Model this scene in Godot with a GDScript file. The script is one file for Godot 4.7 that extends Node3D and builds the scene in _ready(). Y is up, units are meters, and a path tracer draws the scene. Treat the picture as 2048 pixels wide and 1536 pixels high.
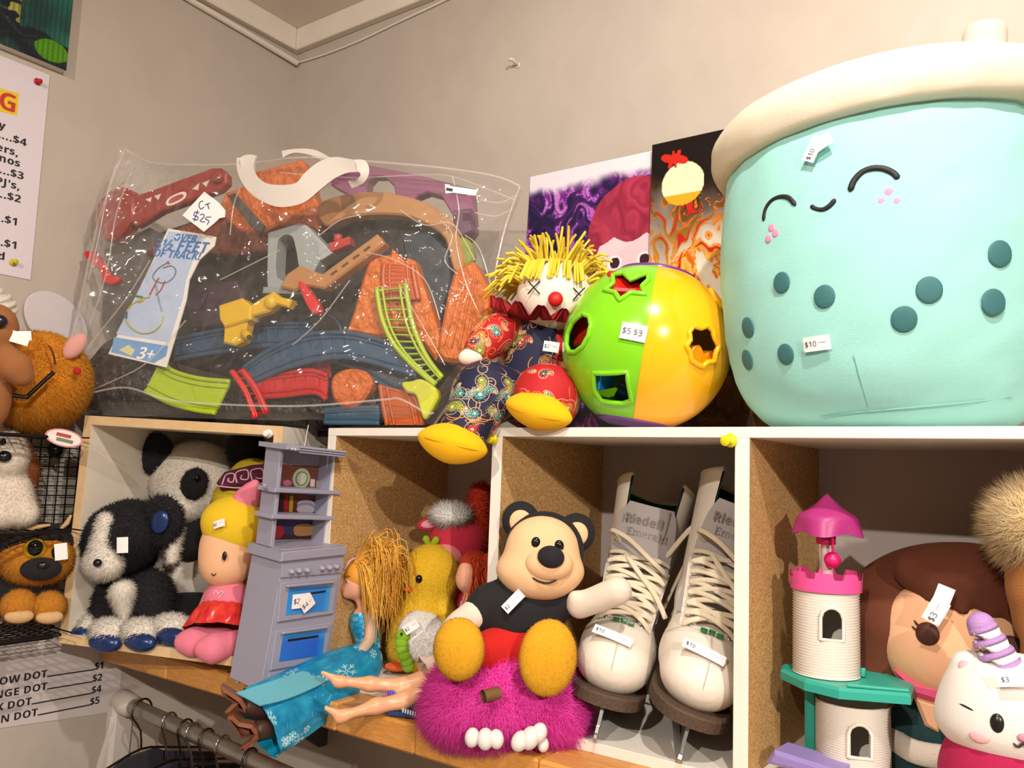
extends Node3D
# A shop corner: cube shelves with second-hand plush toys, dolls, skates and a bag of toy track.

# ---------------------------------------------------------------- geometry
class Geo:
	var v := PackedVector3Array()
	var n := PackedVector3Array()
	var uv := PackedVector2Array()
	var c := PackedColorArray()
	var ix := PackedInt32Array()
	var col := Color(1, 1, 1)

	func put(p: Vector3, nn: Vector3 = Vector3.ZERO, u: Vector2 = Vector2.ZERO) -> int:
		v.append(p); n.append(nn); uv.append(u); c.append(col)
		return v.size() - 1

	func tri(a: int, b: int, d: int) -> void:
		ix.append(a); ix.append(b); ix.append(d)

	# smooth normals for the triangles from index fi on, for vertices from vi on; vertices at one place share a normal
	func smooth(vi: int, fi: int) -> void:
		var acc := {}
		for k in range(fi, ix.size(), 3):
			var a := v[ix[k]]; var b := v[ix[k + 1]]; var d := v[ix[k + 2]]
			var m := (d - a).cross(b - a)
			for q in 3:
				var key := Vector3i(v[ix[k + q]] * 50000.0)
				acc[key] = acc.get(key, Vector3.ZERO) + m
		for k in range(vi, v.size()):
			var m: Vector3 = acc.get(Vector3i(v[k] * 50000.0), Vector3.UP)
			n[k] = m.normalized()

	# a flat polygon face (convex), clockwise seen from outside
	func face(pts: Array) -> void:
		var m := Vector3.ZERO
		for k in range(1, pts.size() - 1):
			m += (pts[k + 1] - pts[0]).cross(pts[k] - pts[0])
		m = m.normalized()
		var s := v.size()
		for k in pts.size():
			put(pts[k], m, Vector2(0 if k == 0 or k == 3 else 1, 0 if k < 2 else 1))
		for k in range(1, pts.size() - 1):
			tri(s, s + k, s + k + 1)

	# a grid of points, f(i, j) -> Vector3 ; outside is where (d/di x d/dj) points
	func grid(nu: int, nv: int, f: Callable, flip := false) -> void:
		var vi := v.size(); var fi := ix.size()
		for j in nv + 1:
			for i in nu + 1:
				put(f.call(float(i) / nu, float(j) / nv), Vector3.ZERO, Vector2(float(i) / nu, float(j) / nv))
		for j in nv:
			for i in nu:
				var a := vi + j * (nu + 1) + i
				var b := a + 1; var d := a + nu + 1; var e := d + 1
				if flip:
					tri(a, b, e); tri(a, e, d)
				else:
					tri(a, e, b); tri(a, d, e)
		smooth(vi, fi)

	func ball(r: Vector3, xf := Transform3D(), nu := 28, nv := 18, e := 1.0) -> void:
		grid(nu, nv, func(a: float, b: float) -> Vector3:
			var th := a * TAU; var ph := (b - 0.5) * PI
			var cx := cos(ph); var sx := sin(ph)
			var q := Vector3(sp(cx, e) * sp(cos(th), e) * r.x, sp(sx, e) * r.y, -sp(cx, e) * sp(sin(th), e) * r.z)
			return xf * q)

	func sp(x: float, e: float) -> float:
		return signf(x) * pow(absf(x), e)

	# profile: Vector2(radius, height) from bottom to top
	func lathe(prof: PackedVector2Array, segs := 32, xf := Transform3D(), squash := Vector2.ONE) -> void:
		grid(segs, prof.size() - 1, func(a: float, b: float) -> Vector3:
			var p := prof[int(round(b * (prof.size() - 1)))]
			return xf * Vector3(cos(a * TAU) * p.x * squash.x, p.y, -sin(a * TAU) * p.x * squash.y))

	# tube along points; r one radius or one for each point; flat squashes the section along its own second axis
	func tube(path: Array, r, segs := 10, flat := 1.0, up := Vector3.UP, caps := true) -> void:
		var m := path.size()
		var rings := []
		var vi := v.size(); var fi := ix.size()
		var side := Vector3.ZERO
		for k in m:
			var t: Vector3 = (path[mini(k + 1, m - 1)] - path[maxi(k - 1, 0)])
			t = t.normalized() if t.length() > 1e-9 else Vector3.UP
			var s := up.cross(t) if k == 0 else side - t * side.dot(t)
			if s.length() < 1e-4:
				s = Vector3(0.3, 0.5, 0.81).cross(t)
			side = s.normalized()
			var w := t.cross(side)
			var rr: float = r[k] if r is Array or r is PackedFloat32Array else r
			var s0 := v.size()
			for i in segs:
				var a := TAU * i / segs
				put(path[k] + side * cos(a) * rr + w * sin(a) * rr * flat, Vector3.ZERO, Vector2(float(i) / segs, float(k) / (m - 1)))
			rings.append(s0)
		for k in m - 1:
			for i in segs:
				var a: int = rings[k] + i; var b: int = rings[k] + (i + 1) % segs
				var d: int = rings[k + 1] + i; var e: int = rings[k + 1] + (i + 1) % segs
				tri(a, e, b); tri(a, d, e)
		if caps:
			var c0 := put(path[0]); var c1 := put(path[m - 1])
			for i in segs:
				tri(c0, rings[0] + i, rings[0] + (i + 1) % segs)
				tri(c1, rings[m - 1] + (i + 1) % segs, rings[m - 1] + i)
		smooth(vi, fi)

	# box with chamfered edges
	func box(s: Vector3, xf := Transform3D(), bevel := 0.0) -> void:
		var h := s / 2
		var b := minf(bevel, minf(h.x, minf(h.y, h.z)) * 0.6)
		if b <= 0.0:
			for ax in 3:
				for sg in [-1, 1]:
					var u := (ax + 1) % 3; var w := (ax + 2) % 3
					var q := []
					for k in [[-1, -1], [-1, 1], [1, 1], [1, -1]]:
						var p := Vector3.ZERO
						p[ax] = h[ax] * sg; p[u] = h[u] * k[0]; p[w] = h[w] * k[1] * sg
						q.append(xf * p)
					face(q)
			return
		var P := func(ax: int, sx: Vector3) -> Vector3:
			var p := Vector3.ZERO
			for k in 3:
				p[k] = sx[k] * (h[k] - (0.0 if k == ax else b))
			return xf * p
		for ax in 3:
			for sg in [-1.0, 1.0]:
				var u := (ax + 1) % 3; var w := (ax + 2) % 3
				var q := []
				for k in [[-1, -1], [-1, 1], [1, 1], [1, -1]]:
					var sx := Vector3.ZERO
					sx[ax] = sg; sx[u] = k[0]; sx[w] = k[1] * sg
					q.append(P.call(ax, sx))
				face(q)
			for s1 in [-1.0, 1.0]:
				for s2 in [-1.0, 1.0]:
					var u := (ax + 1) % 3; var w := (ax + 2) % 3
					var q := []
					for k in [[u, -1], [u, 1], [w, 1], [w, -1]]:
						var sx := Vector3.ZERO
						sx[ax] = k[1]; sx[u] = s1; sx[w] = s2
						q.append(P.call(k[0], sx))
					if s1 * s2 < 0:
						q.reverse()
					face(q)
		for sx in [-1.0, 1.0]:
			for sy in [-1.0, 1.0]:
				for sz in [-1.0, 1.0]:
					var q := [P.call(0, Vector3(sx, sy, sz)), P.call(2, Vector3(sx, sy, sz)), P.call(1, Vector3(sx, sy, sz))]
					if sx * sy * sz < 0:
						q.reverse()
					face(q)

	# polygon in xy pulled out along z from z0 to z1, with a chamfer b on the z1 side (front); clockwise or not
	func prism(poly0: PackedVector2Array, z0: float, z1: float, xf := Transform3D(), b := 0.0, holes := []) -> void:
		var poly := poly0.duplicate()
		if Geometry2D.is_polygon_clockwise(poly):
			poly.reverse()
		var inner := inset(poly, b) if b > 0 else poly
		var flat := PackedVector2Array(inner)
		for hh in holes:
			flat = bridge(flat, hh)
		var tr := Geometry2D.triangulate_polygon(flat)
		var nf := (xf.basis * Vector3(0, 0, 1)).normalized()
		var s := v.size()
		for p in flat:
			put(xf * Vector3(p.x, p.y, z1), nf, p)
		for k in range(0, tr.size(), 3):
			var a := tr[k]; var d := tr[k + 1]; var e := tr[k + 2]
			if (flat[d] - flat[a]).cross(flat[e] - flat[a]) > 0:
				tri(s + a, s + e, s + d)
			else:
				tri(s + a, s + d, s + e)
		var back := PackedVector2Array(poly)
		for hh in holes:
			back = bridge(back, hh)
		tr = Geometry2D.triangulate_polygon(back)
		s = v.size()
		for p in back:
			put(xf * Vector3(p.x, p.y, z0), -nf, p)
		for k in range(0, tr.size(), 3):
			var a := tr[k]; var d := tr[k + 1]; var e := tr[k + 2]
			if (back[d] - back[a]).cross(back[e] - back[a]) > 0:
				tri(s + a, s + d, s + e)
			else:
				tri(s + a, s + e, s + d)
		var m := poly.size()
		for k in m:
			var l := (k + 1) % m
			face([xf * Vector3(poly[k].x, poly[k].y, z0), xf * Vector3(poly[k].x, poly[k].y, z1 - b), xf * Vector3(poly[l].x, poly[l].y, z1 - b), xf * Vector3(poly[l].x, poly[l].y, z0)])
			if b > 0:
				face([xf * Vector3(poly[k].x, poly[k].y, z1 - b), xf * Vector3(inner[k].x, inner[k].y, z1), xf * Vector3(inner[l].x, inner[l].y, z1), xf * Vector3(poly[l].x, poly[l].y, z1 - b)])
		for h0 in holes:
			var hh: PackedVector2Array = h0.duplicate()
			if not Geometry2D.is_polygon_clockwise(hh):
				hh.reverse()
			m = hh.size()
			for k in m:
				var l := (k + 1) % m
				face([xf * Vector3(hh[k].x, hh[k].y, z0), xf * Vector3(hh[k].x, hh[k].y, z1), xf * Vector3(hh[l].x, hh[l].y, z1), xf * Vector3(hh[l].x, hh[l].y, z0)])

	func inset(poly: PackedVector2Array, b: float) -> PackedVector2Array:
		var o := PackedVector2Array()
		var m := poly.size()
		for k in m:
			var e0 := (poly[k] - poly[(k + m - 1) % m]).normalized()
			var e1 := (poly[(k + 1) % m] - poly[k]).normalized()
			var n0 := Vector2(-e0.y, e0.x); var n1 := Vector2(-e1.y, e1.x)
			var q := (n0 + n1)
			var d := maxf(q.length_squared(), 0.5)
			o.append(poly[k] + q * 2.0 * b / d)
		return o

	func bridge(outer: PackedVector2Array, hole0: PackedVector2Array) -> PackedVector2Array:
		var hole := hole0.duplicate()
		if not Geometry2D.is_polygon_clockwise(hole):
			hole.reverse()
		var hi := 0
		for k in hole.size():
			if hole[k].x > hole[hi].x:
				hi = k
		var best := 0; var bd := 1e9
		for k in outer.size():
			var d := outer[k].distance_to(hole[hi])
			if outer[k].x < hole[hi].x:
				d *= 3.0
			if d < bd:
				bd = d; best = k
		var o := PackedVector2Array()
		for k in range(0, best + 1):
			o.append(outer[k])
		for k in hole.size() + 1:
			o.append(hole[(hi + k) % hole.size()] + (Vector2(0, 1e-6) if k == hole.size() else Vector2.ZERO))
		o.append(outer[best] + Vector2(0, 1e-6))
		for k in range(best + 1, outer.size()):
			o.append(outer[k])
		return o

	# body of joined tapered capsules ["c", a, b, ra, rb] and ellipsoids ["e", centre, radii, basis], as one skin
	func blob(prims: Array, cell: float, k: float) -> void:
		var lo := Vector3(1e9, 1e9, 1e9); var hi := -lo
		var bb := []
		for p in prims:
			var l: Vector3; var h: Vector3
			if p[0] == "c":
				var ra: Vector3 = Vector3.ONE * p[3]; var rb: Vector3 = Vector3.ONE * p[4]
				l = (p[1] - ra).min(p[2] - rb); h = (p[1] + ra).max(p[2] + rb)
			else:
				var rad: Vector3 = p[2]
				var bs: Basis = p[3] if p.size() > 3 else Basis()
				var ex := Vector3(absf(bs.x.x) * rad.x + absf(bs.y.x) * rad.y + absf(bs.z.x) * rad.z, absf(bs.x.y) * rad.x + absf(bs.y.y) * rad.y + absf(bs.z.y) * rad.z, absf(bs.x.z) * rad.x + absf(bs.y.z) * rad.y + absf(bs.z.z) * rad.z)
				l = p[1] - ex; h = p[1] + ex
			bb.append([l, h])
			lo = lo.min(l); hi = hi.max(h)
		var pad := 4.0 * k + 2.0 * cell
		lo -= Vector3.ONE * (2.0 * k + 2.0 * cell); hi += Vector3.ONE * (2.0 * k + 2.0 * cell)
		var nx := int(ceil((hi.x - lo.x) / cell)) + 1
		var ny := int(ceil((hi.y - lo.y) / cell)) + 1
		var nz := int(ceil((hi.z - lo.z) / cell)) + 1
		var F := PackedFloat32Array()
		F.resize(nx * ny * nz)
		for q in prims.size():
			var p: Array = prims[q]
			var i0 := Vector3i(((bb[q][0] - lo - Vector3.ONE * pad) / cell).floor()).clamp(Vector3i.ZERO, Vector3i(nx - 1, ny - 1, nz - 1))
			var i1 := Vector3i(((bb[q][1] - lo + Vector3.ONE * pad) / cell).ceil()).clamp(Vector3i.ZERO, Vector3i(nx - 1, ny - 1, nz - 1))
			var cap: bool = p[0] == "c"
			var A: Vector3 = p[1]
			var B := Vector3.ZERO
			var ra := 0.0; var rb := 0.0; var ab2 := 1.0
			var rad := Vector3.ONE; var inv := Basis()
			if cap:
				B = p[2] - A; ra = p[3]; rb = p[4]; ab2 = maxf(B.length_squared(), 1e-12)
			else:
				rad = p[2]
				if p.size() > 3:
					inv = (p[3] as Basis).inverse()
			var ik := -1.0 / k
			for z in range(i0.z, i1.z + 1):
				for y in range(i0.y, i1.y + 1):
					var at := (z * ny + y) * nx
					for x in range(i0.x, i1.x + 1):
						var w := lo + Vector3(x, y, z) * cell - A
						var d: float
						if cap:
							var t := clampf(w.dot(B) / ab2, 0.0, 1.0)
							d = (w - B * t).length() - ra - (rb - ra) * t
						else:
							var u := (inv * w) / rad
							var k0 := u.length()
							d = k0 * (k0 - 1.0) / maxf((u / rad).length(), 1e-6)
						if d < pad:
							F[at + x] += exp(maxf(d * ik, -40.0) if d > 0 else minf(d * ik, 30.0))
		var vi := v.size(); var fi := ix.size()
		var ids := PackedInt32Array(); ids.resize(nx * ny * nz); ids.fill(-1)
		var off := [0, 1, nx, nx + 1, nx * ny, nx * ny + 1, nx * ny + nx, nx * ny + nx + 1]
		var ed := [[0, 1], [2, 3], [4, 5], [6, 7], [0, 2], [1, 3], [4, 6], [5, 7], [0, 4], [1, 5], [2, 6], [3, 7]]
		var cr := [Vector3(0, 0, 0), Vector3(1, 0, 0), Vector3(0, 1, 0), Vector3(1, 1, 0), Vector3(0, 0, 1), Vector3(1, 0, 1), Vector3(0, 1, 1), Vector3(1, 1, 1)]
		for z in nz - 1:
			for y in ny - 1:
				var at := (z * ny + y) * nx
				for x in nx - 1:
					var o := at + x
					var a0 := F[o] > 1.0
					if (F[o + 1] > 1.0) == a0 and (F[o + nx] > 1.0) == a0 and (F[o + nx + 1] > 1.0) == a0:
						var o2 := o + nx * ny
						if (F[o2] > 1.0) == a0 and (F[o2 + 1] > 1.0) == a0 and (F[o2 + nx] > 1.0) == a0 and (F[o2 + nx + 1] > 1.0) == a0:
							continue
					var sum := Vector3.ZERO; var cnt := 0
					for e in ed:
						var fa := F[o + off[e[0]]]; var fb := F[o + off[e[1]]]
						if (fa > 1.0) != (fb > 1.0):
							var la := log(maxf(fa, 1e-12)); var lb := log(maxf(fb, 1e-12))
							sum += cr[e[0]].lerp(cr[e[1]], la / (la - lb)); cnt += 1
					ids[o] = put(lo + (Vector3(x, y, z) + sum / cnt) * cell)
		var sx := [1, nx, nx * ny]
		for z in range(1, nz - 1):
			for y in range(1, ny - 1):
				for x in range(1, nx - 1):
					var o := (z * ny + y) * nx + x
					if ids[o] < 0 and ids[o - 1] < 0 and ids[o - nx] < 0 and ids[o - nx * ny] < 0:
						continue
					var a0 := F[o] > 1.0
					for ax in 3:
						if (F[o + sx[ax]] > 1.0) == a0:
							continue
						var du: int = sx[(ax + 1) % 3]; var dw: int = sx[(ax + 2) % 3]
						var q0 := ids[o]; var q1 := ids[o - du]; var q2 := ids[o - du - dw]; var q3 := ids[o - dw]
						if q0 < 0 or q1 < 0 or q2 < 0 or q3 < 0:
							continue
						if a0:
							tri(q0, q2, q1); tri(q0, q3, q2)
						else:
							tri(q0, q1, q2); tri(q0, q2, q3)
		smooth(vi, fi)

	# strands standing on another mesh
	func fur(src: Geo, count: int, length: float, width: float, seed_: int, comb := Vector3.ZERO, c0 := Color.WHITE, c1 := Color.WHITE, segs := 2, curl := 0.35) -> void:
		var rng := RandomNumberGenerator.new(); rng.seed = seed_
		var cum := PackedFloat32Array(); var tot := 0.0
		for k in range(0, src.ix.size(), 3):
			tot += (src.v[src.ix[k + 1]] - src.v[src.ix[k]]).cross(src.v[src.ix[k + 2]] - src.v[src.ix[k]]).length()
			cum.append(tot)
		for q in count:
			var k := mini(cum.bsearch(rng.randf() * tot), cum.size() - 1) * 3
			var a := rng.randf(); var b := rng.randf()
			if a + b > 1:
				a = 1 - a; b = 1 - b
			var p := src.v[src.ix[k]] * (1 - a - b) + src.v[src.ix[k + 1]] * a + src.v[src.ix[k + 2]] * b
			var nn := (src.n[src.ix[k]] * (1 - a - b) + src.n[src.ix[k + 1]] * a + src.n[src.ix[k + 2]] * b).normalized()
			var j := Vector3(rng.randfn(), rng.randfn(), rng.randfn())
			var d := (nn + comb + j * curl).normalized()
			if d.dot(nn) < 0.12:
				d = (d + nn * (0.2 - d.dot(nn))).normalized()
			var l := length * rng.randf_range(0.6, 1.15)
			var s := d.cross(j).normalized() * width * rng.randf_range(0.7, 1.2)
			var w := d.cross(s)
			var bend := (comb + Vector3(0, -0.25, 0) + j * 0.15) * l * 0.35
			col = c0.lerp(c1, rng.randf())
			# a three-sided spike; long strands bend once
			var b0 := v.size()
			var rings := 1 if segs < 3 else 2
			for m in rings:
				var t := 0.55 * m
				var x := p + d * l * t + bend * t * t - nn * 0.0006
				var q0 := 1.0 - 0.35 * m
				put(x + s * q0, nn); put(x + (w * 0.866 - s * 0.5) * q0, nn); put(x - (w * 0.866 + s * 0.5) * q0, nn)
			put(p + d * l + bend, nn)
			for m in rings - 1:
				for e in 3:
					var i0 := b0 + 3 * m + e; var i1 := b0 + 3 * m + (e + 1) % 3
					tri(i0, i0 + 3, i1 + 3); tri(i0, i1 + 3, i1)
			for e in 3:
				tri(b0 + 3 * (rings - 1) + e, b0 + 3 * rings, b0 + 3 * (rings - 1) + (e + 1) % 3)

	func mesh() -> ArrayMesh:
		var a := []
		a.resize(Mesh.ARRAY_MAX)
		a[Mesh.ARRAY_VERTEX] = v; a[Mesh.ARRAY_NORMAL] = n; a[Mesh.ARRAY_TEX_UV] = uv; a[Mesh.ARRAY_COLOR] = c; a[Mesh.ARRAY_INDEX] = ix
		var m := ArrayMesh.new()
		m.add_surface_from_arrays(Mesh.PRIMITIVE_TRIANGLES, a)
		return m

# ---------------------------------------------------------------- nodes
var taken := {}

func numbered(called: String) -> String:
	taken[called] = taken.get(called, -1) + 1
	return called if taken[called] == 0 else "%s_%03d" % [called, taken[called]]

func meta(o: Node, label: String, category: String, group := "") -> void:
	o.set_meta("label", label); o.set_meta("category", category)
	if group:
		o.set_meta("group", group)

func thing(called: String, label: String, category: String, xf := Transform3D(), group := "") -> Node3D:
	var o := Node3D.new()
	o.name = numbered(called); o.transform = xf
	meta(o, label, category, group)
	add_child(o)
	return o

func part(parent: Node, called: String, g, m: Material, xf := Transform3D(), label := "") -> MeshInstance3D:
	var o := MeshInstance3D.new()
	o.name = called
	o.mesh = g.mesh() if g is Geo else g
	o.material_override = m
	o.transform = xf
	if label:
		o.set_meta("label", label)
	parent.add_child(o, true)
	return o

func solo(called: String, label: String, category: String, g, m: Material, xf := Transform3D(), group := "") -> MeshInstance3D:
	var o := part(self, numbered(called), g, m, xf)
	meta(o, label, category, group)
	return o

func struct(called: String, g, m: Material, xf := Transform3D()) -> MeshInstance3D:
	var o := part(self, called, g, m, xf)
	o.set_meta("kind", "structure")
	return o

func stuff(parent: Node, called: String, g: Geo, m: Material, label := "") -> MeshInstance3D:
	var o := part(parent, called, g, m, Transform3D(), label)
	o.set_meta("kind", "stuff")
	return o

# ---------------------------------------------------------------- shapes in one line
func T(p: Vector3, e := Vector3.ZERO) -> Transform3D:
	return Transform3D(Basis.from_euler(e * PI / 180.0), p)

func g_ball(r: Vector3, p := Vector3.ZERO, e := Vector3.ZERO, nu := 28, nv := 18, ex := 1.0) -> Geo:
	var g := Geo.new(); g.ball(r, T(p, e), nu, nv, ex); return g

func g_box(s: Vector3, p := Vector3.ZERO, bevel := 0.0, e := Vector3.ZERO) -> Geo:
	var g := Geo.new(); g.box(s, T(p, e), bevel); return g

func g_tube(path: Array, r, segs := 10, flat := 1.0, up := Vector3.UP) -> Geo:
	var g := Geo.new(); g.tube(path, r, segs, flat, up); return g

func g_prism(poly: PackedVector2Array, z0: float, z1: float, b := 0.0, xf := Transform3D(), holes := []) -> Geo:
	var g := Geo.new(); g.prism(poly, z0, z1, xf, b, holes); return g

func g_lathe(prof: PackedVector2Array, segs := 32, xf := Transform3D(), squash := Vector2.ONE) -> Geo:
	var g := Geo.new(); g.lathe(prof, segs, xf, squash); return g

func g_blob(prims: Array, cell: float, k: float) -> Geo:
	var g := Geo.new(); g.blob(prims, cell, k); return g

# a smooth line through the points
func curve(pts: Array, each := 6) -> Array:
	var o := []
	var m := pts.size()
	for k in m - 1:
		var a: Vector3 = pts[maxi(k - 1, 0)]; var b: Vector3 = pts[k]; var c: Vector3 = pts[k + 1]; var d: Vector3 = pts[mini(k + 2, m - 1)]
		for i in each:
			o.append(b.cubic_interpolate(c, a, d, float(i) / each))
	o.append(pts[m - 1])
	return o

func loop2(pts: PackedVector2Array, each := 4) -> PackedVector2Array:
	var o := PackedVector2Array()
	var m := pts.size()
	for k in m:
		for i in each:
			o.append(pts[k].cubic_interpolate(pts[(k + 1) % m], pts[(k + m - 1) % m], pts[(k + 2) % m], float(i) / each))
	return o

func circle2(r: float, m := 20, c := Vector2.ZERO, sy := 1.0) -> PackedVector2Array:
	var o := PackedVector2Array()
	for k in m:
		o.append(c + Vector2(cos(TAU * k / m) * r, sin(TAU * k / m) * r * sy))
	return o

func rect2(x0: float, y0: float, x1: float, y1: float) -> PackedVector2Array:
	return PackedVector2Array([Vector2(x0, y0), Vector2(x1, y0), Vector2(x1, y1), Vector2(x0, y1)])

func fontof(bold := true, face := "Droid Sans") -> SystemFont:
	var key := face + str(bold)
	if not fonts.has(key):
		var fo := SystemFont.new()
		fo.font_names = PackedStringArray([face]); fo.font_weight = 700 if bold else 400
		fonts[key] = fo
	return fonts[key]
var fonts := {}

# flat lettering; h is the height of the font, x y z its middle (or its left end)
func text(parent: Node, s: String, h: float, m: Material, xf: Transform3D, bold := true, left := 0, face := "Droid Sans", called := "lettering") -> MeshInstance3D:
	var t := TextMesh.new()
	t.text = s; t.font = fontof(bold, face); t.font_size = 48; t.pixel_size = h / 48.0; t.depth = 0.0004 / 1.0
	t.curve_step = 2.0
	t.horizontal_alignment = HORIZONTAL_ALIGNMENT_CENTER if left == 0 else (HORIZONTAL_ALIGNMENT_LEFT if left > 0 else HORIZONTAL_ALIGNMENT_RIGHT)
	return part(parent, called, t, m, xf)

# ---------------------------------------------------------------- materials
func mt(hex: String, rough := 0.8, metal := 0.0, key := "") -> StandardMaterial3D:
	var id := "%s/%s/%s/%s" % [hex, rough, metal, key]
	if not mats.has(id):
		var m := StandardMaterial3D.new()
		m.albedo_color = Color(hex); m.roughness = rough; m.metallic = metal
		mats[id] = m
	return mats[id]
var mats := {}

func noise(freq: float, oct := 3, type := FastNoiseLite.TYPE_SIMPLEX_SMOOTH, sd := 1) -> FastNoiseLite:
	var n := FastNoiseLite.new()
	n.noise_type = type; n.frequency = freq; n.fractal_octaves = oct; n.seed = sd
	return n

func bump(freq: float, oct: int, strength: float, sd := 1, side := 256, type := FastNoiseLite.TYPE_SIMPLEX_SMOOTH) -> ImageTexture:
	var im := noise(freq, oct, type, sd).get_seamless_image(side, side)
	im.bump_map_to_normal_map(strength)
	return ImageTexture.create_from_image(im)

# the colours of a material vary between two tones, by noise, over size metres
func mottled(c0: String, c1: String, freq: float, size: float, rough: float, sd := 1, oct := 3, side := 256) -> StandardMaterial3D:
	var im := noise(freq, oct, FastNoiseLite.TYPE_SIMPLEX_SMOOTH, sd).get_seamless_image(side, side)
	var out := Image.create(side, side, false, Image.FORMAT_RGB8)
	var a := Color(c0); var b := Color(c1)
	for y in side:
		for x in side:
			out.set_pixel(x, y, a.lerp(b, im.get_pixel(x, y).r))
	var m := StandardMaterial3D.new()
	m.albedo_texture = ImageTexture.create_from_image(out)
	m.roughness = rough
	m.uv1_triplanar = true; m.uv1_scale = Vector3.ONE / size
	return m

var nap: ImageTexture
# short-pile cloth: a fine relief on a plain colour
func cloth(hex: String, rough := 0.95, size := 0.05, strength := 1.0, key := "cloth") -> StandardMaterial3D:
	var id := "%s/%s/%s/%s/%s" % [hex, rough, size, strength, key]
	if not mats.has(id):
		var m := StandardMaterial3D.new()
		m.albedo_color = Color(hex); m.roughness = rough
		m.normal_enabled = true; m.normal_texture = nap; m.normal_scale = strength
		m.uv1_triplanar = true; m.uv1_scale = Vector3.ONE / size
		m.rim_enabled = true; m.rim = 0.25; m.rim_tint = 0.7
		mats[id] = m
	return mats[id]

func strands() -> StandardMaterial3D:
	if not mats.has("strands"):
		var m := StandardMaterial3D.new()
		m.vertex_color_use_as_albedo = true; m.roughness = 0.85
		mats["strands"] = m
	return mats["strands"]

func lin(hex: String) -> Color:
	return Color(hex).srgb_to_linear()

func lamp(at: Vector3, aim: Vector3, energy: float, colour: Color, label: String) -> void:
	var t := thing("ceiling_spot_lamp", label, "lamp", Transform3D(Basis(), at), "ceiling lamps of the shop")
	var dir := (aim - at).normalized()
	var bs := Basis.looking_at(dir, Vector3(0.1, 0.2, 0.97))
	part(t, "mounting_plate", g_lathe(PackedVector2Array([Vector2(0, 0.075), Vector2(0.05, 0.075), Vector2(0.055, 0.085), Vector2(0.055, 0.09), Vector2(0, 0.09)]), 24), mt("e8e4dc", 0.5))
	part(t, "stem", g_tube([Vector3(0, 0.08, 0), Vector3(0, 0.02, 0)], 0.008, 10), mt("e8e4dc", 0.5))
	var shell := PackedVector2Array([Vector2(0, 0.05), Vector2(0.03, 0.048), Vector2(0.045, 0.02), Vector2(0.05, -0.03), Vector2(0.047, -0.03), Vector2(0.042, 0.018), Vector2(0, 0.044)])
	part(t, "lamp_shade", g_lathe(shell, 24, Transform3D(Basis(bs.x, -(-bs.z), bs.y), Vector3.ZERO)), mt("e8e4dc", 0.5))
	var glow := StandardMaterial3D.new()
	glow.albedo_color = Color("fff4e0"); glow.emission_enabled = true; glow.emission = colour; glow.emission_energy_multiplier = 1.5
	part(t, "bulb", g_ball(Vector3(0.036, 0.036, 0.02), dir * 0.012, Vector3.ZERO), glow)
	var l := SpotLight3D.new()
	l.name = "lamp_beam"
	l.light_color = colour; l.light_energy = energy; l.light_size = 0.02; l.spot_range = 12.0; l.spot_attenuation = 2.0; l.spot_angle = 75.0; l.spot_angle_attenuation = 0.6; l.shadow_enabled = true
	t.add_child(l)
	l.transform = Transform3D(bs, dir * 0.036)

func _ready() -> void:
	# camera
	var cam := Camera3D.new()
	cam.name = "camera"
	cam.fov = 49.9908
	cam.transform = Transform3D(Basis(Vector3(0.8158, 0.0361, -0.5772), Vector3(0.0328, 0.9936, 0.1085), Vector3(0.5774, -0.1074, 0.8093)), Vector3(0.3236, 1.5, 0.9))
	cam.near = 0.02
	add_child(cam)
	# air, exposure
	var env := Environment.new()
	env.background_mode = Environment.BG_COLOR
	env.background_color = Color(0, 0, 0)
	env.tonemap_mode = Environment.TONE_MAPPER_LINEAR
	env.tonemap_exposure = 1.0
	env.sdfgi_enabled = true; env.ssao_enabled = true; env.ssil_enabled = true
	var we := WorldEnvironment.new()
	we.name = "world_environment"; we.environment = env
	add_child(we)
	# the lamps under the ceiling: one close above the shelf, one behind the photographer, one deeper in the shop
	var warm := Color(1.0, 0.95, 0.895)
	lamp(Vector3(0.36, 2.42, 0.60), Vector3(-0.15, 1.3, 0.1), 1.08, warm, "small white spot lamp on the ceiling closest above the cube shelf")
	lamp(Vector3(0.35, 2.42, 2.26), Vector3(-0.2, 1.4, 0.0), 3.1, warm, "small white spot lamp on the ceiling behind the photographer")
	lamp(Vector3(2.2, 2.42, 2.0), Vector3(1.6, 0.0, 1.6), 7.0, warm, "small white spot lamp on the ceiling deeper in the shop")
	nap = bump(0.09, 4, 3.0, 7)
	setting()
	shelf_top()
	shelf_inside()
	left_side()

# ---------------------------------------------------------------- the room and the shelves
var wall_paint: StandardMaterial3D
var board_white: StandardMaterial3D
var particle: StandardMaterial3D
var pine: Array

func wood_texture(c0: String, c1: String, sd: int) -> StandardMaterial3D:
	var n1 := noise(1.0, 3, FastNoiseLite.TYPE_SIMPLEX_SMOOTH, sd)
	var n2 := noise(1.0, 2, FastNoiseLite.TYPE_SIMPLEX_SMOOTH, sd + 9)
	var im := Image.create(256, 128, false, Image.FORMAT_RGB8)
	var a := Color(c0); var b := Color(c1)
	for y in 128:
		for x in 256:
			var w := n1.get_noise_2d(x * 0.012, y * 0.05) * 5.0
			var ring := 0.5 + 0.5 * sin((y * 0.22 + w * 2.2))
			var fine := n2.get_noise_2d(x * 0.03, y * 1.1)
			im.set_pixel(x, y, a.lerp(b, clampf(ring * 0.6 + 0.2 + fine * 0.35, 0, 1)))
	var m := StandardMaterial3D.new()
	m.albedo_texture = ImageTexture.create_from_image(im)
	m.roughness = 0.38
	m.uv1_triplanar = true; m.uv1_scale = Vector3(4.0, 12.0, 12.0)
	return m

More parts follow.
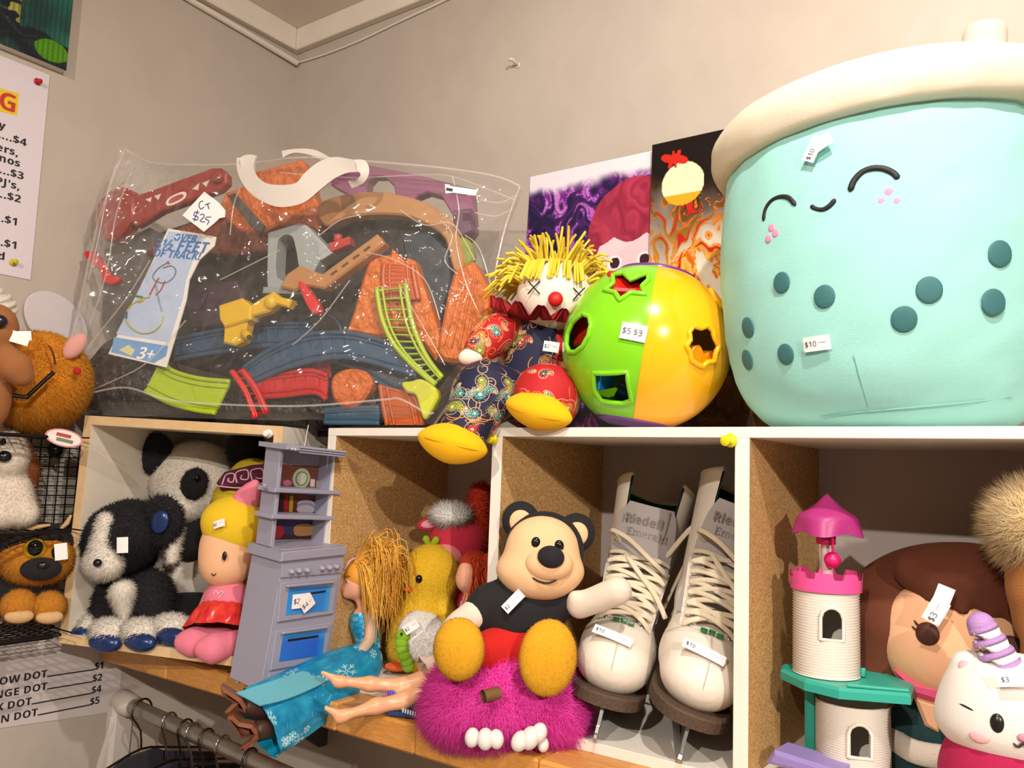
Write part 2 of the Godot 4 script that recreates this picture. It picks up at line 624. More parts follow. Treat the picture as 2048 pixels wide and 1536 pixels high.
func particle_texture() -> StandardMaterial3D:
	var im := Image.create(512, 512, false, Image.FORMAT_RGB8)
	im.fill(Color("ba925c"))
	var rng := RandomNumberGenerator.new(); rng.seed = 5
	var tones := [Color("d6b078"), Color("a07a46"), Color("c69c62"), Color("8e6836"), Color("e2c08c"), Color("b48a52")]
	for k in 26000:
		var w := rng.randi_range(1, 7); var h := rng.randi_range(1, 4)
		if rng.randf() < 0.4:
			var q := w; w = h; h = q
		im.fill_rect(Rect2i(rng.randi_range(0, 511), rng.randi_range(0, 511), w, h), tones[rng.randi_range(0, 5)].lerp(Color("ba925c"), rng.randf() * 0.6))
	var m := StandardMaterial3D.new()
	m.albedo_texture = ImageTexture.create_from_image(im)
	m.roughness = 0.75
	m.uv1_triplanar = true; m.uv1_scale = Vector3.ONE * 4.5
	return m

func panel(lo: Vector3, hi: Vector3, bevel := 0.0) -> Geo:
	return g_box(hi - lo, (lo + hi) / 2, bevel)

func pin(colour: Material, xf: Transform3D, label: String, size := 1.0) -> void:
	# a push pin: needle, flange, waist, grip; it points along -z
	var t := thing("push_pin", label, "push pin", xf, "push pins")
	var prof := PackedVector2Array([Vector2(0, 0), Vector2(0.0062, 0), Vector2(0.0066, 0.0012), Vector2(0.0055, 0.0026), Vector2(0.0030, 0.0036), Vector2(0.0028, 0.0070), Vector2(0.0042, 0.0088), Vector2(0.0048, 0.0105), Vector2(0.0040, 0.0118), Vector2(0, 0.0122)])
	for k in prof.size():
		prof[k] *= size
	part(t, "grip", g_lathe(prof, 20, Transform3D(Basis(Vector3.RIGHT, PI / 2), Vector3.ZERO)), colour)
	part(t, "needle", g_tube([Vector3(0, 0, 0.001), Vector3(0, 0, -0.006)], [0.0006, 0.0003], 6), mt("c8c8c8", 0.3, 1.0))

func setting() -> void:
	wall_paint = mottled("b5aca2", "bcb3a9", 0.02, 1.2, 0.55, 3)
	wall_paint.normal_enabled = true; wall_paint.normal_texture = bump(0.05, 3, 1.2, 11); wall_paint.normal_scale = 0.25
	wall_paint.uv1_world_triplanar = true
	board_white = mottled("e6e0d6", "efeae2", 0.015, 0.4, 0.45, 4)
	particle = particle_texture()
	pine = [wood_texture("bd7f38", "d1954c", 1), wood_texture("c88a42", "dfa35c", 2), wood_texture("b07530", "c58842", 3)]
	var ceil_m := mottled("ddd5c9", "e4dccf", 0.03, 1.0, 0.8, 6)
	struct("wall_back", panel(Vector3(-1.30, 0, -0.41), Vector3(3.2, 2.63, -0.29)), wall_paint)
	struct("wall_left", panel(Vector3(-1.30, 0, -0.29), Vector3(-1.18, 2.63, 3.6)), wall_paint)
	struct("wall_right", panel(Vector3(3.2, 0, -0.41), Vector3(3.32, 2.63, 3.6)), mt("b5aaa2", 0.8))
	struct("wall_front", panel(Vector3(-1.30, 0, 3.6), Vector3(3.32, 2.63, 3.72)), mt("b5aaa2", 0.8))
	struct("ceiling", panel(Vector3(-1.18, 2.51, -0.29), Vector3(3.2, 2.63, 3.6)), ceil_m)
	struct("floor", panel(Vector3(-1.30, -0.1, -0.41), Vector3(3.32, 0, 3.72)), mottled("a3978a", "b0a497", 0.05, 0.8, 0.5, 8))
	struct("trim_1", panel(Vector3(-1.18, 2.457, -0.29), Vector3(3.2, 2.51, -0.272), 0.002), ceil_m)
	struct("trim_2", panel(Vector3(-1.18, 2.457, -0.272), Vector3(-1.162, 2.51, 3.6), 0.002), ceil_m)
	# a thin painted conduit under the trim of the left wall, a loose wire under that of the back wall
	solo("painted_cable", "beige painted cable running under the ceiling trim of left wall", "cable", g_tube([Vector3(-1.174, 2.452, 1.2), Vector3(-1.174, 2.45, 0.3), Vector3(-1.174, 2.448, 0.05), Vector3(-1.173, 2.44, -0.15), Vector3(-1.17, 2.432, -0.284)], [0.005, 0.005, 0.006, 0.0065, 0.007], 10), ceil_m, Transform3D(), "cables under the ceiling")
	var w := curve([Vector3(-1.172, 2.434, -0.287), Vector3(-1.08, 2.429, -0.287), Vector3(-0.96, 2.430, -0.287), Vector3(-0.8, 2.441, -0.287), Vector3(-0.5, 2.452, -0.287), Vector3(0.6, 2.454, -0.287)], 5)
	solo("painted_wire", "thin beige wire sagging below the ceiling trim of back wall", "cable", g_tube(w, 0.0022, 8), ceil_m, Transform3D(), "cables under the ceiling")
	# the cube shelf
	var t := thing("cube_shelf", "white cube shelf with particleboard dividers on a wooden ledge", "shelf", T(Vector3(0, 1.171, 0)))
	var xs := [-0.6647, -0.3395, 0.0, 0.34]
	part(t, "top_board", panel(Vector3(-0.674, 0.3775, -0.284), Vector3(0.3485, 0.3897, 0), 0.0006), board_white)
	part(t, "bottom_board", panel(Vector3(-0.674, 0, -0.284), Vector3(0.3485, 0.0125, 0), 0.0006), board_white)
	for k in 4:
		var h := 0.0088 if k == 0 else 0.0083
		part(t, "divider" if k in [1, 2] else "side_panel", panel(Vector3(xs[k] - h, 0.0125, -0.280), Vector3(xs[k] + h, 0.3775, -0.0012)), particle)
		part(t, "edge_band", panel(Vector3(xs[k] - h, 0.0126, -0.0012), Vector3(xs[k] + h, 0.3774, 0), 0.0004), board_white)
	part(t, "back_panel", panel(Vector3(-0.674, 0.0125, -0.284), Vector3(0.3485, 0.3775, -0.280)), mt("b3a9a6", 0.6))
	# the ledge of glued pine staves
	var l := thing("wooden_ledge", "thick orange pine ledge of glued staves under the cube shelf", "ledge", T(Vector3(0, 1.133, 0)))
	var rng := RandomNumberGenerator.new(); rng.seed = 21
	var row := 0
	for zr in [[-0.288, -0.2], [-0.2, -0.11], [-0.11, -0.03], [-0.03, 0.02], [0.02, 0.062]]:
		var x := -1.178
		while x < 0.9:
			var x2 := minf(x + rng.randf_range(0.12, 0.3), 0.9)
			part(l, "stave", panel(Vector3(x + 0.0002, 0, zr[0] + 0.0002), Vector3(x2 - 0.0002, 0.038, zr[1] - 0.0002), 0.0035 if row == 4 else 0.0006), pine[rng.randi_range(0, 2)])
			x = x2
		row += 1
	# brackets that carry the ledge, under it
	for x in [-0.95, -0.1, 0.75]:
		solo("shelf_bracket", "dark steel bracket under the wooden ledge, " + {-0.95: "leftmost of three", -0.1: "the middle one", 0.75: "rightmost of three"}[x], "bracket", g_prism(PackedVector2Array([Vector2(-0.29, 1.133), Vector2(-0.02, 1.133), Vector2(-0.02, 1.125), Vector2(-0.27, 0.95), Vector2(-0.29, 0.95)]), -0.006, 0.006, 0.0, Transform3D(Basis(Vector3(0, 0, 1), Vector3(0, 1, 0), Vector3(-1, 0, 0)), Vector3(x, 0, 0))), mt("3a3634", 0.5), Transform3D(), "ledge brackets")
	# the turned wooden box on the left
	var b := thing("wooden_cube_box", "open birch-edged cube box turned towards the room beside the cube shelf", "box", Transform3D(Vector3(0.9294, -0.0279, -0.368), Vector3(0.026, 0.9996, -0.0103), Vector3(0.3681, 0, 0.9298), Vector3(-0.8969, 1.1932, 0.1269)))
	var birch := mottled("dcbf94", "cfae80", 0.03, 0.3, 0.5, 9)
	var cream := mottled("e2dacb", "e8e1d4", 0.02, 0.3, 0.5, 10)
	part(b, "top_board", panel(Vector3(-0.184, 0.357, -0.3), Vector3(0.184, 0.372, -0.001)), cream)
	part(b, "bottom_board", panel(Vector3(-0.184, 0, -0.3), Vector3(0.184, 0.015, -0.001)), cream)
	part(b, "side_board", panel(Vector3(-0.184, 0.015, -0.3), Vector3(-0.169, 0.357, -0.001)), cream)
	part(b, "side_board", panel(Vector3(0.169, 0.015, -0.3), Vector3(0.184, 0.357, -0.001)), cream)
	part(b, "back_board", panel(Vector3(-0.169, 0.015, -0.3), Vector3(0.169, 0.357, -0.294)), cream)
	part(b, "edge_band", panel(Vector3(-0.184, 0.357, -0.001), Vector3(0.184, 0.372, 0), 0.0004), birch)
	part(b, "edge_band", panel(Vector3(-0.184, 0, -0.001), Vector3(0.184, 0.015, 0), 0.0004), birch)
	part(b, "edge_band", panel(Vector3(-0.184, 0.015, -0.001), Vector3(-0.169, 0.357, 0), 0.0004), birch)
	part(b, "edge_band", panel(Vector3(0.169, 0.015, -0.001), Vector3(0.184, 0.357, 0), 0.0004), birch)
	for x in [-0.12, 0.12]:
		part(b, "foot", panel(Vector3(x - 0.03, -0.011 + x * 0.03, -0.28), Vector3(x + 0.03, 0, -0.16)), birch)

# ---------------------------------------------------------------- small things that many toys carry
func price(parent: Node, xf: Transform3D, w: float, h: float, s: String, turn := 0.0, colour := "f2eff0", th := 0.5) -> Node3D:
	# a paper price sticker, s printed at its left end
	var x := xf * Transform3D(Basis(Vector3(0, 0, 1), turn * PI / 180.0), Vector3.ZERO)
	var g := Geo.new()
	g.grid(6, 1, func(a: float, b: float) -> Vector3: return Vector3((a - 0.5) * w, (b - 0.5) * h, 0.0022 + sin(a * PI) * 0.001), true)
	g.grid(6, 1, func(a: float, b: float) -> Vector3: return Vector3((a - 0.5) * w, (b - 0.5) * h, 0.0019 + sin(a * PI) * 0.001))
	var o := part(parent, "price_tag", g, mt(colour, 0.6), x)
	if s:
		text(o, s, h * th, mt("4a4a58", 0.8), T(Vector3(-w * 0.44, 0, 0.0032)), false, 1)
		var f := Geo.new()
		f.box(Vector3(w * 0.28, h * 0.05, 0.0002), T(Vector3(w * 0.22, h * 0.05, 0.0033)))
		part(o, "faint_print", f, mt("b9b6c0", 0.8))
	return o

# a line of thread sewn on a surface
func stitch(parent: Node, called: String, pts: Array, r: float, m: Material, each := 6, lift := Vector3.ZERO) -> MeshInstance3D:
	var q := []
	for p in pts:
		q.append(p + lift)
	var path := curve(q, each)
	var rr := []
	for k in path.size():
		rr.append(r * clampf(minf(k, path.size() - 1 - k) * 0.35 + 0.35, 0.3, 1.0))
	return part(parent, called, g_tube(path, rr, 8), m)

# a patch that lies on a surface at xf (z is its normal)
func patch(parent: Node, called: String, xf: Transform3D, r: Vector3, m: Material, turn := 0.0) -> MeshInstance3D:
	return part(parent, called, g_ball(r, Vector3.ZERO, Vector3.ZERO, 20, 10), m, xf * Transform3D(Basis(Vector3(0, 0, 1), turn * PI / 180.0), Vector3.ZERO))

# a strip between two rails of points, t thick
func ribbon(a: Array, b: Array, t: float, each := 6) -> Geo:
	var A := curve(a, each); var B := curve(b, each)
	var g := Geo.new()
	var m := A.size()
	for side in [0, 1]:
		g.grid(m - 1, 4, func(u: float, w: float) -> Vector3:
			var k := int(round(u * (m - 1)))
			var k2 := mini(k + 1, m - 1); var k1 := maxi(k - 1, 0)
			var nn: Vector3 = ((A[k2] - A[k1]) + (B[k2] - B[k1])).cross(B[k] - A[k]).normalized()
			return A[k].lerp(B[k], w) + nn * t * (0.5 - side), side == 1)
	return g

func boba() -> void:
	var o := thing("boba_cup_plush", "large mint boba cup plush with closed smiling eyes and cream lid", "plush toy", Transform3D(Vector3(1, 0, 0), Vector3(0, 1, 0), Vector3(0, 0, 1), Vector3(0.123, 1.5605, -0.128)))
	var mint := cloth("96d3cd", 0.9, 0.035, 0.7)
	mint.rim = 0.5
	var cream := cloth("ddd3bf", 0.95, 0.03, 0.8)
	var nz := noise(9.0, 2, FastNoiseLite.TYPE_SIMPLEX_SMOOTH, 3)
	var prof := [Vector2(0, 0.0), Vector2(0.092, 0.0), Vector2(0.121, 0.004), Vector2(0.148, 0.025), Vector2(0.169, 0.062), Vector2(0.182, 0.115), Vector2(0.188, 0.18), Vector2(0.188, 0.235), Vector2(0.184, 0.295), Vector2(0.174, 0.33), Vector2(0.16, 0.343), Vector2(0, 0.348)]
	var tilt := T(Vector3(0, 0.352, 0)) * T(Vector3.ZERO, Vector3(0, 0, 3.5)) * T(Vector3(0, -0.366, 0))
	var lid := [Vector2(0.05, 0.352), Vector2(0.154, 0.342), Vector2(0.184, 0.338), Vector2(0.196, 0.343), Vector2(0.203, 0.361), Vector2(0.2, 0.380), Vector2(0.187, 0.394), Vector2(0.16, 0.402), Vector2(0.1, 0.404), Vector2(0.0, 0.406)]
	for q in [["body", prof, mint, 0.003], ["lid", lid, cream, 0.002]]:
		var p3 := []
		for p in q[1]:
			p3.append(Vector3(p.x, p.y, 0))
		var sm := curve(p3, 4)
		var g := Geo.new()
		g.grid(72, sm.size() - 1, func(a: float, b: float) -> Vector3:
			var p: Vector3 = sm[int(round(b * (sm.size() - 1)))]
			var d := Vector3(cos(a * TAU), 0, -sin(a * TAU))
			var w: float = nz.get_noise_3d(d.x * 0.4, p.y * 3.0, d.z * 0.4) * q[3]
			return d * Vector3(1, 1, 0.88) * maxf(p.x + w * minf(p.x * 20, 1), 0.0) + Vector3(0, p.y, 0))
		part(o, q[0], g, q[2], tilt if q[0] == "lid" else Transform3D())
	part(o, "straw", g_lathe(PackedVector2Array([Vector2(0, 0.38), Vector2(0.021, 0.38), Vector2(0.0225, 0.41), Vector2(0.0225, 0.452), Vector2(0.019, 0.462), Vector2(0, 0.464)]), 20, tilt * T(Vector3(0.056, 0.0, 0.0), Vector3(4, 0, -8))), cloth("d9c4b8", 0.95, 0.02))
	var black := mt("17181c", 0.6)
	stitch(o, "eye", [Vector3(-0.0942, 0.228, 0.1432), Vector3(-0.0917, 0.2405, 0.144), Vector3(-0.0847, 0.2483, 0.1468), Vector3(-0.074, 0.2503, 0.1511), Vector3(-0.063, 0.2461, 0.1552), Vector3(-0.0547, 0.2355, 0.1583)], 0.0028, black)
	stitch(o, "eye", [Vector3(0.002, 0.2391, 0.1652), Vector3(0.0058, 0.2497, 0.1645), Vector3(0.0134, 0.2576, 0.1637), Vector3(0.0233, 0.2603, 0.1627), Vector3(0.0338, 0.2582, 0.1614), Vector3(0.0424, 0.2523, 0.1602), Vector3(0.0468, 0.2454, 0.1596)], 0.0034, black)
	stitch(o, "mouth", [Vector3(-0.038, 0.2317, 0.162), Vector3(-0.0326, 0.2268, 0.1629), Vector3(-0.0252, 0.2247, 0.1639), Vector3(-0.018, 0.2277, 0.1647), Vector3(-0.0124, 0.2336, 0.1651)], 0.0027, black)
	var pink := cloth("e794b4", 0.7, 0.01)
	for xf in [Transform3D(Vector3(0.9148, 0, 0.4039), Vector3(0, 1, 0), Vector3(-0.4039, 0, 0.9148), Vector3(-0.0843, 0.2184, 0.1479)), Transform3D(Vector3(0.9256, 0, 0.3785), Vector3(0, 1, 0), Vector3(-0.3785, 0, 0.9256), Vector3(-0.0792, 0.2109, 0.15)), Transform3D(Vector3(0.906, 0, 0.4233), Vector3(0, 1, 0), Vector3(-0.4233, 0, 0.906), Vector3(-0.0882, 0.207, 0.1461)), Transform3D(Vector3(0.9836, 0, -0.1802), Vector3(0, 1, 0), Vector3(0.1802, 0, 0.9836), Vector3(0.0383, 0.2332, 0.162)), Transform3D(Vector3(0.9887, 0, -0.1498), Vector3(0, 1, 0), Vector3(0.1498, 0, 0.9887), Vector3(0.0319, 0.2242, 0.163)), Transform3D(Vector3(0.9769, 0, -0.2135), Vector3(0, 1, 0), Vector3(0.2135, 0, 0.9769), Vector3(0.0453, 0.2232, 0.1606))]:
		patch(o, "cheek_dot", xf, Vector3(0.0046, 0.0046, 0.0012), pink)
	var pearl := cloth("2f6b70", 0.55, 0.008, 1.4, "pearl")
	for a in [[Transform3D(Vector3(0.7982, 0, 0.6024), Vector3(-0.1333, 0.9752, 0.1767), Vector3(-0.5875, -0.2213, 0.7784), Vector3(-0.1183, 0.1137, 0.1214)), 1.0], [Transform3D(Vector3(0.7432, 0, 0.6691), Vector3(-0.1497, 0.9747, 0.1662), Vector3(-0.6521, -0.2237, 0.7244), Vector3(-0.1239, 0.0792, 0.1066)), 1.0], [Transform3D(Vector3(0.9391, 0, 0.3437), Vector3(-0.0283, 0.9966, 0.0773), Vector3(-0.3425, -0.0823, 0.9359), Vector3(-0.0713, 0.1546, 0.1509)), 0.95], [Transform3D(Vector3(0.9305, 0, 0.3662), Vector3(-0.0787, 0.9766, 0.2), Vector3(-0.3576, -0.2149, 0.9088), Vector3(-0.0706, 0.0782, 0.139)), 0.95], [Transform3D(Vector3(0.993, 0, 0.1182), Vector3(-0.0096, 0.9967, 0.0806), Vector3(-0.1178, -0.0811, 0.9897), Vector3(-0.0246, 0.1329, 0.1602)), 1.0], [Transform3D(Vector3(0.9707, 0, -0.2402), Vector3(0.0511, 0.9771, 0.2064), Vector3(0.2347, -0.2127, 0.9485), Vector3(0.0486, 0.1048, 0.1521)), 1.08], [Transform3D(Vector3(0.9384, 0, -0.3457), Vector3(0.0285, 0.9966, 0.0773), Vector3(0.3445, -0.0824, 0.9352), Vector3(0.0709, 0.1324, 0.1491)), 1.1], [Transform3D(Vector3(0.7848, 0, -0.6197), Vector3(0.0529, 0.9964, 0.067), Vector3(0.6174, -0.0853, 0.782), Vector3(0.1219, 0.121, 0.1196)), 1.1], [Transform3D(Vector3(0.7684, 0, -0.64), Vector3(0.0548, 0.9963, 0.0658), Vector3(0.6376, -0.0856, 0.7656), Vector3(0.1285, 0.1684, 0.1195)), 1.1]]:
		patch(o, "pearl_patch", a[0] * T(Vector3(0, 0, 0.0016)), Vector3(0.0112, 0.0122, 0.0022) * a[1], pearl)
	var thread := cloth("7fbab6", 0.9, 0.02, 1.0, "thread")
	stitch(o, "seam", [Vector3(0.0013, 0.0726, 0.151), Vector3(0.0045, 0.0542, 0.1448), Vector3(0.0073, 0.0371, 0.1361), Vector3(0.0094, 0.0201, 0.1244)], 0.0006, thread, 6, Vector3(0, 0, 0.0025))
	stitch(o, "seam", [Vector3(-0.0436, 0.0124, 0.1095), Vector3(-0.0104, 0.0156, 0.1192), Vector3(0.0287, 0.0186, 0.1204), Vector3(0.0646, 0.0221, 0.1136), Vector3(0.0984, 0.0268, 0.0985), Vector3(0.1345, 0.0342, 0.0646)], 0.0006, thread, 6, Vector3(0, -0.001, 0.003))
	price(o, Transform3D(Vector3(0.988, 0, 0.1544), Vector3(0.0091, 0.9983, -0.0581), Vector3(-0.1542, 0.0588, 0.9863), Vector3(-0.0322, 0.2905, 0.1597)) * T(Vector3(0, 0, 0.006)), 0.028, 0.0145, "$10", 62)
	price(o, Transform3D(Vector3(0.9941, 0, 0.1088), Vector3(0.0064, 0.9983, -0.0583), Vector3(-0.1086, 0.0587, 0.9923), Vector3(-0.0227, 0.2948, 0.1607)) * T(Vector3(0, 0, 0.007)), 0.02, 0.0145, "", 25)
	price(o, Transform3D(Vector3(0.9858, 0, 0.1679), Vector3(-0.0356, 0.9773, 0.2088), Vector3(-0.1641, -0.2118, 0.9634), Vector3(-0.0332, 0.0861, 0.1511)) * T(Vector3(0, 0, 0.003)), 0.029, 0.0155, "$10", 3)

# ---------------------------------------------------------------- shape sorter ball
func sorter_ball() -> void:
	var o := thing("shape_sorter_ball", "green and yellow plastic shape sorter ball with purple poles", "toy ball", Transform3D(Vector3(0.8879, -0.1392, -0.4384), Vector3(0.1248, 0.9903, -0.0616), Vector3(0.4427, 0, 0.8967), Vector3(-0.1649, 1.673, -0.0894)))
	var R := 0.1115
	var green := mt("7fd21d", 0.22); var yellow := mt("ffb80a", 0.22); var purple := mt("6b2f8c", 0.3)
	for m in [green, yellow, purple]:
		m.clearcoat_enabled = true; m.clearcoat = 0.4; m.clearcoat_roughness = 0.08
	# openings: outlines on the shell
	var holes := [
		["star", green, [Vector3(-0.0413, 0.0801, 0.0656), Vector3(-0.0296, 0.0684, 0.083), Vector3(-0.0099, 0.0822, 0.0747), Vector3(-0.0081, 0.0707, 0.0859), Vector3(-0.0146, 0.0605, 0.0925), Vector3(-0.0085, 0.0496, 0.0995), Vector3(-0.0264, 0.0497, 0.0963), Vector3(-0.0381, 0.0383, 0.0976), Vector3(-0.0457, 0.0485, 0.0894), Vector3(-0.06, 0.0523, 0.0781), Vector3(-0.051, 0.063, 0.0766), Vector3(-0.0546, 0.0773, 0.0589)]],
		["round", green, [Vector3(-0.0831, 0.0198, 0.0717), Vector3(-0.0726, 0.0151, 0.0833), Vector3(-0.0686, 0.0046, 0.0878), Vector3(-0.0695, -0.0094, 0.0867), Vector3(-0.0749, -0.0219, 0.0797), Vector3(-0.0843, -0.0291, 0.067), Vector3(-0.0932, -0.0285, 0.0541), Vector3(-0.0995, -0.019, 0.0467), Vector3(-0.1004, -0.0047, 0.0482), Vector3(-0.0954, 0.009, 0.057)]],
		["four_sided", green, [Vector3(-0.0563, -0.0536, 0.08), Vector3(-0.0154, -0.0483, 0.0993), Vector3(-0.0046, -0.0793, 0.0783), Vector3(-0.0152, -0.0841, 0.0716), Vector3(-0.0421, -0.0843, 0.0597), Vector3(-0.0526, -0.0731, 0.0658)]],
		["flower", yellow, [Vector3(0.0539, 0.02, 0.0956), Vector3(0.0633, 0.0194, 0.0897), Vector3(0.0709, 0.025, 0.0824), Vector3(0.0779, 0.0214, 0.0769), Vector3(0.0818, 0.0129, 0.0747), Vector3(0.0884, 0.0049, 0.0678), Vector3(0.0862, -0.006, 0.0705), Vector3(0.0864, -0.0146, 0.069), Vector3(0.0778, -0.0184, 0.0778), Vector3(0.0725, -0.0253, 0.0808), Vector3(0.0659, -0.024, 0.0867), Vector3(0.0579, -0.0211, 0.0929), Vector3(0.0553, -0.0133, 0.0959), Vector3(0.0493, -0.0062, 0.0998), Vector3(0.0529, 0.002, 0.0982), Vector3(0.0502, 0.0114, 0.0989)]],
		["side", yellow, [Vector3(0.0713, 0.0855, 0.0231), Vector3(0.0823, 0.0804, 0.023), Vector3(0.0896, 0.0708, 0.0225), Vector3(0.0947, 0.0603, 0.0191), Vector3(0.0867, 0.0614, 0.0338), Vector3(0.0789, 0.0683, 0.0393)]]]
	var nets := []
	for h in holes:
		var c := Vector3.ZERO
		for p in h[2]:
			c += p
		c = c.normalized()
		var ux := Vector3.UP.cross(c).normalized(); var uy := c.cross(ux)
		var poly := PackedVector2Array()
		for p in h[2]:
			poly.append(Vector2(p.dot(ux), p.dot(uy)) / p.dot(c))
		nets.append([c, ux, uy, poly])
	var kinds := {"half_shell": [green, yellow]}
	var nu := 150; var nv := 110
	for side in 2:
		var g := Geo.new()
		for layer in 2:
			var r := R - 0.0025 * layer
			var ids := {}
			for j in range(14, nv - 13):
				for i in nu / 2:
					var ok := true
					var a0 := PI / 2 + side * PI + PI * (i + 0.5) / (nu / 2)
					var ph := (float(j) + 0.5) / nv * PI - PI / 2
					var d := Vector3(cos(ph) * cos(a0), sin(ph), -cos(ph) * sin(a0))
					for q in nets:
						if d.dot(q[0]) > 0.5:
							var w := Vector2(d.dot(q[1]), d.dot(q[2])) / d.dot(q[0])
							if Geometry2D.is_point_in_polygon(w, q[3]):
								ok = false
								break
					if not ok:
						continue
					var k := []
					for e in [[0, 0], [1, 0], [1, 1], [0, 1]]:
						var key: int = (j + e[1]) * 1000 + i + e[0]
						if not ids.has(key):
							var a := PI / 2 + side * PI + PI * float(i + e[0]) / (nu / 2)
							var p := float(j + e[1]) / nv * PI - PI / 2
							var dd := Vector3(cos(p) * cos(a), sin(p), -cos(p) * sin(a))
							ids[key] = g.put(dd * r, dd * (1 if layer == 0 else -1))
						k.append(ids[key])
					if layer == 0:
						g.tri(k[0], k[2], k[1]); g.tri(k[0], k[3], k[2])
					else:
						g.tri(k[0], k[1], k[2]); g.tri(k[0], k[2], k[3])
		part(o, "half_shell", g, [green, yellow][side], Transform3D(), ["bright green half shell", "golden yellow half shell"][side])
	for s in [1.0, -1.0]:
		part(o, "pole_cap", g_lathe(PackedVector2Array([Vector2(0.049, -0.0035), Vector2(0.0505, 0.0), Vector2(0.047, 0.0022), Vector2(0.03, 0.0075), Vector2(0, 0.010)]), 40, Transform3D(Basis(Vector3.RIGHT, 0.0 if s > 0 else PI), Vector3(0, 0.1013 * s, 0))), purple)
	var seam := []
	for k in 41:
		var a := PI * k / 40.0
		seam.append(Vector3(0, cos(a), sin(a)) * (R + 0.0001))
	part(o, "seam", g_tube(seam, 0.0006, 6), mt("b9c21a", 0.4))
	for h in holes:
		var path := []
		var m: int = h[2].size()
		for k in m + 1:
			for e in 4:
				if k == m and e > 0:
					break
				var p: Vector3 = h[2][k % m].lerp(h[2][(k + 1) % m], e / 4.0)
				path.append(p.normalized() * (R + 0.0008))
		part(o, "rim", g_tube(path, 0.0033, 10), h[1], Transform3D(), "raised rim of the %s opening" % h[0].replace("_", " "))
	price(o, Transform3D(Vector3(0.9917, 0, 0.1289), Vector3(-0.0011, 1, 0.0082), Vector3(-0.1289, -0.0083, 0.9916), Vector3(-0.0144, -0.0009, 0.1106)), 0.032, 0.0205, "$5 $3", -4, "f4f2e8", 0.5)
	# the loose blocks inside
	var x := Transform3D(Transform3D(Vector3(0.8879, -0.1392, -0.4384), Vector3(0.1248, 0.9903, -0.0616), Vector3(0.4427, 0, 0.8967), Vector3(-0.1649, 1.673, -0.0894)))
	solo("sorter_block", "blue triangular block seen through the four-sided opening of the ball", "toy block", g_prism(PackedVector2Array([Vector2(-0.022, -0.02), Vector2(0.022, -0.02), Vector2(0, 0.02)]), -0.02, 0.02, 0.001), mt("1582c8", 0.35), x * T(Vector3(-0.048, -0.05, 0.05), Vector3(15, -25, 200)), "blocks inside the sorter ball")
	solo("sorter_block", "red block seen through the star opening of the ball", "toy block", g_box(Vector3(0.06, 0.04, 0.05), Vector3.ZERO, 0.003), mt("c01818", 0.35), x * T(Vector3(-0.03, 0.06, 0.045), Vector3(40, 20, 10)), "blocks inside the sorter ball")
	solo("sorter_block", "dark red block seen through the round opening of the ball", "toy block", g_box(Vector3(0.045, 0.05, 0.05), Vector3.ZERO, 0.003), mt("b5211a", 0.35), x * T(Vector3(-0.066, 0.012, 0.02), Vector3(0, -40, 10)), "blocks inside the sorter ball")
	solo("sorter_block", "orange wavy block seen through the flower opening of the ball", "toy block", g_prism(loop2(PackedVector2Array([Vector2(-0.02, -0.03), Vector2(0.022, -0.03), Vector2(0.024, 0.0), Vector2(0.012, 0.006), Vector2(0.002, -0.002), Vector2(-0.01, 0.008), Vector2(-0.022, 0.0)])), -0.02, 0.02, 0.001), mt("f0950c", 0.35), x * T(Vector3(0.06, -0.006, 0.05), Vector3(0, 45, 0)), "blocks inside the sorter ball")
	solo("sorter_block", "small blue round block next to the triangular one inside the ball", "toy block", g_lathe(PackedVector2Array([Vector2(0, -0.016), Vector2(0.014, -0.016), Vector2(0.014, 0.016), Vector2(0, 0.016)]), 20), mt("0f5f9c", 0.35), x * T(Vector3(-0.012, -0.068, 0.012), Vector3(20, 0, 70)), "blocks inside the sorter ball")

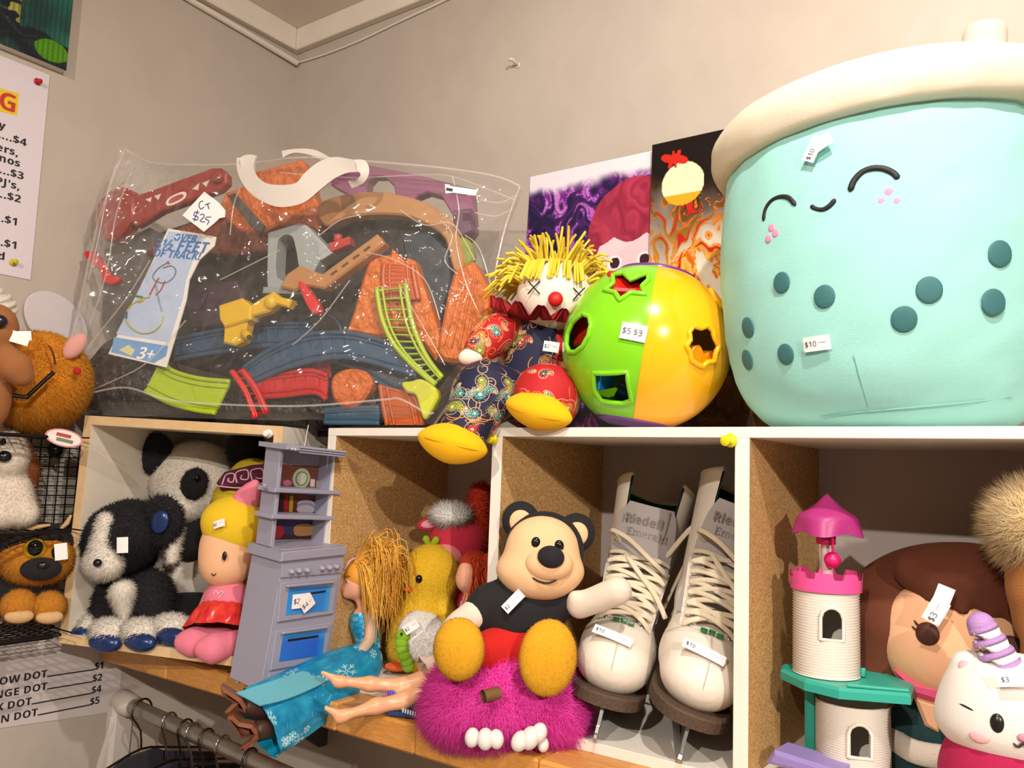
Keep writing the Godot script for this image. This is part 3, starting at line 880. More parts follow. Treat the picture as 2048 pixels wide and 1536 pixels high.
# ---------------------------------------------------------------- posters
func print_image(kind: String, w: int, h: int, sd: int) -> ImageTexture:
	# abstract prints in the posters' colours
	var im := Image.create(w, h, false, Image.FORMAT_RGB8)
	var n1 := noise(1.0, 3, FastNoiseLite.TYPE_SIMPLEX_SMOOTH, sd); var n2 := noise(1.0, 2, FastNoiseLite.TYPE_CELLULAR, sd + 4)
	for y in h:
		for x in w:
			var u := float(x) / w; var q := float(y) / h
			var a := n1.get_noise_2d(u * 3.0, q * 3.0); var b := n1.get_noise_2d(u * 5.0 + a * 2.0 + 7.0, q * 5.0 + a * 2.0)
			var c: Color
			if kind == "violet":
				c = Color("1f1640").lerp(Color("7a2a94"), clampf(b * 1.4 + 0.35, 0, 1))
				if b > 0.18 and b < 0.3:
					c = Color("b562c4")
				if b > 0.42:
					c = Color("c07ad0")
				var top := 0.11 + a * 0.04 - u * 0.02
				if q < top:
					c = Color("e6e2ee").lerp(c, smoothstep(top - 0.05, top, q))
				var dx := (u - 0.70) / 0.27; var dy := (q - 0.27) / 0.19
				if dx * dx + dy * dy < 1.0 + a * 0.15:
					c = Color("8c2340").lerp(Color("b23a55"), clampf(0.5 + b, 0, 1))
				dx = (u - 0.68) / 0.2; dy = (q - 0.37) / 0.12
				if dx * dx + dy * dy < 1.0 and q > 0.29 + absf(sin(u * 16.0)) * 0.025:
					c = Color("e6cdd8")
				for e in [0.60, 0.78]:
					if Vector2((u - e) / 0.045, (q - 0.385) / 0.028).length() < 1.0:
						c = Color("3a1c30") if Vector2((u - e) / 0.03, (q - 0.385) / 0.02).length() < 1.0 else Color("f4eef2")
			elif kind == "fire":
				var f := clampf((q - 0.12 + a * 0.1) * 3.2, 0, 1)
				c = Color("120a0c").lerp(Color("f7ead6").lerp(Color("f0a324"), clampf(0.5 + b * 1.6, 0, 1)), f)
				if absf(b + 0.05) < 0.06 and q > 0.2:
					c = Color("d96a12")
				if b > 0.36 and q > 0.2:
					c = Color("c41f1c")
				if q > 0.60:
					c = Color("7a2418").lerp(Color("c9382a"), clampf(0.5 + b, 0, 1)) if q < 0.68 else (Color("e8e4e6") if q < 0.74 else Color("27364e"))
				if q > 0.8:
					c = Color("3a2a1e").lerp(Color("7a5230"), clampf(0.4 + b, 0, 1))
				if n2.get_noise_2d(u * 40, q * 60) > 0.75 and q < 0.4:
					c = Color("ffb070")
				var d := Vector2((u - 0.18) / 0.12, (q - 0.155) / 0.075).length()
				if d < 1.0:
					c = Color("f0e2bf") if q < 0.19 else Color("d9a622")
				d = Vector2((u - 0.13) / 0.09, (q - 0.065) / 0.032).length()
				if d < 0.75 + 0.25 * sin(atan2(q - 0.065, (u - 0.13)) * 6.0):
					c = Color("c8271c")
			else:
				# night garden: dark towers on green, small round beads
				c = Color("123c3a").lerp(Color("256b5c"), clampf(0.4 + a + (0.8 - q), 0, 1))
				if q > 0.8 + a * 0.06 or u < 0.8 + b * 0.05:
					c = Color("0c1622").lerp(Color("1c4a44"), clampf(0.3 + b * 1.5, 0, 1))
				if Vector2((u - 0.93) / 0.065, (q - 0.9) / 0.075).length() < 1.0 + a * 0.4:
					c = Color("4a8a14")
				if q < 0.8 and u > 0.74 and u < 0.79 and b > -0.1:
					c = Color("9a9a48")
				var e := Vector2(fmod(u * 46, 1.0) - 0.5, fmod(q * 70, 1.0) - 0.5).length()
				c = c * (1.12 if e < 0.4 else 0.8)
			im.set_pixel(x, y, c)
	return ImageTexture.create_from_image(im)

func board_with_print(o: Node3D, w: float, h: float, t: float, tex: ImageTexture, edge: Material, rough := 0.25, called := "print") -> void:
	# o's origin is the middle of the lower edge, the print faces +z
	part(o, "board", g_box(Vector3(w, h, t), Vector3(0, h / 2, -t / 2), 0.0004), edge)
	var g := Geo.new()
	g.face([Vector3(-w / 2, h, 0.0004), Vector3(w / 2, h, 0.0004), Vector3(w / 2, 0, 0.0004), Vector3(-w / 2, 0, 0.0004)])
	var m := StandardMaterial3D.new()
	m.albedo_texture = tex; m.roughness = rough
	part(o, called, g, m)

func posters() -> void:
	var a := thing("poster", "glossy violet and crimson poster standing against the back wall behind the clown doll", "poster", T(Vector3(-0.350, 1.5605, -0.272), Vector3(-2.0, 0, 0)), "posters behind the toys")
	board_with_print(a, 0.30, 0.4755, 0.003, print_image("violet", 220, 348, 5), mt("20182c", 0.5))
	var b := thing("poster", "fiery orange and black poster standing between the ball and the mint cup plush", "poster", T(Vector3(-0.101, 1.5605, -0.264), Vector3(-1.2, 0, 0)), "posters behind the toys")
	board_with_print(b, 0.30, 0.478, 0.003, print_image("fire", 220, 348, 8), mt("20181c", 0.5))

# ---------------------------------------------------------------- clown doll
func paisley(base: String, sd: int) -> StandardMaterial3D:
	var n := 512
	var im := Image.create(n, n, false, Image.FORMAT_RGB8)
	im.fill(Color(base))
	var rng := RandomNumberGenerator.new(); rng.seed = sd
	var gold := Color("d9903a"); var cream := Color("e8c79a"); var red := Color("b3141c"); var navy := Color("14183a")
	var fills := [red if base != "b3141c" else navy, Color("c87a1c"), Color("7d8a2a"), gold, Color("2f7f86")]
	var disc := func(c: Vector2, r: float, col: Color) -> void:
		for y in range(int(c.y - r), int(c.y + r) + 1):
			var hw := sqrt(maxf(r * r - (y - c.y) * (y - c.y), 0.0))
			for x in range(int(c.x - hw), int(c.x + hw) + 1):
				im.set_pixel(posmod(x, n), posmod(y, n), col)
	for k in 20:
		var c := Vector2(rng.randf() * n, rng.randf() * n)
		var ang := rng.randf() * TAU; var p := c; var turn := rng.randf_range(-0.25, 0.25)
		for i in 60:
			disc.call(p, 2.0, gold if k % 2 else Color("c9a27c"))
			p += Vector2(cos(ang), sin(ang)) * 2.6
			ang += turn * (0.3 + i * 0.012)
	for k in 32:
		var c := Vector2(rng.randf() * n, rng.randf() * n)
		var s := rng.randf_range(24, 42); var ang := rng.randf() * TAU; var bend := 0.16 * (1 if rng.randf() < 0.5 else -1)
		var fill: Color = fills[rng.randi_range(0, 4)]
		for pass_ in 4:
			var p := c; var a := ang
			for i in 16:
				var r := s * pow(1.0 - i / 16.0, 0.8)
				match pass_:
					0: disc.call(p, r + 3.4, cream if k % 3 else gold)
					1: disc.call(p, r + 0.8, Color(base))
					2: disc.call(p, r * 0.66, fill)
					3:
						if i % 2 == 0 and r > 5:
							for e in 8:
								disc.call(p + Vector2(cos(e * TAU / 8), sin(e * TAU / 8)) * r * 0.84, 1.7, cream)
				p += Vector2(cos(a), sin(a)) * s * 0.16
				a += bend
		disc.call(c, s * 0.22, cream)
	var m := StandardMaterial3D.new()
	m.albedo_texture = ImageTexture.create_from_image(im)
	m.roughness = 0.75
	m.uv1_triplanar = true; m.uv1_scale = Vector3.ONE / 0.13; m.uv1_triplanar_sharpness = 12.0
	return m

func clown() -> void:
	var o := thing("clown_doll", "rag clown doll with yellow yarn hair in navy and red paisley", "doll", Transform3D(Vector3(0.9135, 0, -0.4067), Vector3(0, 1, 0), Vector3(0.4067, 0, 0.9135), Vector3(-0.3206, 1.5605, -0.05)))
	var navy := paisley("14183a", 3); var red := paisley("b3141c", 4)
	var skin := cloth("f3e6d6", 0.9, 0.03, 0.6); var felt := cloth("f2b705", 0.98, 0.02, 1.6, "felt")
	# body sewn of two halves: navy and red
	var torso := g_blob([["e", Vector3(0.0004, 0.1078, -0.04), Vector3(0.058, 0.062, 0.04)], ["e", Vector3(0.0031, 0.0458, -0.04), Vector3(0.062, 0.045, 0.045)]], 0.005, 0.008)
	var left := Geo.new(); var right := Geo.new()
	var split := 0.032
	for k in range(0, torso.ix.size(), 3):
		var cx := (torso.v[torso.ix[k]].x + torso.v[torso.ix[k + 1]].x + torso.v[torso.ix[k + 2]].x) / 3.0
		var d: Geo = left if cx < split else right
		for q in 3:
			d.ix.append(d.put(torso.v[torso.ix[k + q]], torso.n[torso.ix[k + q]]))
	part(o, "shirt_half", left, navy, Transform3D(), "navy paisley half of the shirt")
	part(o, "shirt_half", right, red, Transform3D(), "red paisley half of the shirt")
	part(o, "sleeve", g_blob([["c", Vector3(-0.0439, 0.1506, -0.02), Vector3(-0.056, 0.1304, 0.012), 0.024, 0.026], ["c", Vector3(-0.056, 0.1304, 0.012), Vector3(-0.0703, 0.1076, 0.03), 0.026, 0.021]], 0.004, 0.005), red, Transform3D(), "red paisley sleeve")
	part(o, "hand", g_ball(Vector3(0.0185, 0.0125, 0.012), Vector3(-0.078, 0.097, 0.04), Vector3(0, 0, 10)), skin)
	part(o, "trouser_leg", g_blob([["c", Vector3(-0.0338, 0.0484, 0), Vector3(-0.0593, 0.0485, 0.03), 0.036, 0.040], ["c", Vector3(-0.0593, 0.0485, 0.03), Vector3(-0.0764, -0.006, 0.07), 0.041, 0.033]], 0.005, 0.008), navy, Transform3D(), "navy paisley trouser leg over the shelf edge")
	part(o, "trouser_leg", g_blob([["c", Vector3(0.0339, 0.0426, 0), Vector3(0.0291, 0.0412, 0.05), 0.036, 0.041], ["c", Vector3(0.0291, 0.0412, 0.05), Vector3(0.0227, 0.0264, 0.065), 0.04, 0.026]], 0.005, 0.008), red, Transform3D(), "red paisley trouser leg")
	for a in [[Vector3(-0.0844, -0.0251, 0.095), Vector3(0.042, 0.0245, 0.026), Vector3(-8, 10, -12)], [Vector3(0.0255, 0.0202, 0.085), Vector3(0.042, 0.0225, 0.025), Vector3(5, -10, -14)]]:
		var f := part(o, "shoe", g_ball(a[1] * Vector3(1.12, 1.1, 1.1), a[0], a[2], 28, 18, 1.22), felt)
		var seam := []
		for k in 17:
			var e := PI * k / 16.0
			seam.append(a[0] + Basis.from_euler(a[2] * PI / 180) * Vector3(-cos(e) * a[1].x * 1.01, -sin(e) * a[1].y * 0.25, sin(e) * a[1].z * 0.99))
		part(f, "seam", g_tube(seam, 0.0006, 6), mt("b98504", 0.9))
	var hc := Vector3(0.0248, 0.1965, -0.03)
	part(o, "head", g_ball(Vector3(0.056, 0.053, 0.05), hc, Vector3.ZERO), skin)
	# ruffled collar
	var ruff := Geo.new()
	var nk := Vector3(0.0019, 0.1546, -0.026)
	for lay in 2:
		ruff.grid(96, 3, func(a: float, b: float) -> Vector3:
			var wv := sin(a * TAU * 13.0 + lay) * 0.010 * b
			var r := 0.018 + b * 0.052
			return nk + Vector3(cos(a * TAU) * r, 0.020 * b * (1.0 - 0.6 * maxf(-sin(a * TAU), 0.0)) + wv + 0.012 * b * cos(a * TAU - 3.0) + 0.002, -sin(a * TAU) * r * 0.8 + 0.004), lay == 1)
	part(o, "ruffled_collar", ruff, mottled("8a0f16", "a81a22", 0.06, 0.06, 0.8, 12))
	part(o, "nose", g_ball(Vector3(0.0105, 0.0105, 0.0085), Vector3(0.0339, 0.1803, 0.024)), mt("c81018", 0.5))
	var black := mt("14141a", 0.7)
	for e in [[Vector3(0.0025, 0.1977, 0.02), 0.0085], [Vector3(0.0646, 0.19, 0.011), 0.008]]:
		for s in [-1.0, 1.0]:
			part(o, "eye_stitch", g_tube([e[0] + Vector3(-e[1], -e[1] * s * 1.1, 0.0), e[0] + Vector3(0, 0, 0.002), e[0] + Vector3(e[1], e[1] * s * 1.1, 0.0)], 0.001, 6), black)
	# yarn hair
	var hair := Geo.new()
	var rng := RandomNumberGenerator.new(); rng.seed = 12
	for k in 190:
		var a := rng.randf() * TAU
		var up := rng.randf_range(0.25, 0.98)
		var d := Vector3(cos(a) * sqrt(1 - up * up) * 1.2, up, sin(a) * sqrt(1 - up * up)).normalized()
		if d.z > 0.62:
			continue
		var p0 := hc + d * Vector3(0.055, 0.052, 0.049)
		var out := (d * Vector3(1.2, 1.0, 0.8) + Vector3(rng.randfn() * 0.25, rng.randfn() * 0.2 + 0.15, rng.randfn() * 0.2)).normalized()
		var l := rng.randf_range(0.035, 0.058)
		var droop := Vector3(0, -0.018 * rng.randf(), 0.004)
		if absf(d.x) > 0.5:
			droop.y -= 0.016
		hair.col = lin("e9d34a").lerp(lin("d8b92c"), rng.randf())
		hair.tube([p0 - d * 0.004, p0 + out * l * 0.4, p0 + out * l * 0.75 + droop * 0.4, p0 + out * l + droop], [0.0021, 0.0022, 0.0021, 0.0017], 6)
	for k in 26:
		var u := rng.randf_range(-0.05, 0.045)
		var p0 := hc + Vector3(u, 0.047 - u * u * 5, 0.02)
		hair.col = lin("e9d34a").lerp(lin("d8b92c"), rng.randf())
		hair.tube([p0, p0 + Vector3(u * 0.2 - 0.004, -0.004, 0.022), p0 + Vector3(u * 0.4 - 0.008, -0.026 - rng.randf() * 0.008, 0.032 - absf(u) * 0.2)], [0.0021, 0.0022, 0.0017], 6)
	stuff(o, "yarn_hair", hair, strands(), "yellow yarn hair")
	price(o, T(Vector3(0.0288, 0.1149, 0.014)), 0.022, 0.0145, "$2", -8)

func shelf_top() -> void:
	boba()
	sorter_ball()
	posters()
	clown()
	bag()
# ---------------------------------------------------------------- clear bag full of toy track
func slab(called: String, label: String, poly: PackedVector2Array, z0: float, z1: float, b: float, m: Material, holes := [], cat := "toy track") -> MeshInstance3D:
	return solo(called, label, cat, g_prism(poly, z0, z1, b, Transform3D(), holes), m, Transform3D(Vector3(0.9297, -0.0105, -0.3681), Vector3(0.0097, 0.9999, -0.0039), Vector3(0.3681, 0, 0.9298), Vector3(-0.8057, 1.566, 0.0692)), "track pieces in the clear bag")

# a piece of toy railway: deck, two rails, ties
func track(label: String, a: Array, b: Array, m: Material, ties: int, slots := false) -> void:
	var t := thing("toy_track", label, "toy track", Transform3D(Vector3(0.9297, -0.0105, -0.3681), Vector3(0.0097, 0.9999, -0.0039), Vector3(0.3681, 0, 0.9298), Vector3(-0.8057, 1.566, 0.0692)), "track pieces in the clear bag")
	var A := curve(a, 6); var B := curve(b, 6)
	var n := A.size()
	var C := []; var D := []; var up := []
	for k in n:
		var dir: Vector3 = (A[mini(k + 1, n - 1)] - A[maxi(k - 1, 0)])
		var nn: Vector3 = dir.cross(B[k] - A[k]).normalized()
		if nn.z < 0:
			nn = -nn
		up.append(nn)
	if not slots:
		part(t, "deck", ribbon(a, b, 0.004), m)
	for side in 2:
		var p := []
		for k in n:
			p.append((A[k] if side == 0 else B[k]) + up[k] * 0.002)
		part(t, "rail", g_tube(p, 0.0048, 6, 0.9), m)
		var q := []
		for k in n:
			q.append(A[k].lerp(B[k], 0.2 if side == 0 else 0.8) + up[k] * 0.003)
		part(t, "inner_rail", g_tube(q, 0.0022, 6), m)
	for k in ties:
		var f := (k + 0.5) / ties * (n - 1)
		var i := int(f)
		var p0: Vector3 = A[i].lerp(A[mini(i + 1, n - 1)], f - i); var p1: Vector3 = B[i].lerp(B[mini(i + 1, n - 1)], f - i)
		part(t, "tie", g_tube([p0, p1], 0.0040, 4, 0.5), m)

func bag() -> void:
	var plastic := func(hex: String) -> StandardMaterial3D: return mt(hex, 0.38)
	var rockm := mt("c9641c", 0.5, 0.0, "rock")
	rockm.normal_enabled = true; rockm.normal_texture = bump(0.02, 3, 9.0, 31); rockm.normal_scale = 1.1; rockm.uv1_triplanar = true; rockm.uv1_scale = Vector3.ONE * 7
	var rock2 := mt("d06e20", 0.5, 0.0, "rock")
	for p in ["normal_enabled", "normal_texture", "normal_scale", "uv1_triplanar", "uv1_scale"]:
		rock2.set(p, rockm.get(p))
	var rock3 := mt("7a3418", 0.55, 0.0, "rock")
	for p in ["normal_enabled", "normal_texture", "normal_scale", "uv1_triplanar", "uv1_scale"]:
		rock3.set(p, rockm.get(p))
	# behind everything: dark plates and a black sack
	slab("black_plate", "black plastic plate at the back of the clear bag", PackedVector2Array([Vector2(-0.3583, 0.3004), Vector2(-0.2819, 0.3467), Vector2(-0.1588, 0.3813), Vector2(-0.0167, 0.3770), Vector2(0.1748, 0.3801), Vector2(0.3037, 0.3499), Vector2(0.3614, 0.2545), Vector2(0.3418, 0.1367), Vector2(0.2936, 0.0692), Vector2(0.0869, 0.0475), Vector2(-0.1517, 0.0956), Vector2(-0.3120, 0.1302)]), -0.112, -0.1, 0.003, plastic.call("25211f"))
	var sack := g_blob([["c", Vector3(-0.3085, 0.0609, -0.06), Vector3(-0.188, 0.037, -0.06), 0.05, 0.045], ["c", Vector3(-0.188, 0.037, -0.06), Vector3(0.1083, 0.0318, -0.06), 0.04, 0.032], ["c", Vector3(0.1083, 0.0318, -0.06), Vector3(0.2838, 0.0365, -0.06), 0.032, 0.026], ["c", Vector3(-0.2964, 0.1121, -0.07), Vector3(-0.2234, 0.0848, -0.06), 0.035, 0.045]], 0.007, 0.01)
	var sk := mt("1d1b1b", 0.45, 0.0, "sack"); sk.normal_enabled = true; sk.normal_texture = bump(0.03, 3, 10.0, 17); sk.normal_scale = 1.5; sk.uv1_triplanar = true; sk.uv1_scale = Vector3.ONE * 6
	solo("black_sack", "crumpled black plastic sack in the bottom of the clear bag", "sack", sack, sk, Transform3D(Vector3(0.9297, -0.0105, -0.3681), Vector3(0.0097, 0.9999, -0.0039), Vector3(0.3681, 0, 0.9298), Vector3(-0.8057, 1.566, 0.0692)))
	slab("grey_plate", "dark grey plastic slab behind the red arm in the clear bag", PackedVector2Array([Vector2(-0.3640, 0.3156), Vector2(-0.2715, 0.3562), Vector2(-0.2382, 0.3412), Vector2(-0.2550, 0.2019), Vector2(-0.3007, 0.1372), Vector2(-0.3542, 0.1833)]), -0.095, -0.082, 0.002, plastic.call("4a4644"))
	slab("purple_bridge", "dusty purple toy bridge with two arches at the bag's upper right", PackedVector2Array([Vector2(0.0840, 0.4555), Vector2(0.1385, 0.4585), Vector2(0.2412, 0.4344), Vector2(0.3456, 0.4058), Vector2(0.3547, 0.3337), Vector2(0.3450, 0.3203), Vector2(0.3225, 0.3191), Vector2(0.3131, 0.3622), Vector2(0.2919, 0.3940), Vector2(0.2666, 0.4018), Vector2(0.2491, 0.3955), Vector2(0.2409, 0.3818), Vector2(0.2134, 0.3880), Vector2(0.2062, 0.4147), Vector2(0.1848, 0.4332), Vector2(0.1663, 0.4340), Vector2(0.1578, 0.4237), Vector2(0.1554, 0.4042), Vector2(0.1239, 0.4018), Vector2(0.0885, 0.4210)]), -0.105, -0.08, 0.002, plastic.call("8a4f74"))
	solo("purple_pillar", "dark purple toy pillar below the purple bridge", "toy track", g_prism(PackedVector2Array([Vector2(0.3210, 0.3620), Vector2(0.3513, 0.3653), Vector2(0.3576, 0.3268), Vector2(0.3408, 0.3187), Vector2(0.3259, 0.3208)]), -0.08, -0.06, 0.003), plastic.call("5a2f52"), Transform3D(Vector3(0.9297, -0.0105, -0.3681), Vector3(0.0097, 0.9999, -0.0039), Vector3(0.3681, 0, 0.9298), Vector3(-0.8057, 1.566, 0.0692)), "track pieces in the clear bag")
	slab("orange_cliff", "bright orange cliff block under the bag's white handle", PackedVector2Array([Vector2(-0.0594, 0.4434), Vector2(-0.0063, 0.4539), Vector2(0.0374, 0.4637), Vector2(0.0550, 0.4349), Vector2(0.0698, 0.3914), Vector2(0.0895, 0.3553), Vector2(0.0797, 0.3362), Vector2(0.0318, 0.3436), Vector2(0.0027, 0.3471), Vector2(-0.0348, 0.3319), Vector2(-0.0788, 0.3402), Vector2(-0.1184, 0.3796), Vector2(-0.1060, 0.4086), Vector2(-0.0740, 0.4184)]), -0.09, -0.062, 0.004, rockm, [], "toy track")
	slab("brown_cliff", "red brown rocky slab below the red crane arm", PackedVector2Array([Vector2(-0.2650, 0.3049), Vector2(-0.2266, 0.3365), Vector2(-0.1184, 0.3796), Vector2(-0.0354, 0.3391), Vector2(-0.0169, 0.3046), Vector2(-0.0808, 0.2969), Vector2(-0.1312, 0.3023), Vector2(-0.2218, 0.2902)]), -0.092, -0.066, 0.004, rock3)
	# red crane arm with its wheel
	var ca := thing("red_crane_arm", "dark red toy crane arm with round wheel and oval plate", "toy crane", Transform3D(Vector3(0.9297, -0.0105, -0.3681), Vector3(0.0097, 0.9999, -0.0039), Vector3(0.3681, 0, 0.9298), Vector3(-0.8057, 1.566, 0.0692)))
	var redp: Material = plastic.call("93291a")
	part(ca, "wheel", g_prism(loop2(PackedVector2Array([Vector2(-0.3443, 0.3522), Vector2(-0.3454, 0.3897), Vector2(-0.3192, 0.4132), Vector2(-0.2910, 0.4159), Vector2(-0.2758, 0.4023), Vector2(-0.2690, 0.3686), Vector2(-0.2825, 0.3394), Vector2(-0.3055, 0.3196), Vector2(-0.3291, 0.3220)])), -0.062, -0.034, 0.004), redp)
	part(ca, "arm", g_prism(PackedVector2Array([Vector2(-0.2889, 0.3971), Vector2(-0.2502, 0.4069), Vector2(-0.1215, 0.4451), Vector2(-0.1036, 0.4452), Vector2(-0.0906, 0.4337), Vector2(-0.0891, 0.4173), Vector2(-0.1018, 0.4051), Vector2(-0.2154, 0.3707), Vector2(-0.2643, 0.3444), Vector2(-0.2841, 0.3542)]), -0.056, -0.038, 0.003), redp)
	part(ca, "pivot", g_lathe(PackedVector2Array([Vector2(0, -0.01), Vector2(0.0105, -0.01), Vector2(0.0115, 0.004), Vector2(0.007, 0.006), Vector2(0, 0.006)]), 24, Transform3D(Basis(Vector3.RIGHT, PI / 2), Vector3(-0.1045, 0.4264, -0.036))), redp)
	for s in [Vector3(-0.0997, 0.4236, -0.029), Vector3(-0.2877, 0.3582, -0.033)]:
		part(ca, "screw", g_ball(Vector3(0.0035, 0.0035, 0.0015), s, Vector3.ZERO, 12, 8), mt("b9b4ac", 0.3, 1.0))
	part(ca, "oval_plate", g_prism(loop2(PackedVector2Array([Vector2(-0.2053, 0.3862), Vector2(-0.1981, 0.3950), Vector2(-0.1767, 0.4034), Vector2(-0.1664, 0.4012), Vector2(-0.1694, 0.3904), Vector2(-0.1905, 0.3802), Vector2(-0.2026, 0.3797)])), -0.0382, -0.0365, 0.0003), mt("e6dcd4", 0.5))
	part(ca, "oval_badge", g_prism(loop2(PackedVector2Array([Vector2(-0.1990, 0.3876), Vector2(-0.1925, 0.3938), Vector2(-0.1769, 0.3987), Vector2(-0.1707, 0.3975), Vector2(-0.1741, 0.3913), Vector2(-0.1896, 0.3846), Vector2(-0.1975, 0.3830)])), -0.0366, -0.036, 0.0), mt("b03a3a", 0.5))
	for p in [PackedVector2Array([Vector2(-0.2490, 0.3923), Vector2(-0.2360, 0.3964), Vector2(-0.2382, 0.3873)]), PackedVector2Array([Vector2(-0.2311, 0.3981), Vector2(-0.2172, 0.4021), Vector2(-0.2221, 0.3904)]), PackedVector2Array([Vector2(-0.1551, 0.4080), Vector2(-0.1421, 0.4184), Vector2(-0.1429, 0.4057)]), PackedVector2Array([Vector2(-0.1361, 0.4181), Vector2(-0.1227, 0.4230), Vector2(-0.1274, 0.4106)])]:
		part(ca, "white_mark", g_prism(p, -0.0382, -0.0372), mt("d8ccc4", 0.5))
	solo("grey_lever", "dark grey toy lever hanging from the crane arm's end", "toy crane", g_prism(PackedVector2Array([Vector2(-0.0885, 0.3957), Vector2(-0.0753, 0.4006), Vector2(-0.0120, 0.3400), Vector2(-0.0167, 0.3279), Vector2(-0.0283, 0.3299)]), -0.05, -0.042, 0.002), plastic.call("4c4a48"), Transform3D(Vector3(0.9297, -0.0105, -0.3681), Vector3(0.0097, 0.9999, -0.0039), Vector3(0.3681, 0, 0.9298), Vector3(-0.8057, 1.566, 0.0692)))
	# grey tower with an archway
	var tw := thing("grey_arch_tower", "light grey toy tower with a tall archway in the bag", "toy track", Transform3D(Vector3(0.9297, -0.0105, -0.3681), Vector3(0.0097, 0.9999, -0.0039), Vector3(0.3681, 0, 0.9298), Vector3(-0.8057, 1.566, 0.0692)), "track pieces in the clear bag")
	part(tw, "front_wall", g_prism(PackedVector2Array([Vector2(0.0048, 0.3226), Vector2(0.0631, 0.3384), Vector2(0.1026, 0.3014), Vector2(0.1047, 0.2742), Vector2(0.0892, 0.2406), Vector2(0.0834, 0.2221), Vector2(0.0134, 0.2226), Vector2(0.0099, 0.2414)]), -0.06, -0.028, 0.002, Transform3D(), [loop2(PackedVector2Array([Vector2(0.0301, 0.2446), Vector2(0.0253, 0.3014), Vector2(0.0316, 0.3150), Vector2(0.0444, 0.3182), Vector2(0.0565, 0.3059), Vector2(0.0688, 0.2442)]), 3)]), plastic.call("98a2a4"))
	part(tw, "ledge", g_prism(PackedVector2Array([Vector2(0.0085, 0.2282), Vector2(0.0869, 0.2250), Vector2(0.0941, 0.2148), Vector2(0.0076, 0.2171)]), -0.05, -0.022, 0.001), plastic.call("8e989a"))
	part(tw, "slope", g_prism(PackedVector2Array([Vector2(0.0642, 0.3377), Vector2(0.0755, 0.3340), Vector2(0.1264, 0.2860), Vector2(0.1057, 0.2737)]), -0.06, -0.03, 0.001), plastic.call("a8b0b2"))
	# tan tracks
	var tan_: Material = plastic.call("b07f4e")
	slab("tan_arch_track", "tan arched toy track curving across the top of the bag", loop2(PackedVector2Array([Vector2(0.0832, 0.3737), Vector2(0.1226, 0.3898), Vector2(0.1858, 0.3944), Vector2(0.2576, 0.3798), Vector2(0.3112, 0.3527), Vector2(0.3370, 0.3187), Vector2(0.3504, 0.2590), Vector2(0.3318, 0.2592), Vector2(0.3154, 0.3092), Vector2(0.2830, 0.3351), Vector2(0.2384, 0.3516), Vector2(0.1795, 0.3550), Vector2(0.1347, 0.3495), Vector2(0.0989, 0.3384)]), 3), -0.075, -0.046, 0.003, tan_)
	slab("tan_straight_track", "tan straight toy track with a bent foot in the middle of the bag", PackedVector2Array([Vector2(0.0456, 0.2250), Vector2(0.0565, 0.2467), Vector2(0.0789, 0.2615), Vector2(0.0993, 0.2528), Vector2(0.1204, 0.2459), Vector2(0.2112, 0.3105), Vector2(0.2261, 0.2937), Vector2(0.1250, 0.2210), Vector2(0.0943, 0.2262), Vector2(0.0752, 0.2181)]), -0.034, -0.010, 0.003, tan_)
	var nk := -1
	for s in [Vector3(0.1421, 0.2474, -0.009), Vector3(0.1605, 0.2603, -0.009), Vector3(0.1787, 0.2732, -0.009), Vector3(0.1969, 0.286, -0.009)]:
		nk += 1
		solo("track_slot", "dark notch in the tan straight track, " + {0: "lowest of four", 1: "second from below", 2: "third from below", 3: "topmost of four"}[nk], "toy track", g_box(Vector3(0.012, 0.003, 0.0016), s, 0.0, Vector3(0, 0, 35)), plastic.call("5e3f22"), Transform3D(Vector3(0.9297, -0.0105, -0.3681), Vector3(0.0097, 0.9999, -0.0039), Vector3(0.3681, 0, 0.9298), Vector3(-0.8057, 1.566, 0.0692)), "notches of the tan track")
	# yellow crane
	var yc := thing("yellow_crane", "yellow plastic toy crane with boxy head and forked arm", "toy crane", Transform3D(Vector3(0.9297, -0.0105, -0.3681), Vector3(0.0097, 0.9999, -0.0039), Vector3(0.3681, 0, 0.9298), Vector3(-0.8057, 1.566, 0.0692)))
	var yel: Material = plastic.call("d9b012")
	part(yc, "head", g_prism(PackedVector2Array([Vector2(-0.0549, 0.1910), Vector2(-0.0133, 0.2034), Vector2(0.0063, 0.1900), Vector2(0.0064, 0.1675), Vector2(-0.0402, 0.1541), Vector2(-0.0508, 0.1675)]), -0.02, 0.006, 0.003), yel)
	part(yc, "body", g_prism(PackedVector2Array([Vector2(-0.0451, 0.1582), Vector2(-0.0016, 0.1683), Vector2(-0.0075, 0.1317), Vector2(-0.0234, 0.1249), Vector2(-0.0443, 0.1297)]), -0.022, 0.0, 0.003), yel)
	part(yc, "arm", g_prism(PackedVector2Array([Vector2(-0.0018, 0.1917), Vector2(0.0261, 0.2083), Vector2(0.0401, 0.2149), Vector2(0.0516, 0.2065), Vector2(0.0755, 0.2014), Vector2(0.0694, 0.1882), Vector2(0.0492, 0.1932), Vector2(0.0356, 0.1816), Vector2(0.0035, 0.1733)]), -0.018, 0.0, 0.003), yel)
	part(yc, "knuckle", g_ball(Vector3(0.011, 0.012, 0.009), Vector3(0.0384, 0.1974, 0)), yel)
	part(yc, "nozzle", g_tube([Vector3(-0.0043, 0.1443, 0), Vector3(0.011, 0.1374, 0.012)], [0.008, 0.0065], 14), yel)
	part(yc, "nozzle_hole", g_tube([Vector3(0.0108, 0.1374, 0.0118), Vector3(0.0118, 0.1369, 0.0128)], 0.0042, 12), mt("3c300c", 0.6))
	# small red pieces
	var red: Material = plastic.call("cf1f24")
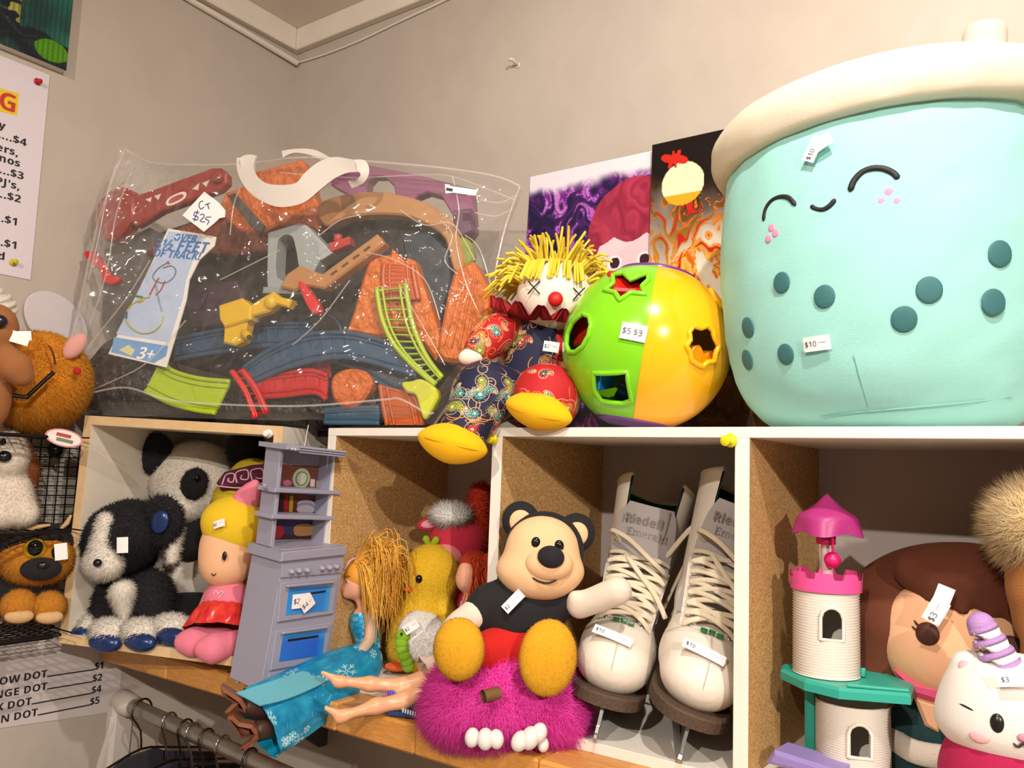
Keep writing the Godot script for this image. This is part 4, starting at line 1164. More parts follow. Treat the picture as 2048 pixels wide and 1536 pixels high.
	slab("red_clip", "small red plastic clip at the left of the bag", loop2(PackedVector2Array([Vector2(-0.3619, 0.2949), Vector2(-0.3433, 0.2982), Vector2(-0.3220, 0.2777), Vector2(-0.3048, 0.2557), Vector2(-0.2835, 0.2500), Vector2(-0.2885, 0.2392), Vector2(-0.3134, 0.2395), Vector2(-0.3245, 0.2632), Vector2(-0.3447, 0.2744)]), 3), -0.042, -0.03, 0.002, red)
	slab("red_dart", "small red dart-shaped piece under the tan straight track", loop2(PackedVector2Array([Vector2(0.0861, 0.2285), Vector2(0.0933, 0.2284), Vector2(0.1146, 0.2052), Vector2(0.1265, 0.1872), Vector2(0.1220, 0.1774), Vector2(0.1111, 0.1823), Vector2(0.0970, 0.2037)]), 3), -0.012, 0.004, 0.002, red)
	var rb := thing("red_block", "red brick with one stud behind the tan straight track", "toy track", Transform3D(Vector3(0.9297, -0.0105, -0.3681), Vector3(0.0097, 0.9999, -0.0039), Vector3(0.3681, 0, 0.9298), Vector3(-0.8057, 1.566, 0.0692)), "track pieces in the clear bag")
	part(rb, "brick", g_prism(PackedVector2Array([Vector2(0.1170, 0.3028), Vector2(0.1538, 0.3138), Vector2(0.1566, 0.3003), Vector2(0.1217, 0.2875)]), -0.05, -0.03, 0.001), plastic.call("b8322c"))
	part(rb, "stud", g_tube([Vector3(0.1317, 0.3076, -0.036), Vector3(0.131, 0.3178, -0.036)], 0.007, 12), plastic.call("b8322c"))
	# orange mountains and trestles
	slab("orange_mountain", "orange rocky ramp standing in the middle of the bag", PackedVector2Array([Vector2(0.1894, 0.2745), Vector2(0.2022, 0.2793), Vector2(0.2264, 0.2821), Vector2(0.2292, 0.2921), Vector2(0.2514, 0.2701), Vector2(0.2561, 0.2766), Vector2(0.2701, 0.2715), Vector2(0.2882, 0.2263), Vector2(0.3136, 0.1656), Vector2(0.3261, 0.1226), Vector2(0.3136, 0.1097), Vector2(0.2938, 0.1334), Vector2(0.2539, 0.1509), Vector2(0.2166, 0.1442), Vector2(0.1584, 0.1537), Vector2(0.1699, 0.1900), Vector2(0.1763, 0.2231)]), -0.07, -0.03, 0.006, rock2)
	slab("orange_mountain", "orange rocky ramp at the right end of the bag", PackedVector2Array([Vector2(0.3388, 0.2493), Vector2(0.3562, 0.2636), Vector2(0.3709, 0.2666), Vector2(0.3923, 0.2326), Vector2(0.4046, 0.2133), Vector2(0.4050, 0.1737), Vector2(0.3893, 0.1343), Vector2(0.3534, 0.1055), Vector2(0.3286, 0.1083), Vector2(0.3163, 0.1209), Vector2(0.3236, 0.1656), Vector2(0.3308, 0.2138)]), -0.07, -0.025, 0.006, rock2)
	for k in 6:
		var f := k / 5.0
		var p0 := Vector3(0.3554, 0.2479, -0.022).lerp(Vector3(0.3315, 0.1325, -0.022), f); var p1 := Vector3(0.3801, 0.2451, -0.022).lerp(Vector3(0.3662, 0.1249, -0.022), f)
		if k < 4:
			solo("mountain_rib", "upright orange rib on the right orange ramp, rib %s from left" % ["first", "second", "third", "fourth"][k], "toy track", g_tube([Vector3(0.3549, 0.246, -0.024).lerp(Vector3(0.3795, 0.244, -0.024), k / 3.0), Vector3(0.3308, 0.1328, -0.024).lerp(Vector3(0.3688, 0.1253, -0.024), k / 3.0)], 0.0022, 6), rock2, Transform3D(Vector3(0.9297, -0.0105, -0.3681), Vector3(0.0097, 0.9999, -0.0039), Vector3(0.3681, 0, 0.9298), Vector3(-0.8057, 1.566, 0.0692)), "ribs of the right orange ramp")
	track("orange ladder track on the front of the middle orange ramp", [Vector3(0.2223, 0.2646, -0.026), Vector3(0.2223, 0.2382, -0.026), Vector3(0.228, 0.2054, -0.026)], [Vector3(0.2705, 0.2622, -0.026), Vector3(0.2754, 0.2377, -0.026), Vector3(0.2842, 0.2051, -0.026)], plastic.call("c05a1e"), 9)
	slab("orange_disc_rock", "round orange rock piece near the bottom of the bag", loop2(PackedVector2Array([Vector2(0.1443, 0.0769), Vector2(0.1676, 0.0918), Vector2(0.2007, 0.0891), Vector2(0.2141, 0.0686), Vector2(0.1990, 0.0395), Vector2(0.1722, 0.0292), Vector2(0.1485, 0.0447)])), -0.05, -0.02, 0.005, rockm)
	track("orange trestle track at the bottom of the bag beside the lime leaf", [Vector3(0.2303, 0.0675, -0.022), Vector3(0.2375, 0.0359, -0.022), Vector3(0.2464, 0.0046, -0.022)], [Vector3(0.2849, 0.056, -0.022), Vector3(0.2962, 0.0335, -0.022), Vector3(0.3045, 0.0065, -0.022)], plastic.call("b5551e"), 5)
	# blue tracks
	var blue: Material = plastic.call("2b4d6b")
	track("dark blue toy track lying behind the yellow crane", [Vector3(-0.1713, 0.1397, -0.05), Vector3(-0.094, 0.156, -0.05), Vector3(-0.0087, 0.1684, -0.05), Vector3(0.0843, 0.1704, -0.05)], [Vector3(-0.1585, 0.105, -0.04), Vector3(-0.0838, 0.118, -0.04), Vector3(0.0007, 0.1291, -0.04), Vector3(0.1105, 0.1335, -0.04)], blue, 16)
	track("blue curved toy track arching over the red tracks", [Vector3(-0.0185, 0.09, -0.028), Vector3(0.027, 0.1208, -0.028), Vector3(0.0887, 0.1463, -0.028), Vector3(0.1684, 0.1501, -0.028), Vector3(0.2473, 0.1327, -0.028), Vector3(0.2867, 0.1251, -0.028)], [Vector3(0.0011, 0.0641, -0.018), Vector3(0.0538, 0.0865, -0.018), Vector3(0.1151, 0.1038, -0.018), Vector3(0.176, 0.1095, -0.018), Vector3(0.2539, 0.0929, -0.018), Vector3(0.2913, 0.0825, -0.018)], blue, 18)
	track("deep blue toy track bent under the blue curved one", [Vector3(0.1617, 0.1347, -0.045), Vector3(0.1982, 0.1169, -0.045), Vector3(0.2432, 0.0931, -0.045), Vector3(0.285, 0.0793, -0.045)], [Vector3(0.1302, 0.1104, -0.04), Vector3(0.1847, 0.0915, -0.04), Vector3(0.2384, 0.0649, -0.04), Vector3(0.2816, 0.0546, -0.04)], plastic.call("24415e"), 9)
	track("blue toy track lying flat along the bag's bottom", [Vector3(0.1329, 0.0242, -0.03), Vector3(0.1763, 0.0286, -0.03), Vector3(0.2277, 0.0316, -0.03)], [Vector3(0.1393, 0.0043, -0.02), Vector3(0.1826, 0.0056, -0.02), Vector3(0.2335, 0.0072, -0.02)], plastic.call("35566e"), 8)
	var ring := []
	for k in 33:
		ring.append(Vector3(0.1024, 0.1502, -0.05) + Vector3(cos(TAU * k / 32), sin(TAU * k / 32) * 0.9, 0) * 0.042)
	solo("navy_loop", "dark navy ring of looped toy track in the middle of the bag", "toy track", g_tube(ring, 0.007, 8, 0.6), plastic.call("1e2c40"), Transform3D(Vector3(0.9297, -0.0105, -0.3681), Vector3(0.0097, 0.9999, -0.0039), Vector3(0.3681, 0, 0.9298), Vector3(-0.8057, 1.566, 0.0692)), "track pieces in the clear bag")
	slab("plum_block", "dark plum toy block behind the yellow crane", PackedVector2Array([Vector2(-0.1719, 0.2236), Vector2(-0.1389, 0.2448), Vector2(-0.0701, 0.2495), Vector2(-0.0475, 0.2140), Vector2(-0.0823, 0.1701), Vector2(-0.1506, 0.1610)]), -0.085, -0.06, 0.004, plastic.call("43323e"))
	slab("navy_block", "dark navy toy hull behind the orange ramps", PackedVector2Array([Vector2(0.2311, 0.3225), Vector2(0.2833, 0.3280), Vector2(0.3198, 0.2952), Vector2(0.3269, 0.2452), Vector2(0.3094, 0.1793), Vector2(0.2710, 0.2458), Vector2(0.2444, 0.2798)]), -0.085, -0.06, 0.004, plastic.call("22303e"))
	# lime tracks
	var lime: Material = plastic.call("a5bf1c")
	track("lime green curved track at the bottom left of the bag", [Vector3(-0.1686, 0.0975, -0.012), Vector3(-0.1378, 0.0809, -0.012), Vector3(-0.0889, 0.07, -0.012), Vector3(-0.0305, 0.0661, -0.012)], [Vector3(-0.1813, 0.0466, 0), Vector3(-0.1332, 0.0276, 0), Vector3(-0.0849, 0.0173, 0), Vector3(-0.0455, 0.0135, 0)], lime, 6)
	track("long lime green track sweeping down before the orange ramp", [Vector3(0.2172, 0.2219, -0.012), Vector3(0.231, 0.1701, -0.012), Vector3(0.2539, 0.1302, -0.012), Vector3(0.2894, 0.0958, -0.012), Vector3(0.3255, 0.0683, -0.012)], [Vector3(0.2661, 0.2279, -0.012), Vector3(0.2798, 0.1702, -0.012), Vector3(0.2972, 0.1306, -0.012), Vector3(0.3154, 0.1025, -0.012), Vector3(0.3363, 0.0794, -0.012)], lime, 14, true)
	slab("lime_leaf", "lime yellow toy palm leaf at the bottom right of the bag", loop2(PackedVector2Array([Vector2(0.2710, 0.0694), Vector2(0.2873, 0.0729), Vector2(0.3034, 0.0763), Vector2(0.3253, 0.0643), Vector2(0.3325, 0.0522), Vector2(0.3270, 0.0351), Vector2(0.3121, 0.0147), Vector2(0.3029, 0.0314), Vector2(0.2952, 0.0513), Vector2(0.2801, 0.0556)]), 3), -0.018, -0.004, 0.003, plastic.call("c3c93a"))
	slab("olive_bit", "small olive green toy bush at the right of the bag", loop2(PackedVector2Array([Vector2(0.3348, 0.3121), Vector2(0.3544, 0.3083), Vector2(0.3641, 0.2834), Vector2(0.3566, 0.2671), Vector2(0.3412, 0.2723)]), 3), -0.065, -0.05, 0.003, plastic.call("7f8f1e"))
	# red tracks
	track("bright red lattice track at the bottom of the bag", [Vector3(-0.0251, 0.0834, -0.004), Vector3(0.0015, 0.0527, -0.004), Vector3(0.0254, 0.0077, -0.004)], [Vector3(-0.0051, 0.0854, -0.004), Vector3(0.0231, 0.0548, -0.004), Vector3(0.0462, 0.0164, -0.004)], plastic.call("c9151b"), 6, true)
	track("red toy track lying across the bottom of the bag", [Vector3(-0.0051, 0.0782, -0.026), Vector3(0.0497, 0.0825, -0.026), Vector3(0.1033, 0.0883, -0.026), Vector3(0.1358, 0.0807, -0.026)], [Vector3(0.0165, 0.0409, -0.014), Vector3(0.0685, 0.0454, -0.014), Vector3(0.1212, 0.0515, -0.014), Vector3(0.143, 0.0408, -0.014)], plastic.call("b8151c"), 9)
	track("dark red toy track under the blue curved track", [Vector3(0.0404, 0.0992, -0.04), Vector3(0.0858, 0.1032, -0.04), Vector3(0.1309, 0.1022, -0.04)], [Vector3(0.0442, 0.0803, -0.036), Vector3(0.0895, 0.0828, -0.036), Vector3(0.1379, 0.082, -0.036)], plastic.call("8e1a1c"), 7)
	bag_card()
	bag_skin()

func bag_card() -> void:
	var t := thing("track_card", "pale blue cardboard panel reading over 3½ feet of track", "card", Transform3D(Vector3(0.9297, -0.0105, -0.3681), Vector3(0.0097, 0.9999, -0.0039), Vector3(0.3681, 0, 0.9298), Vector3(-0.8057, 1.566, 0.0692)))
	part(t, "card", g_prism(PackedVector2Array([Vector2(-0.1617, 0.3233), Vector2(-0.0951, 0.3121), Vector2(-0.0681, 0.3063), Vector2(-0.0704, 0.2909), Vector2(-0.0965, 0.2675), Vector2(-0.1121, 0.2336), Vector2(-0.1144, 0.1997), Vector2(-0.1409, 0.0859), Vector2(-0.2562, 0.1072)]), 0.0055, 0.008, 0.0003), mt("ebe8e4", 0.7))
	part(t, "printed_panel", g_prism(PackedVector2Array([Vector2(-0.1589, 0.3187), Vector2(-0.0954, 0.3085), Vector2(-0.1175, 0.2336), Vector2(-0.1207, 0.1996), Vector2(-0.1393, 0.1286), Vector2(-0.2438, 0.1415)]), 0.008, 0.0085), mt("b4c6e4", 0.6))
	part(t, "bottom_band", g_prism(PackedVector2Array(PackedVector2Array([Vector2(-0.2472, 0.1363), Vector2(-0.1405, 0.1219), Vector2(-0.1426, 0.1050), Vector2(-0.1643, 0.0930), Vector2(-0.2502, 0.1106)])), 0.008, 0.0085), mt("6fa3da", 0.6))
	var ink := mt("2a6db4", 0.6)
	var bs := Basis(Vector3(1, -0.09, 0), Vector3(0.36, 0.93, 0), Vector3(0, 0, 1))
	text(t, "OVER", 0.0175, ink, Transform3D(bs, Vector3(-0.1253, 0.3056, 0.009)))
	text(t, "3½ FEET", 0.0265, ink, Transform3D(bs, Vector3(-0.1326, 0.292, 0.009)))
	text(t, "OF TRACK!", 0.0185, ink, Transform3D(bs, Vector3(-0.1388, 0.2774, 0.009)))
	text(t, "3+", 0.03, mt("f4f4f4", 0.6), Transform3D(bs, Vector3(-0.18, 0.1079, 0.009)))
	var ring := func(pts: Array, r: float, hex: String, called: String) -> void:
		part(t, called, g_tube(curve(pts, 5), r, 6, 0.4), mt(hex, 0.7))
	ring.call([Vector3(-0.1531, 0.2648, 0.0088), Vector3(-0.1715, 0.2548, 0.0088), Vector3(-0.1817, 0.2411, 0.0088), Vector3(-0.175, 0.2324, 0.0088), Vector3(-0.1571, 0.2288, 0.0088), Vector3(-0.1426, 0.2372, 0.0088), Vector3(-0.138, 0.2491, 0.0088), Vector3(-0.1466, 0.2578, 0.0088), Vector3(-0.1637, 0.2547, 0.0088)], 0.0016, "4a5560", "printed_loop")
	ring.call([Vector3(-0.1551, 0.2657, 0.0088), Vector3(-0.1518, 0.2614, 0.0088)], 0.003, "c8402c", "printed_flag")
	ring.call([Vector3(-0.1697, 0.2375, 0.0088), Vector3(-0.1778, 0.2221, 0.0088), Vector3(-0.1841, 0.2084, 0.0088)], 0.0028, "b03a28", "printed_tower")
	ring.call([Vector3(-0.1575, 0.2322, 0.0088), Vector3(-0.1636, 0.2169, 0.0088), Vector3(-0.1724, 0.2083, 0.0088)], 0.0022, "b03a28", "printed_tower")
	ring.call([Vector3(-0.1746, 0.229, 0.0088), Vector3(-0.1657, 0.1998, 0.0088), Vector3(-0.1579, 0.181, 0.0088)], 0.0022, "8a8f94", "printed_ramp")
	ring.call([Vector3(-0.1837, 0.205, 0.0088), Vector3(-0.2027, 0.1999, 0.0088), Vector3(-0.2193, 0.1897, 0.0088), Vector3(-0.2273, 0.1725, 0.0088), Vector3(-0.2153, 0.1536, 0.0088), Vector3(-0.1946, 0.1434, 0.0088), Vector3(-0.1715, 0.1452, 0.0088), Vector3(-0.1574, 0.1572, 0.0088), Vector3(-0.1532, 0.1725, 0.0088)], 0.0026, "b5b03a", "printed_track")
	ring.call([Vector3(-0.226, 0.1793, 0.0088), Vector3(-0.2257, 0.1673, 0.0088)], 0.0034, "2c4a86", "printed_train")
	ring.call([Vector3(-0.2113, 0.2069, 0.0088), Vector3(-0.1974, 0.2051, 0.0088)], 0.0042, "4f8a4c", "printed_bush")
	ring.call([Vector3(-0.2043, 0.1965, 0.0088), Vector3(-0.1949, 0.1999, 0.0088)], 0.0044, "d9b81e", "printed_sign")
	part(t, "torn_patch", g_prism(PackedVector2Array([Vector2(-0.2345, 0.1141), Vector2(-0.2178, 0.1228), Vector2(-0.2032, 0.1145), Vector2(-0.2099, 0.1042)]), 0.0085, 0.0088), mt("d8d29a", 0.7))
	# handwritten note taped on the outside
	var n := thing("price_note", "white paper note with handwritten ct. $25 on the clear bag", "note", Transform3D(Vector3(0.9297, -0.0105, -0.3681), Vector3(0.0097, 0.9999, -0.0039), Vector3(0.3681, 0, 0.9298), Vector3(-0.8057, 1.566, 0.0692)))
	part(n, "paper", g_prism(PackedVector2Array([Vector2(-0.0799, 0.3759), Vector2(-0.0520, 0.3571), Vector2(-0.0378, 0.3431), Vector2(-0.0376, 0.3314), Vector2(-0.0476, 0.3300), Vector2(-0.0544, 0.3235), Vector2(-0.0742, 0.3080), Vector2(-0.1174, 0.3371)]), 0.0325, 0.0332), mt("f3f0f2", 0.7))
	var pen := mt("2a3a86", 0.6)
	for s in [[Vector3(-0.0805, 0.3599, 0.0335), Vector3(-0.086, 0.3584, 0.0335), Vector3(-0.0872, 0.3516, 0.0335), Vector3(-0.083, 0.3464, 0.0335), Vector3(-0.0777, 0.3496, 0.0335)], [Vector3(-0.0761, 0.353, 0.0335), Vector3(-0.0671, 0.3561, 0.0335)], [Vector3(-0.0716, 0.3545, 0.0335), Vector3(-0.068, 0.3459, 0.0335)], [Vector3(-0.086, 0.3397, 0.0335), Vector3(-0.0937, 0.3417, 0.0335), Vector3(-0.095, 0.3358, 0.0335), Vector3(-0.0873, 0.333, 0.0335), Vector3(-0.0886, 0.328, 0.0335), Vector3(-0.0973, 0.3308, 0.0335)], [Vector3(-0.0884, 0.3449, 0.0335), Vector3(-0.0941, 0.3264, 0.0335)], [Vector3(-0.0838, 0.3363, 0.0335), Vector3(-0.0784, 0.3378, 0.0335), Vector3(-0.076, 0.3327, 0.0335), Vector3(-0.0828, 0.3261, 0.0335), Vector3(-0.0733, 0.3242, 0.0335)], [Vector3(-0.0704, 0.3325, 0.0335), Vector3(-0.0729, 0.3292, 0.0335), Vector3(-0.066, 0.3256, 0.0335), Vector3(-0.0692, 0.3198, 0.0335)], [Vector3(-0.0704, 0.3325, 0.0335), Vector3(-0.063, 0.3323, 0.0335)]]:
		part(n, "pen_stroke", g_tube(curve(s, 3), 0.0008, 5), pen)

func bag_skin() -> void:
	var t := thing("clear_bag", "clear plastic zip bag with white webbing handles full of toy track", "bag", Transform3D(Vector3(0.9297, -0.0105, -0.3681), Vector3(0.0097, 0.9999, -0.0039), Vector3(0.3681, 0, 0.9298), Vector3(-0.8057, 1.566, 0.0692)))
	var film := StandardMaterial3D.new()
	film.transparency = BaseMaterial3D.TRANSPARENCY_ALPHA
	film.albedo_color = Color(0.93, 0.93, 0.92, 0.05); film.roughness = 0.09
	var welt := StandardMaterial3D.new()
	welt.transparency = BaseMaterial3D.TRANSPARENCY_ALPHA
	welt.albedo_color = Color(0.92, 0.9, 0.88, 0.22); welt.roughness = 0.12
	var L := curve([Vector3(-0.3874, 0.0032, -0.015), Vector3(-0.3704, 0.0766, -0.015), Vector3(-0.3495, 0.1611, -0.015), Vector3(-0.3383, 0.2416, -0.015), Vector3(-0.3239, 0.3408, -0.015), Vector3(-0.3021, 0.4224, -0.015), Vector3(-0.2826, 0.4794, -0.015)], 5)
	var R := curve([Vector3(0.3144, 0.0083, -0.045), Vector3(0.3616, 0.0807, -0.045), Vector3(0.3874, 0.1367, -0.045), Vector3(0.4045, 0.2006, -0.045), Vector3(0.4033, 0.257, -0.045), Vector3(0.4161, 0.3299, -0.045), Vector3(0.4361, 0.3932, -0.045)], 5)
	var top := curve([Vector3(-0.2954, 0.4861, -0.03), Vector3(-0.2404, 0.4584, -0.03), Vector3(-0.1583, 0.4491, -0.03), Vector3(-0.0596, 0.4464, -0.03), Vector3(0.0539, 0.4526, -0.03), Vector3(0.1733, 0.4409, -0.03), Vector3(0.3052, 0.4238, -0.03), Vector3(0.3982, 0.4057, -0.03), Vector3(0.4398, 0.3877, -0.03)], 5)
	var n1 := noise(16.0, 3, FastNoiseLite.TYPE_SIMPLEX_SMOOTH, 4)
	var n2 := noise(7.0, 2, FastNoiseLite.TYPE_SIMPLEX_SMOOTH, 9)
	var at := func(arr: Array, f: float) -> Vector3:
		var x := f * (arr.size() - 1); var i := mini(int(x), arr.size() - 2)
		return arr[i].lerp(arr[i + 1], x - i)
	for side in 2:
		var g := Geo.new()
		g.grid(120, 72, func(u: float, w: float) -> Vector3:
			var p: Vector3 = at.call(L, w).lerp(at.call(R, w), u)
			var c: Vector3 = at.call(top, u) - L[L.size() - 1].lerp(R[R.size() - 1], u)
			p += c * pow(w, 5)
			var e := pow(clampf(minf(u, 1 - u) * 9.0, 0, 1), 0.6) * pow(clampf(minf(w * 9.0, (1 - w) * 5.0), 0, 1), 0.6)
			var k := (1.0 - absf(n1.get_noise_2d(p.x * 1.3 + p.y, p.y * 0.8 - p.x * 0.6)) * 2.0) * 0.0075 + n2.get_noise_2d(p.x, p.y) * 0.012
			var edge := 1.0 + 2.0 * pow(absf(u - 0.5) * 2.0, 6)
			var base := lerpf(-0.015, -0.045, u)
			p.z = (base + (0.023 - base) * e + k * e * edge) if side == 0 else (base - 0.005 - 0.1 * e * smoothstep(-0.05, 0.18, u) + k * e)
			return p, side == 0)
		part(t, "film_front" if side == 0 else "film_back", g, film)
	var rim := []
	for k in 40:
		rim.append(at.call(L, k / 40.0))
	part(t, "welt", g_tube(rim, 0.0022, 6), welt)
	rim = []
	for k in 41:
		rim.append(at.call(R, k / 40.0))
	part(t, "welt", g_tube(rim, 0.0022, 6), welt)
	rim = []
	for k in 41:
		rim.append(at.call(top, k / 40.0))
	part(t, "welt", g_tube(rim, 0.002, 6), welt)
	part(t, "welt", g_tube(curve([Vector3(-0.2847, 0.035, 0.024), Vector3(-0.2033, 0.0494, 0.024), Vector3(-0.1254, 0.0322, 0.024), Vector3(-0.0327, 0.0264, 0.024), Vector3(0.117, 0.0271, 0.024), Vector3(0.2498, 0.0398, 0.024), Vector3(0.2821, 0.0421, 0.024), Vector3(0.3232, 0.0235, 0.024), Vector3(0.3375, 0.0224, 0.024)], 6), 0.0018, 6), welt, Transform3D(), "seam along the bottom of the front")
	part(t, "zip_line", g_tube(curve([Vector3(0.0244, 0.4239, -0.02), Vector3(0.1533, 0.4098, -0.02), Vector3(0.267, 0.4092, -0.02), Vector3(0.3265, 0.405, -0.02), Vector3(0.394, 0.3794, -0.02), Vector3(0.4354, 0.3618, -0.02)], 6), 0.0012, 6), welt)
	# creases where the film is folded
	for q in [[Vector3(0.3451, 0.3888, 0.022), Vector3(0.3586, 0.3344, 0.022), Vector3(0.3564, 0.2875, 0.022), Vector3(0.3741, 0.2251, 0.022), Vector3(0.3962, 0.179, 0.022)], [Vector3(0.3296, 0.3189, 0.024), Vector3(0.351, 0.2948, 0.024), Vector3(0.3413, 0.256, 0.024), Vector3(0.3624, 0.234, 0.024)], [Vector3(0.2639, 0.3362, 0.026), Vector3(0.3065, 0.3111, 0.026), Vector3(0.3508, 0.3114, 0.026), Vector3(0.3895, 0.2547, 0.026)], [Vector3(0.2142, 0.2696, 0.026), Vector3(0.2608, 0.2568, 0.026), Vector3(0.3117, 0.2248, 0.026), Vector3(0.3394, 0.163, 0.026)], [Vector3(0.2726, 0.213, 0.028), Vector3(0.3171, 0.1472, 0.028), Vector3(0.3519, 0.0944, 0.028)], [Vector3(0.3697, 0.2955, 0.02), Vector3(0.3947, 0.2717, 0.02), Vector3(0.4221, 0.1946, 0.02)], [Vector3(-0.271, 0.4367, 0.016), Vector3(-0.2842, 0.3746, 0.016), Vector3(-0.2923, 0.3039, 0.016), Vector3(-0.3043, 0.2338, 0.016)], [Vector3(-0.2375, 0.421, 0.018), Vector3(-0.2592, 0.3466, 0.018), Vector3(-0.2663, 0.2503, 0.018), Vector3(-0.2892, 0.1551, 0.018)], [Vector3(-0.1817, 0.2658, 0.02), Vector3(-0.223, 0.1976, 0.02), Vector3(-0.2834, 0.1205, 0.02), Vector3(-0.3253, 0.0515, 0.02)], [Vector3(-0.1024, 0.1636, 0.02), Vector3(-0.1636, 0.0964, 0.02), Vector3(-0.2273, 0.0619, 0.02), Vector3(-0.3317, 0.0216, 0.02)], [Vector3(-0.0428, 0.2291, 0.024), Vector3(0.0271, 0.2613, 0.024), Vector3(0.0615, 0.2771, 0.024)], [Vector3(0.1299, 0.3002, 0.024), Vector3(0.1627, 0.3237, 0.024), Vector3(0.1963, 0.3309, 0.024)], [Vector3(0.0962, 0.1231, 0.024), Vector3(0.1405, 0.1631, 0.024), Vector3(0.1869, 0.2266, 0.024)], [Vector3(-0.0071, 0.4146, 0.02), Vector3(-0.0302, 0.3644, 0.02), Vector3(-0.0341, 0.3053, 0.02)], [Vector3(0.3894, 0.3512, 0.016), Vector3(0.4213, 0.3461, 0.016), Vector3(0.4443, 0.3555, 0.016)], [Vector3(0.3825, 0.3317, 0.016), Vector3(0.4145, 0.3252, 0.016), Vector3(0.4391, 0.3338, 0.016)]]:
		part(t, "crease", g_tube(curve(q, 6), 0.0011, 6), welt)
	# loops of webbing
	var web := webbing()
	part(t, "handle", ribbon([Vector3(-0.0265, 0.4321, 0.03), Vector3(-0.0224, 0.4081, 0.03), Vector3(-0.0052, 0.3803, 0.03), Vector3(0.0221, 0.3592, 0.03), Vector3(0.059, 0.3463, 0.03), Vector3(0.0993, 0.3516, 0.03), Vector3(0.1274, 0.372, 0.03), Vector3(0.1504, 0.3891, 0.03), Vector3(0.1721, 0.398, 0.03), Vector3(0.1891, 0.3989, 0.03)], [Vector3(0.0138, 0.432, 0.036), Vector3(0.0099, 0.4145, 0.036), Vector3(0.0169, 0.3974, 0.036), Vector3(0.0342, 0.385, 0.036), Vector3(0.0595, 0.3807, 0.036), Vector3(0.0877, 0.3829, 0.036), Vector3(0.1022, 0.3988, 0.036), Vector3(0.1253, 0.4159, 0.036), Vector3(0.1525, 0.4229, 0.036), Vector3(0.1855, 0.4164, 0.036)], 0.0022), web, Transform3D(), "white webbing handle in front")
	part(t, "handle", ribbon([Vector3(0.1891, 0.3989, 0.03), Vector3(0.1943, 0.3971, 0.03), Vector3(0.1947, 0.3922, 0.03), Vector3(0.1883, 0.3859, 0.03), Vector3(0.1747, 0.3848, 0.03)], [Vector3(0.1777, 0.423, 0.02), Vector3(0.1968, 0.4204, 0.02), Vector3(0.2048, 0.4036, 0.02), Vector3(0.1975, 0.3859, 0.02), Vector3(0.1776, 0.3769, 0.02)], 0.0022), web)
	part(t, "handle", ribbon([Vector3(-0.0168, 0.4276, 0.036), Vector3(-0.0117, 0.4324, 0.036), Vector3(0.0009, 0.4344, 0.036), Vector3(0.012, 0.4321, 0.036)], [Vector3(-0.015, 0.4069, 0.03), Vector3(-0.0078, 0.4092, 0.03), Vector3(0.003, 0.4104, 0.03), Vector3(0.0085, 0.4101, 0.03)], 0.0022), web)
	part(t, "handle", ribbon([Vector3(0.0041, 0.4659, -0.06), Vector3(0.0266, 0.4738, -0.06), Vector3(0.0605, 0.4668, -0.06), Vector3(0.0948, 0.4491, -0.06), Vector3(0.1236, 0.4372, -0.06)], [Vector3(0.0011, 0.4787, -0.06), Vector3(0.0279, 0.481, -0.06), Vector3(0.0644, 0.4773, -0.06), Vector3(0.0996, 0.4595, -0.06), Vector3(0.1322, 0.4456, -0.06)], 0.0022), web, Transform3D(), "white webbing handle behind")
	# barcode sticker
	var s := part(t, "barcode_sticker", g_prism(PackedVector2Array([Vector2(0.3351, 0.3750), Vector2(0.3891, 0.3658), Vector2(0.3849, 0.3550), Vector2(0.3488, 0.3610), Vector2(0.3368, 0.3599)]), 0.0256, 0.026), mt("eeeaec", 0.6))
	for k in 9:
		part(s, "bar", g_box(Vector3(0.0008 + 0.0007 * (k % 3), 0.0045, 0.0003), Vector3(0.338, 0.3669, 0.0262).lerp(Vector3(0.347, 0.365, 0.0262), k / 8.0)), mt("3a3540", 0.7))
	part(s, "print_line", g_prism(PackedVector2Array([Vector2(0.3433, 0.3734), Vector2(0.3868, 0.3658), Vector2(0.3861, 0.3643), Vector2(0.3434, 0.3718)]), 0.026, 0.0262), mt("5a5560", 0.7))


func webbing() -> StandardMaterial3D:
	# woven band: small ribs across
	var im := Image.create(64, 64, false, Image.FORMAT_RGB8)
	for y in 64:
		for x in 64:
			var a := 0.5 + 0.5 * sin(x * TAU / 8.0) * sin(y * TAU / 8.0)
			im.set_pixel(x, y, Color("c4bdb6").lerp(Color("e2ddd8"), a))
	var m := StandardMaterial3D.new()
	m.albedo_texture = ImageTexture.create_from_image(im)
	m.roughness = 0.8; m.uv1_triplanar = true; m.uv1_scale = Vector3.ONE * 90.0
	return m

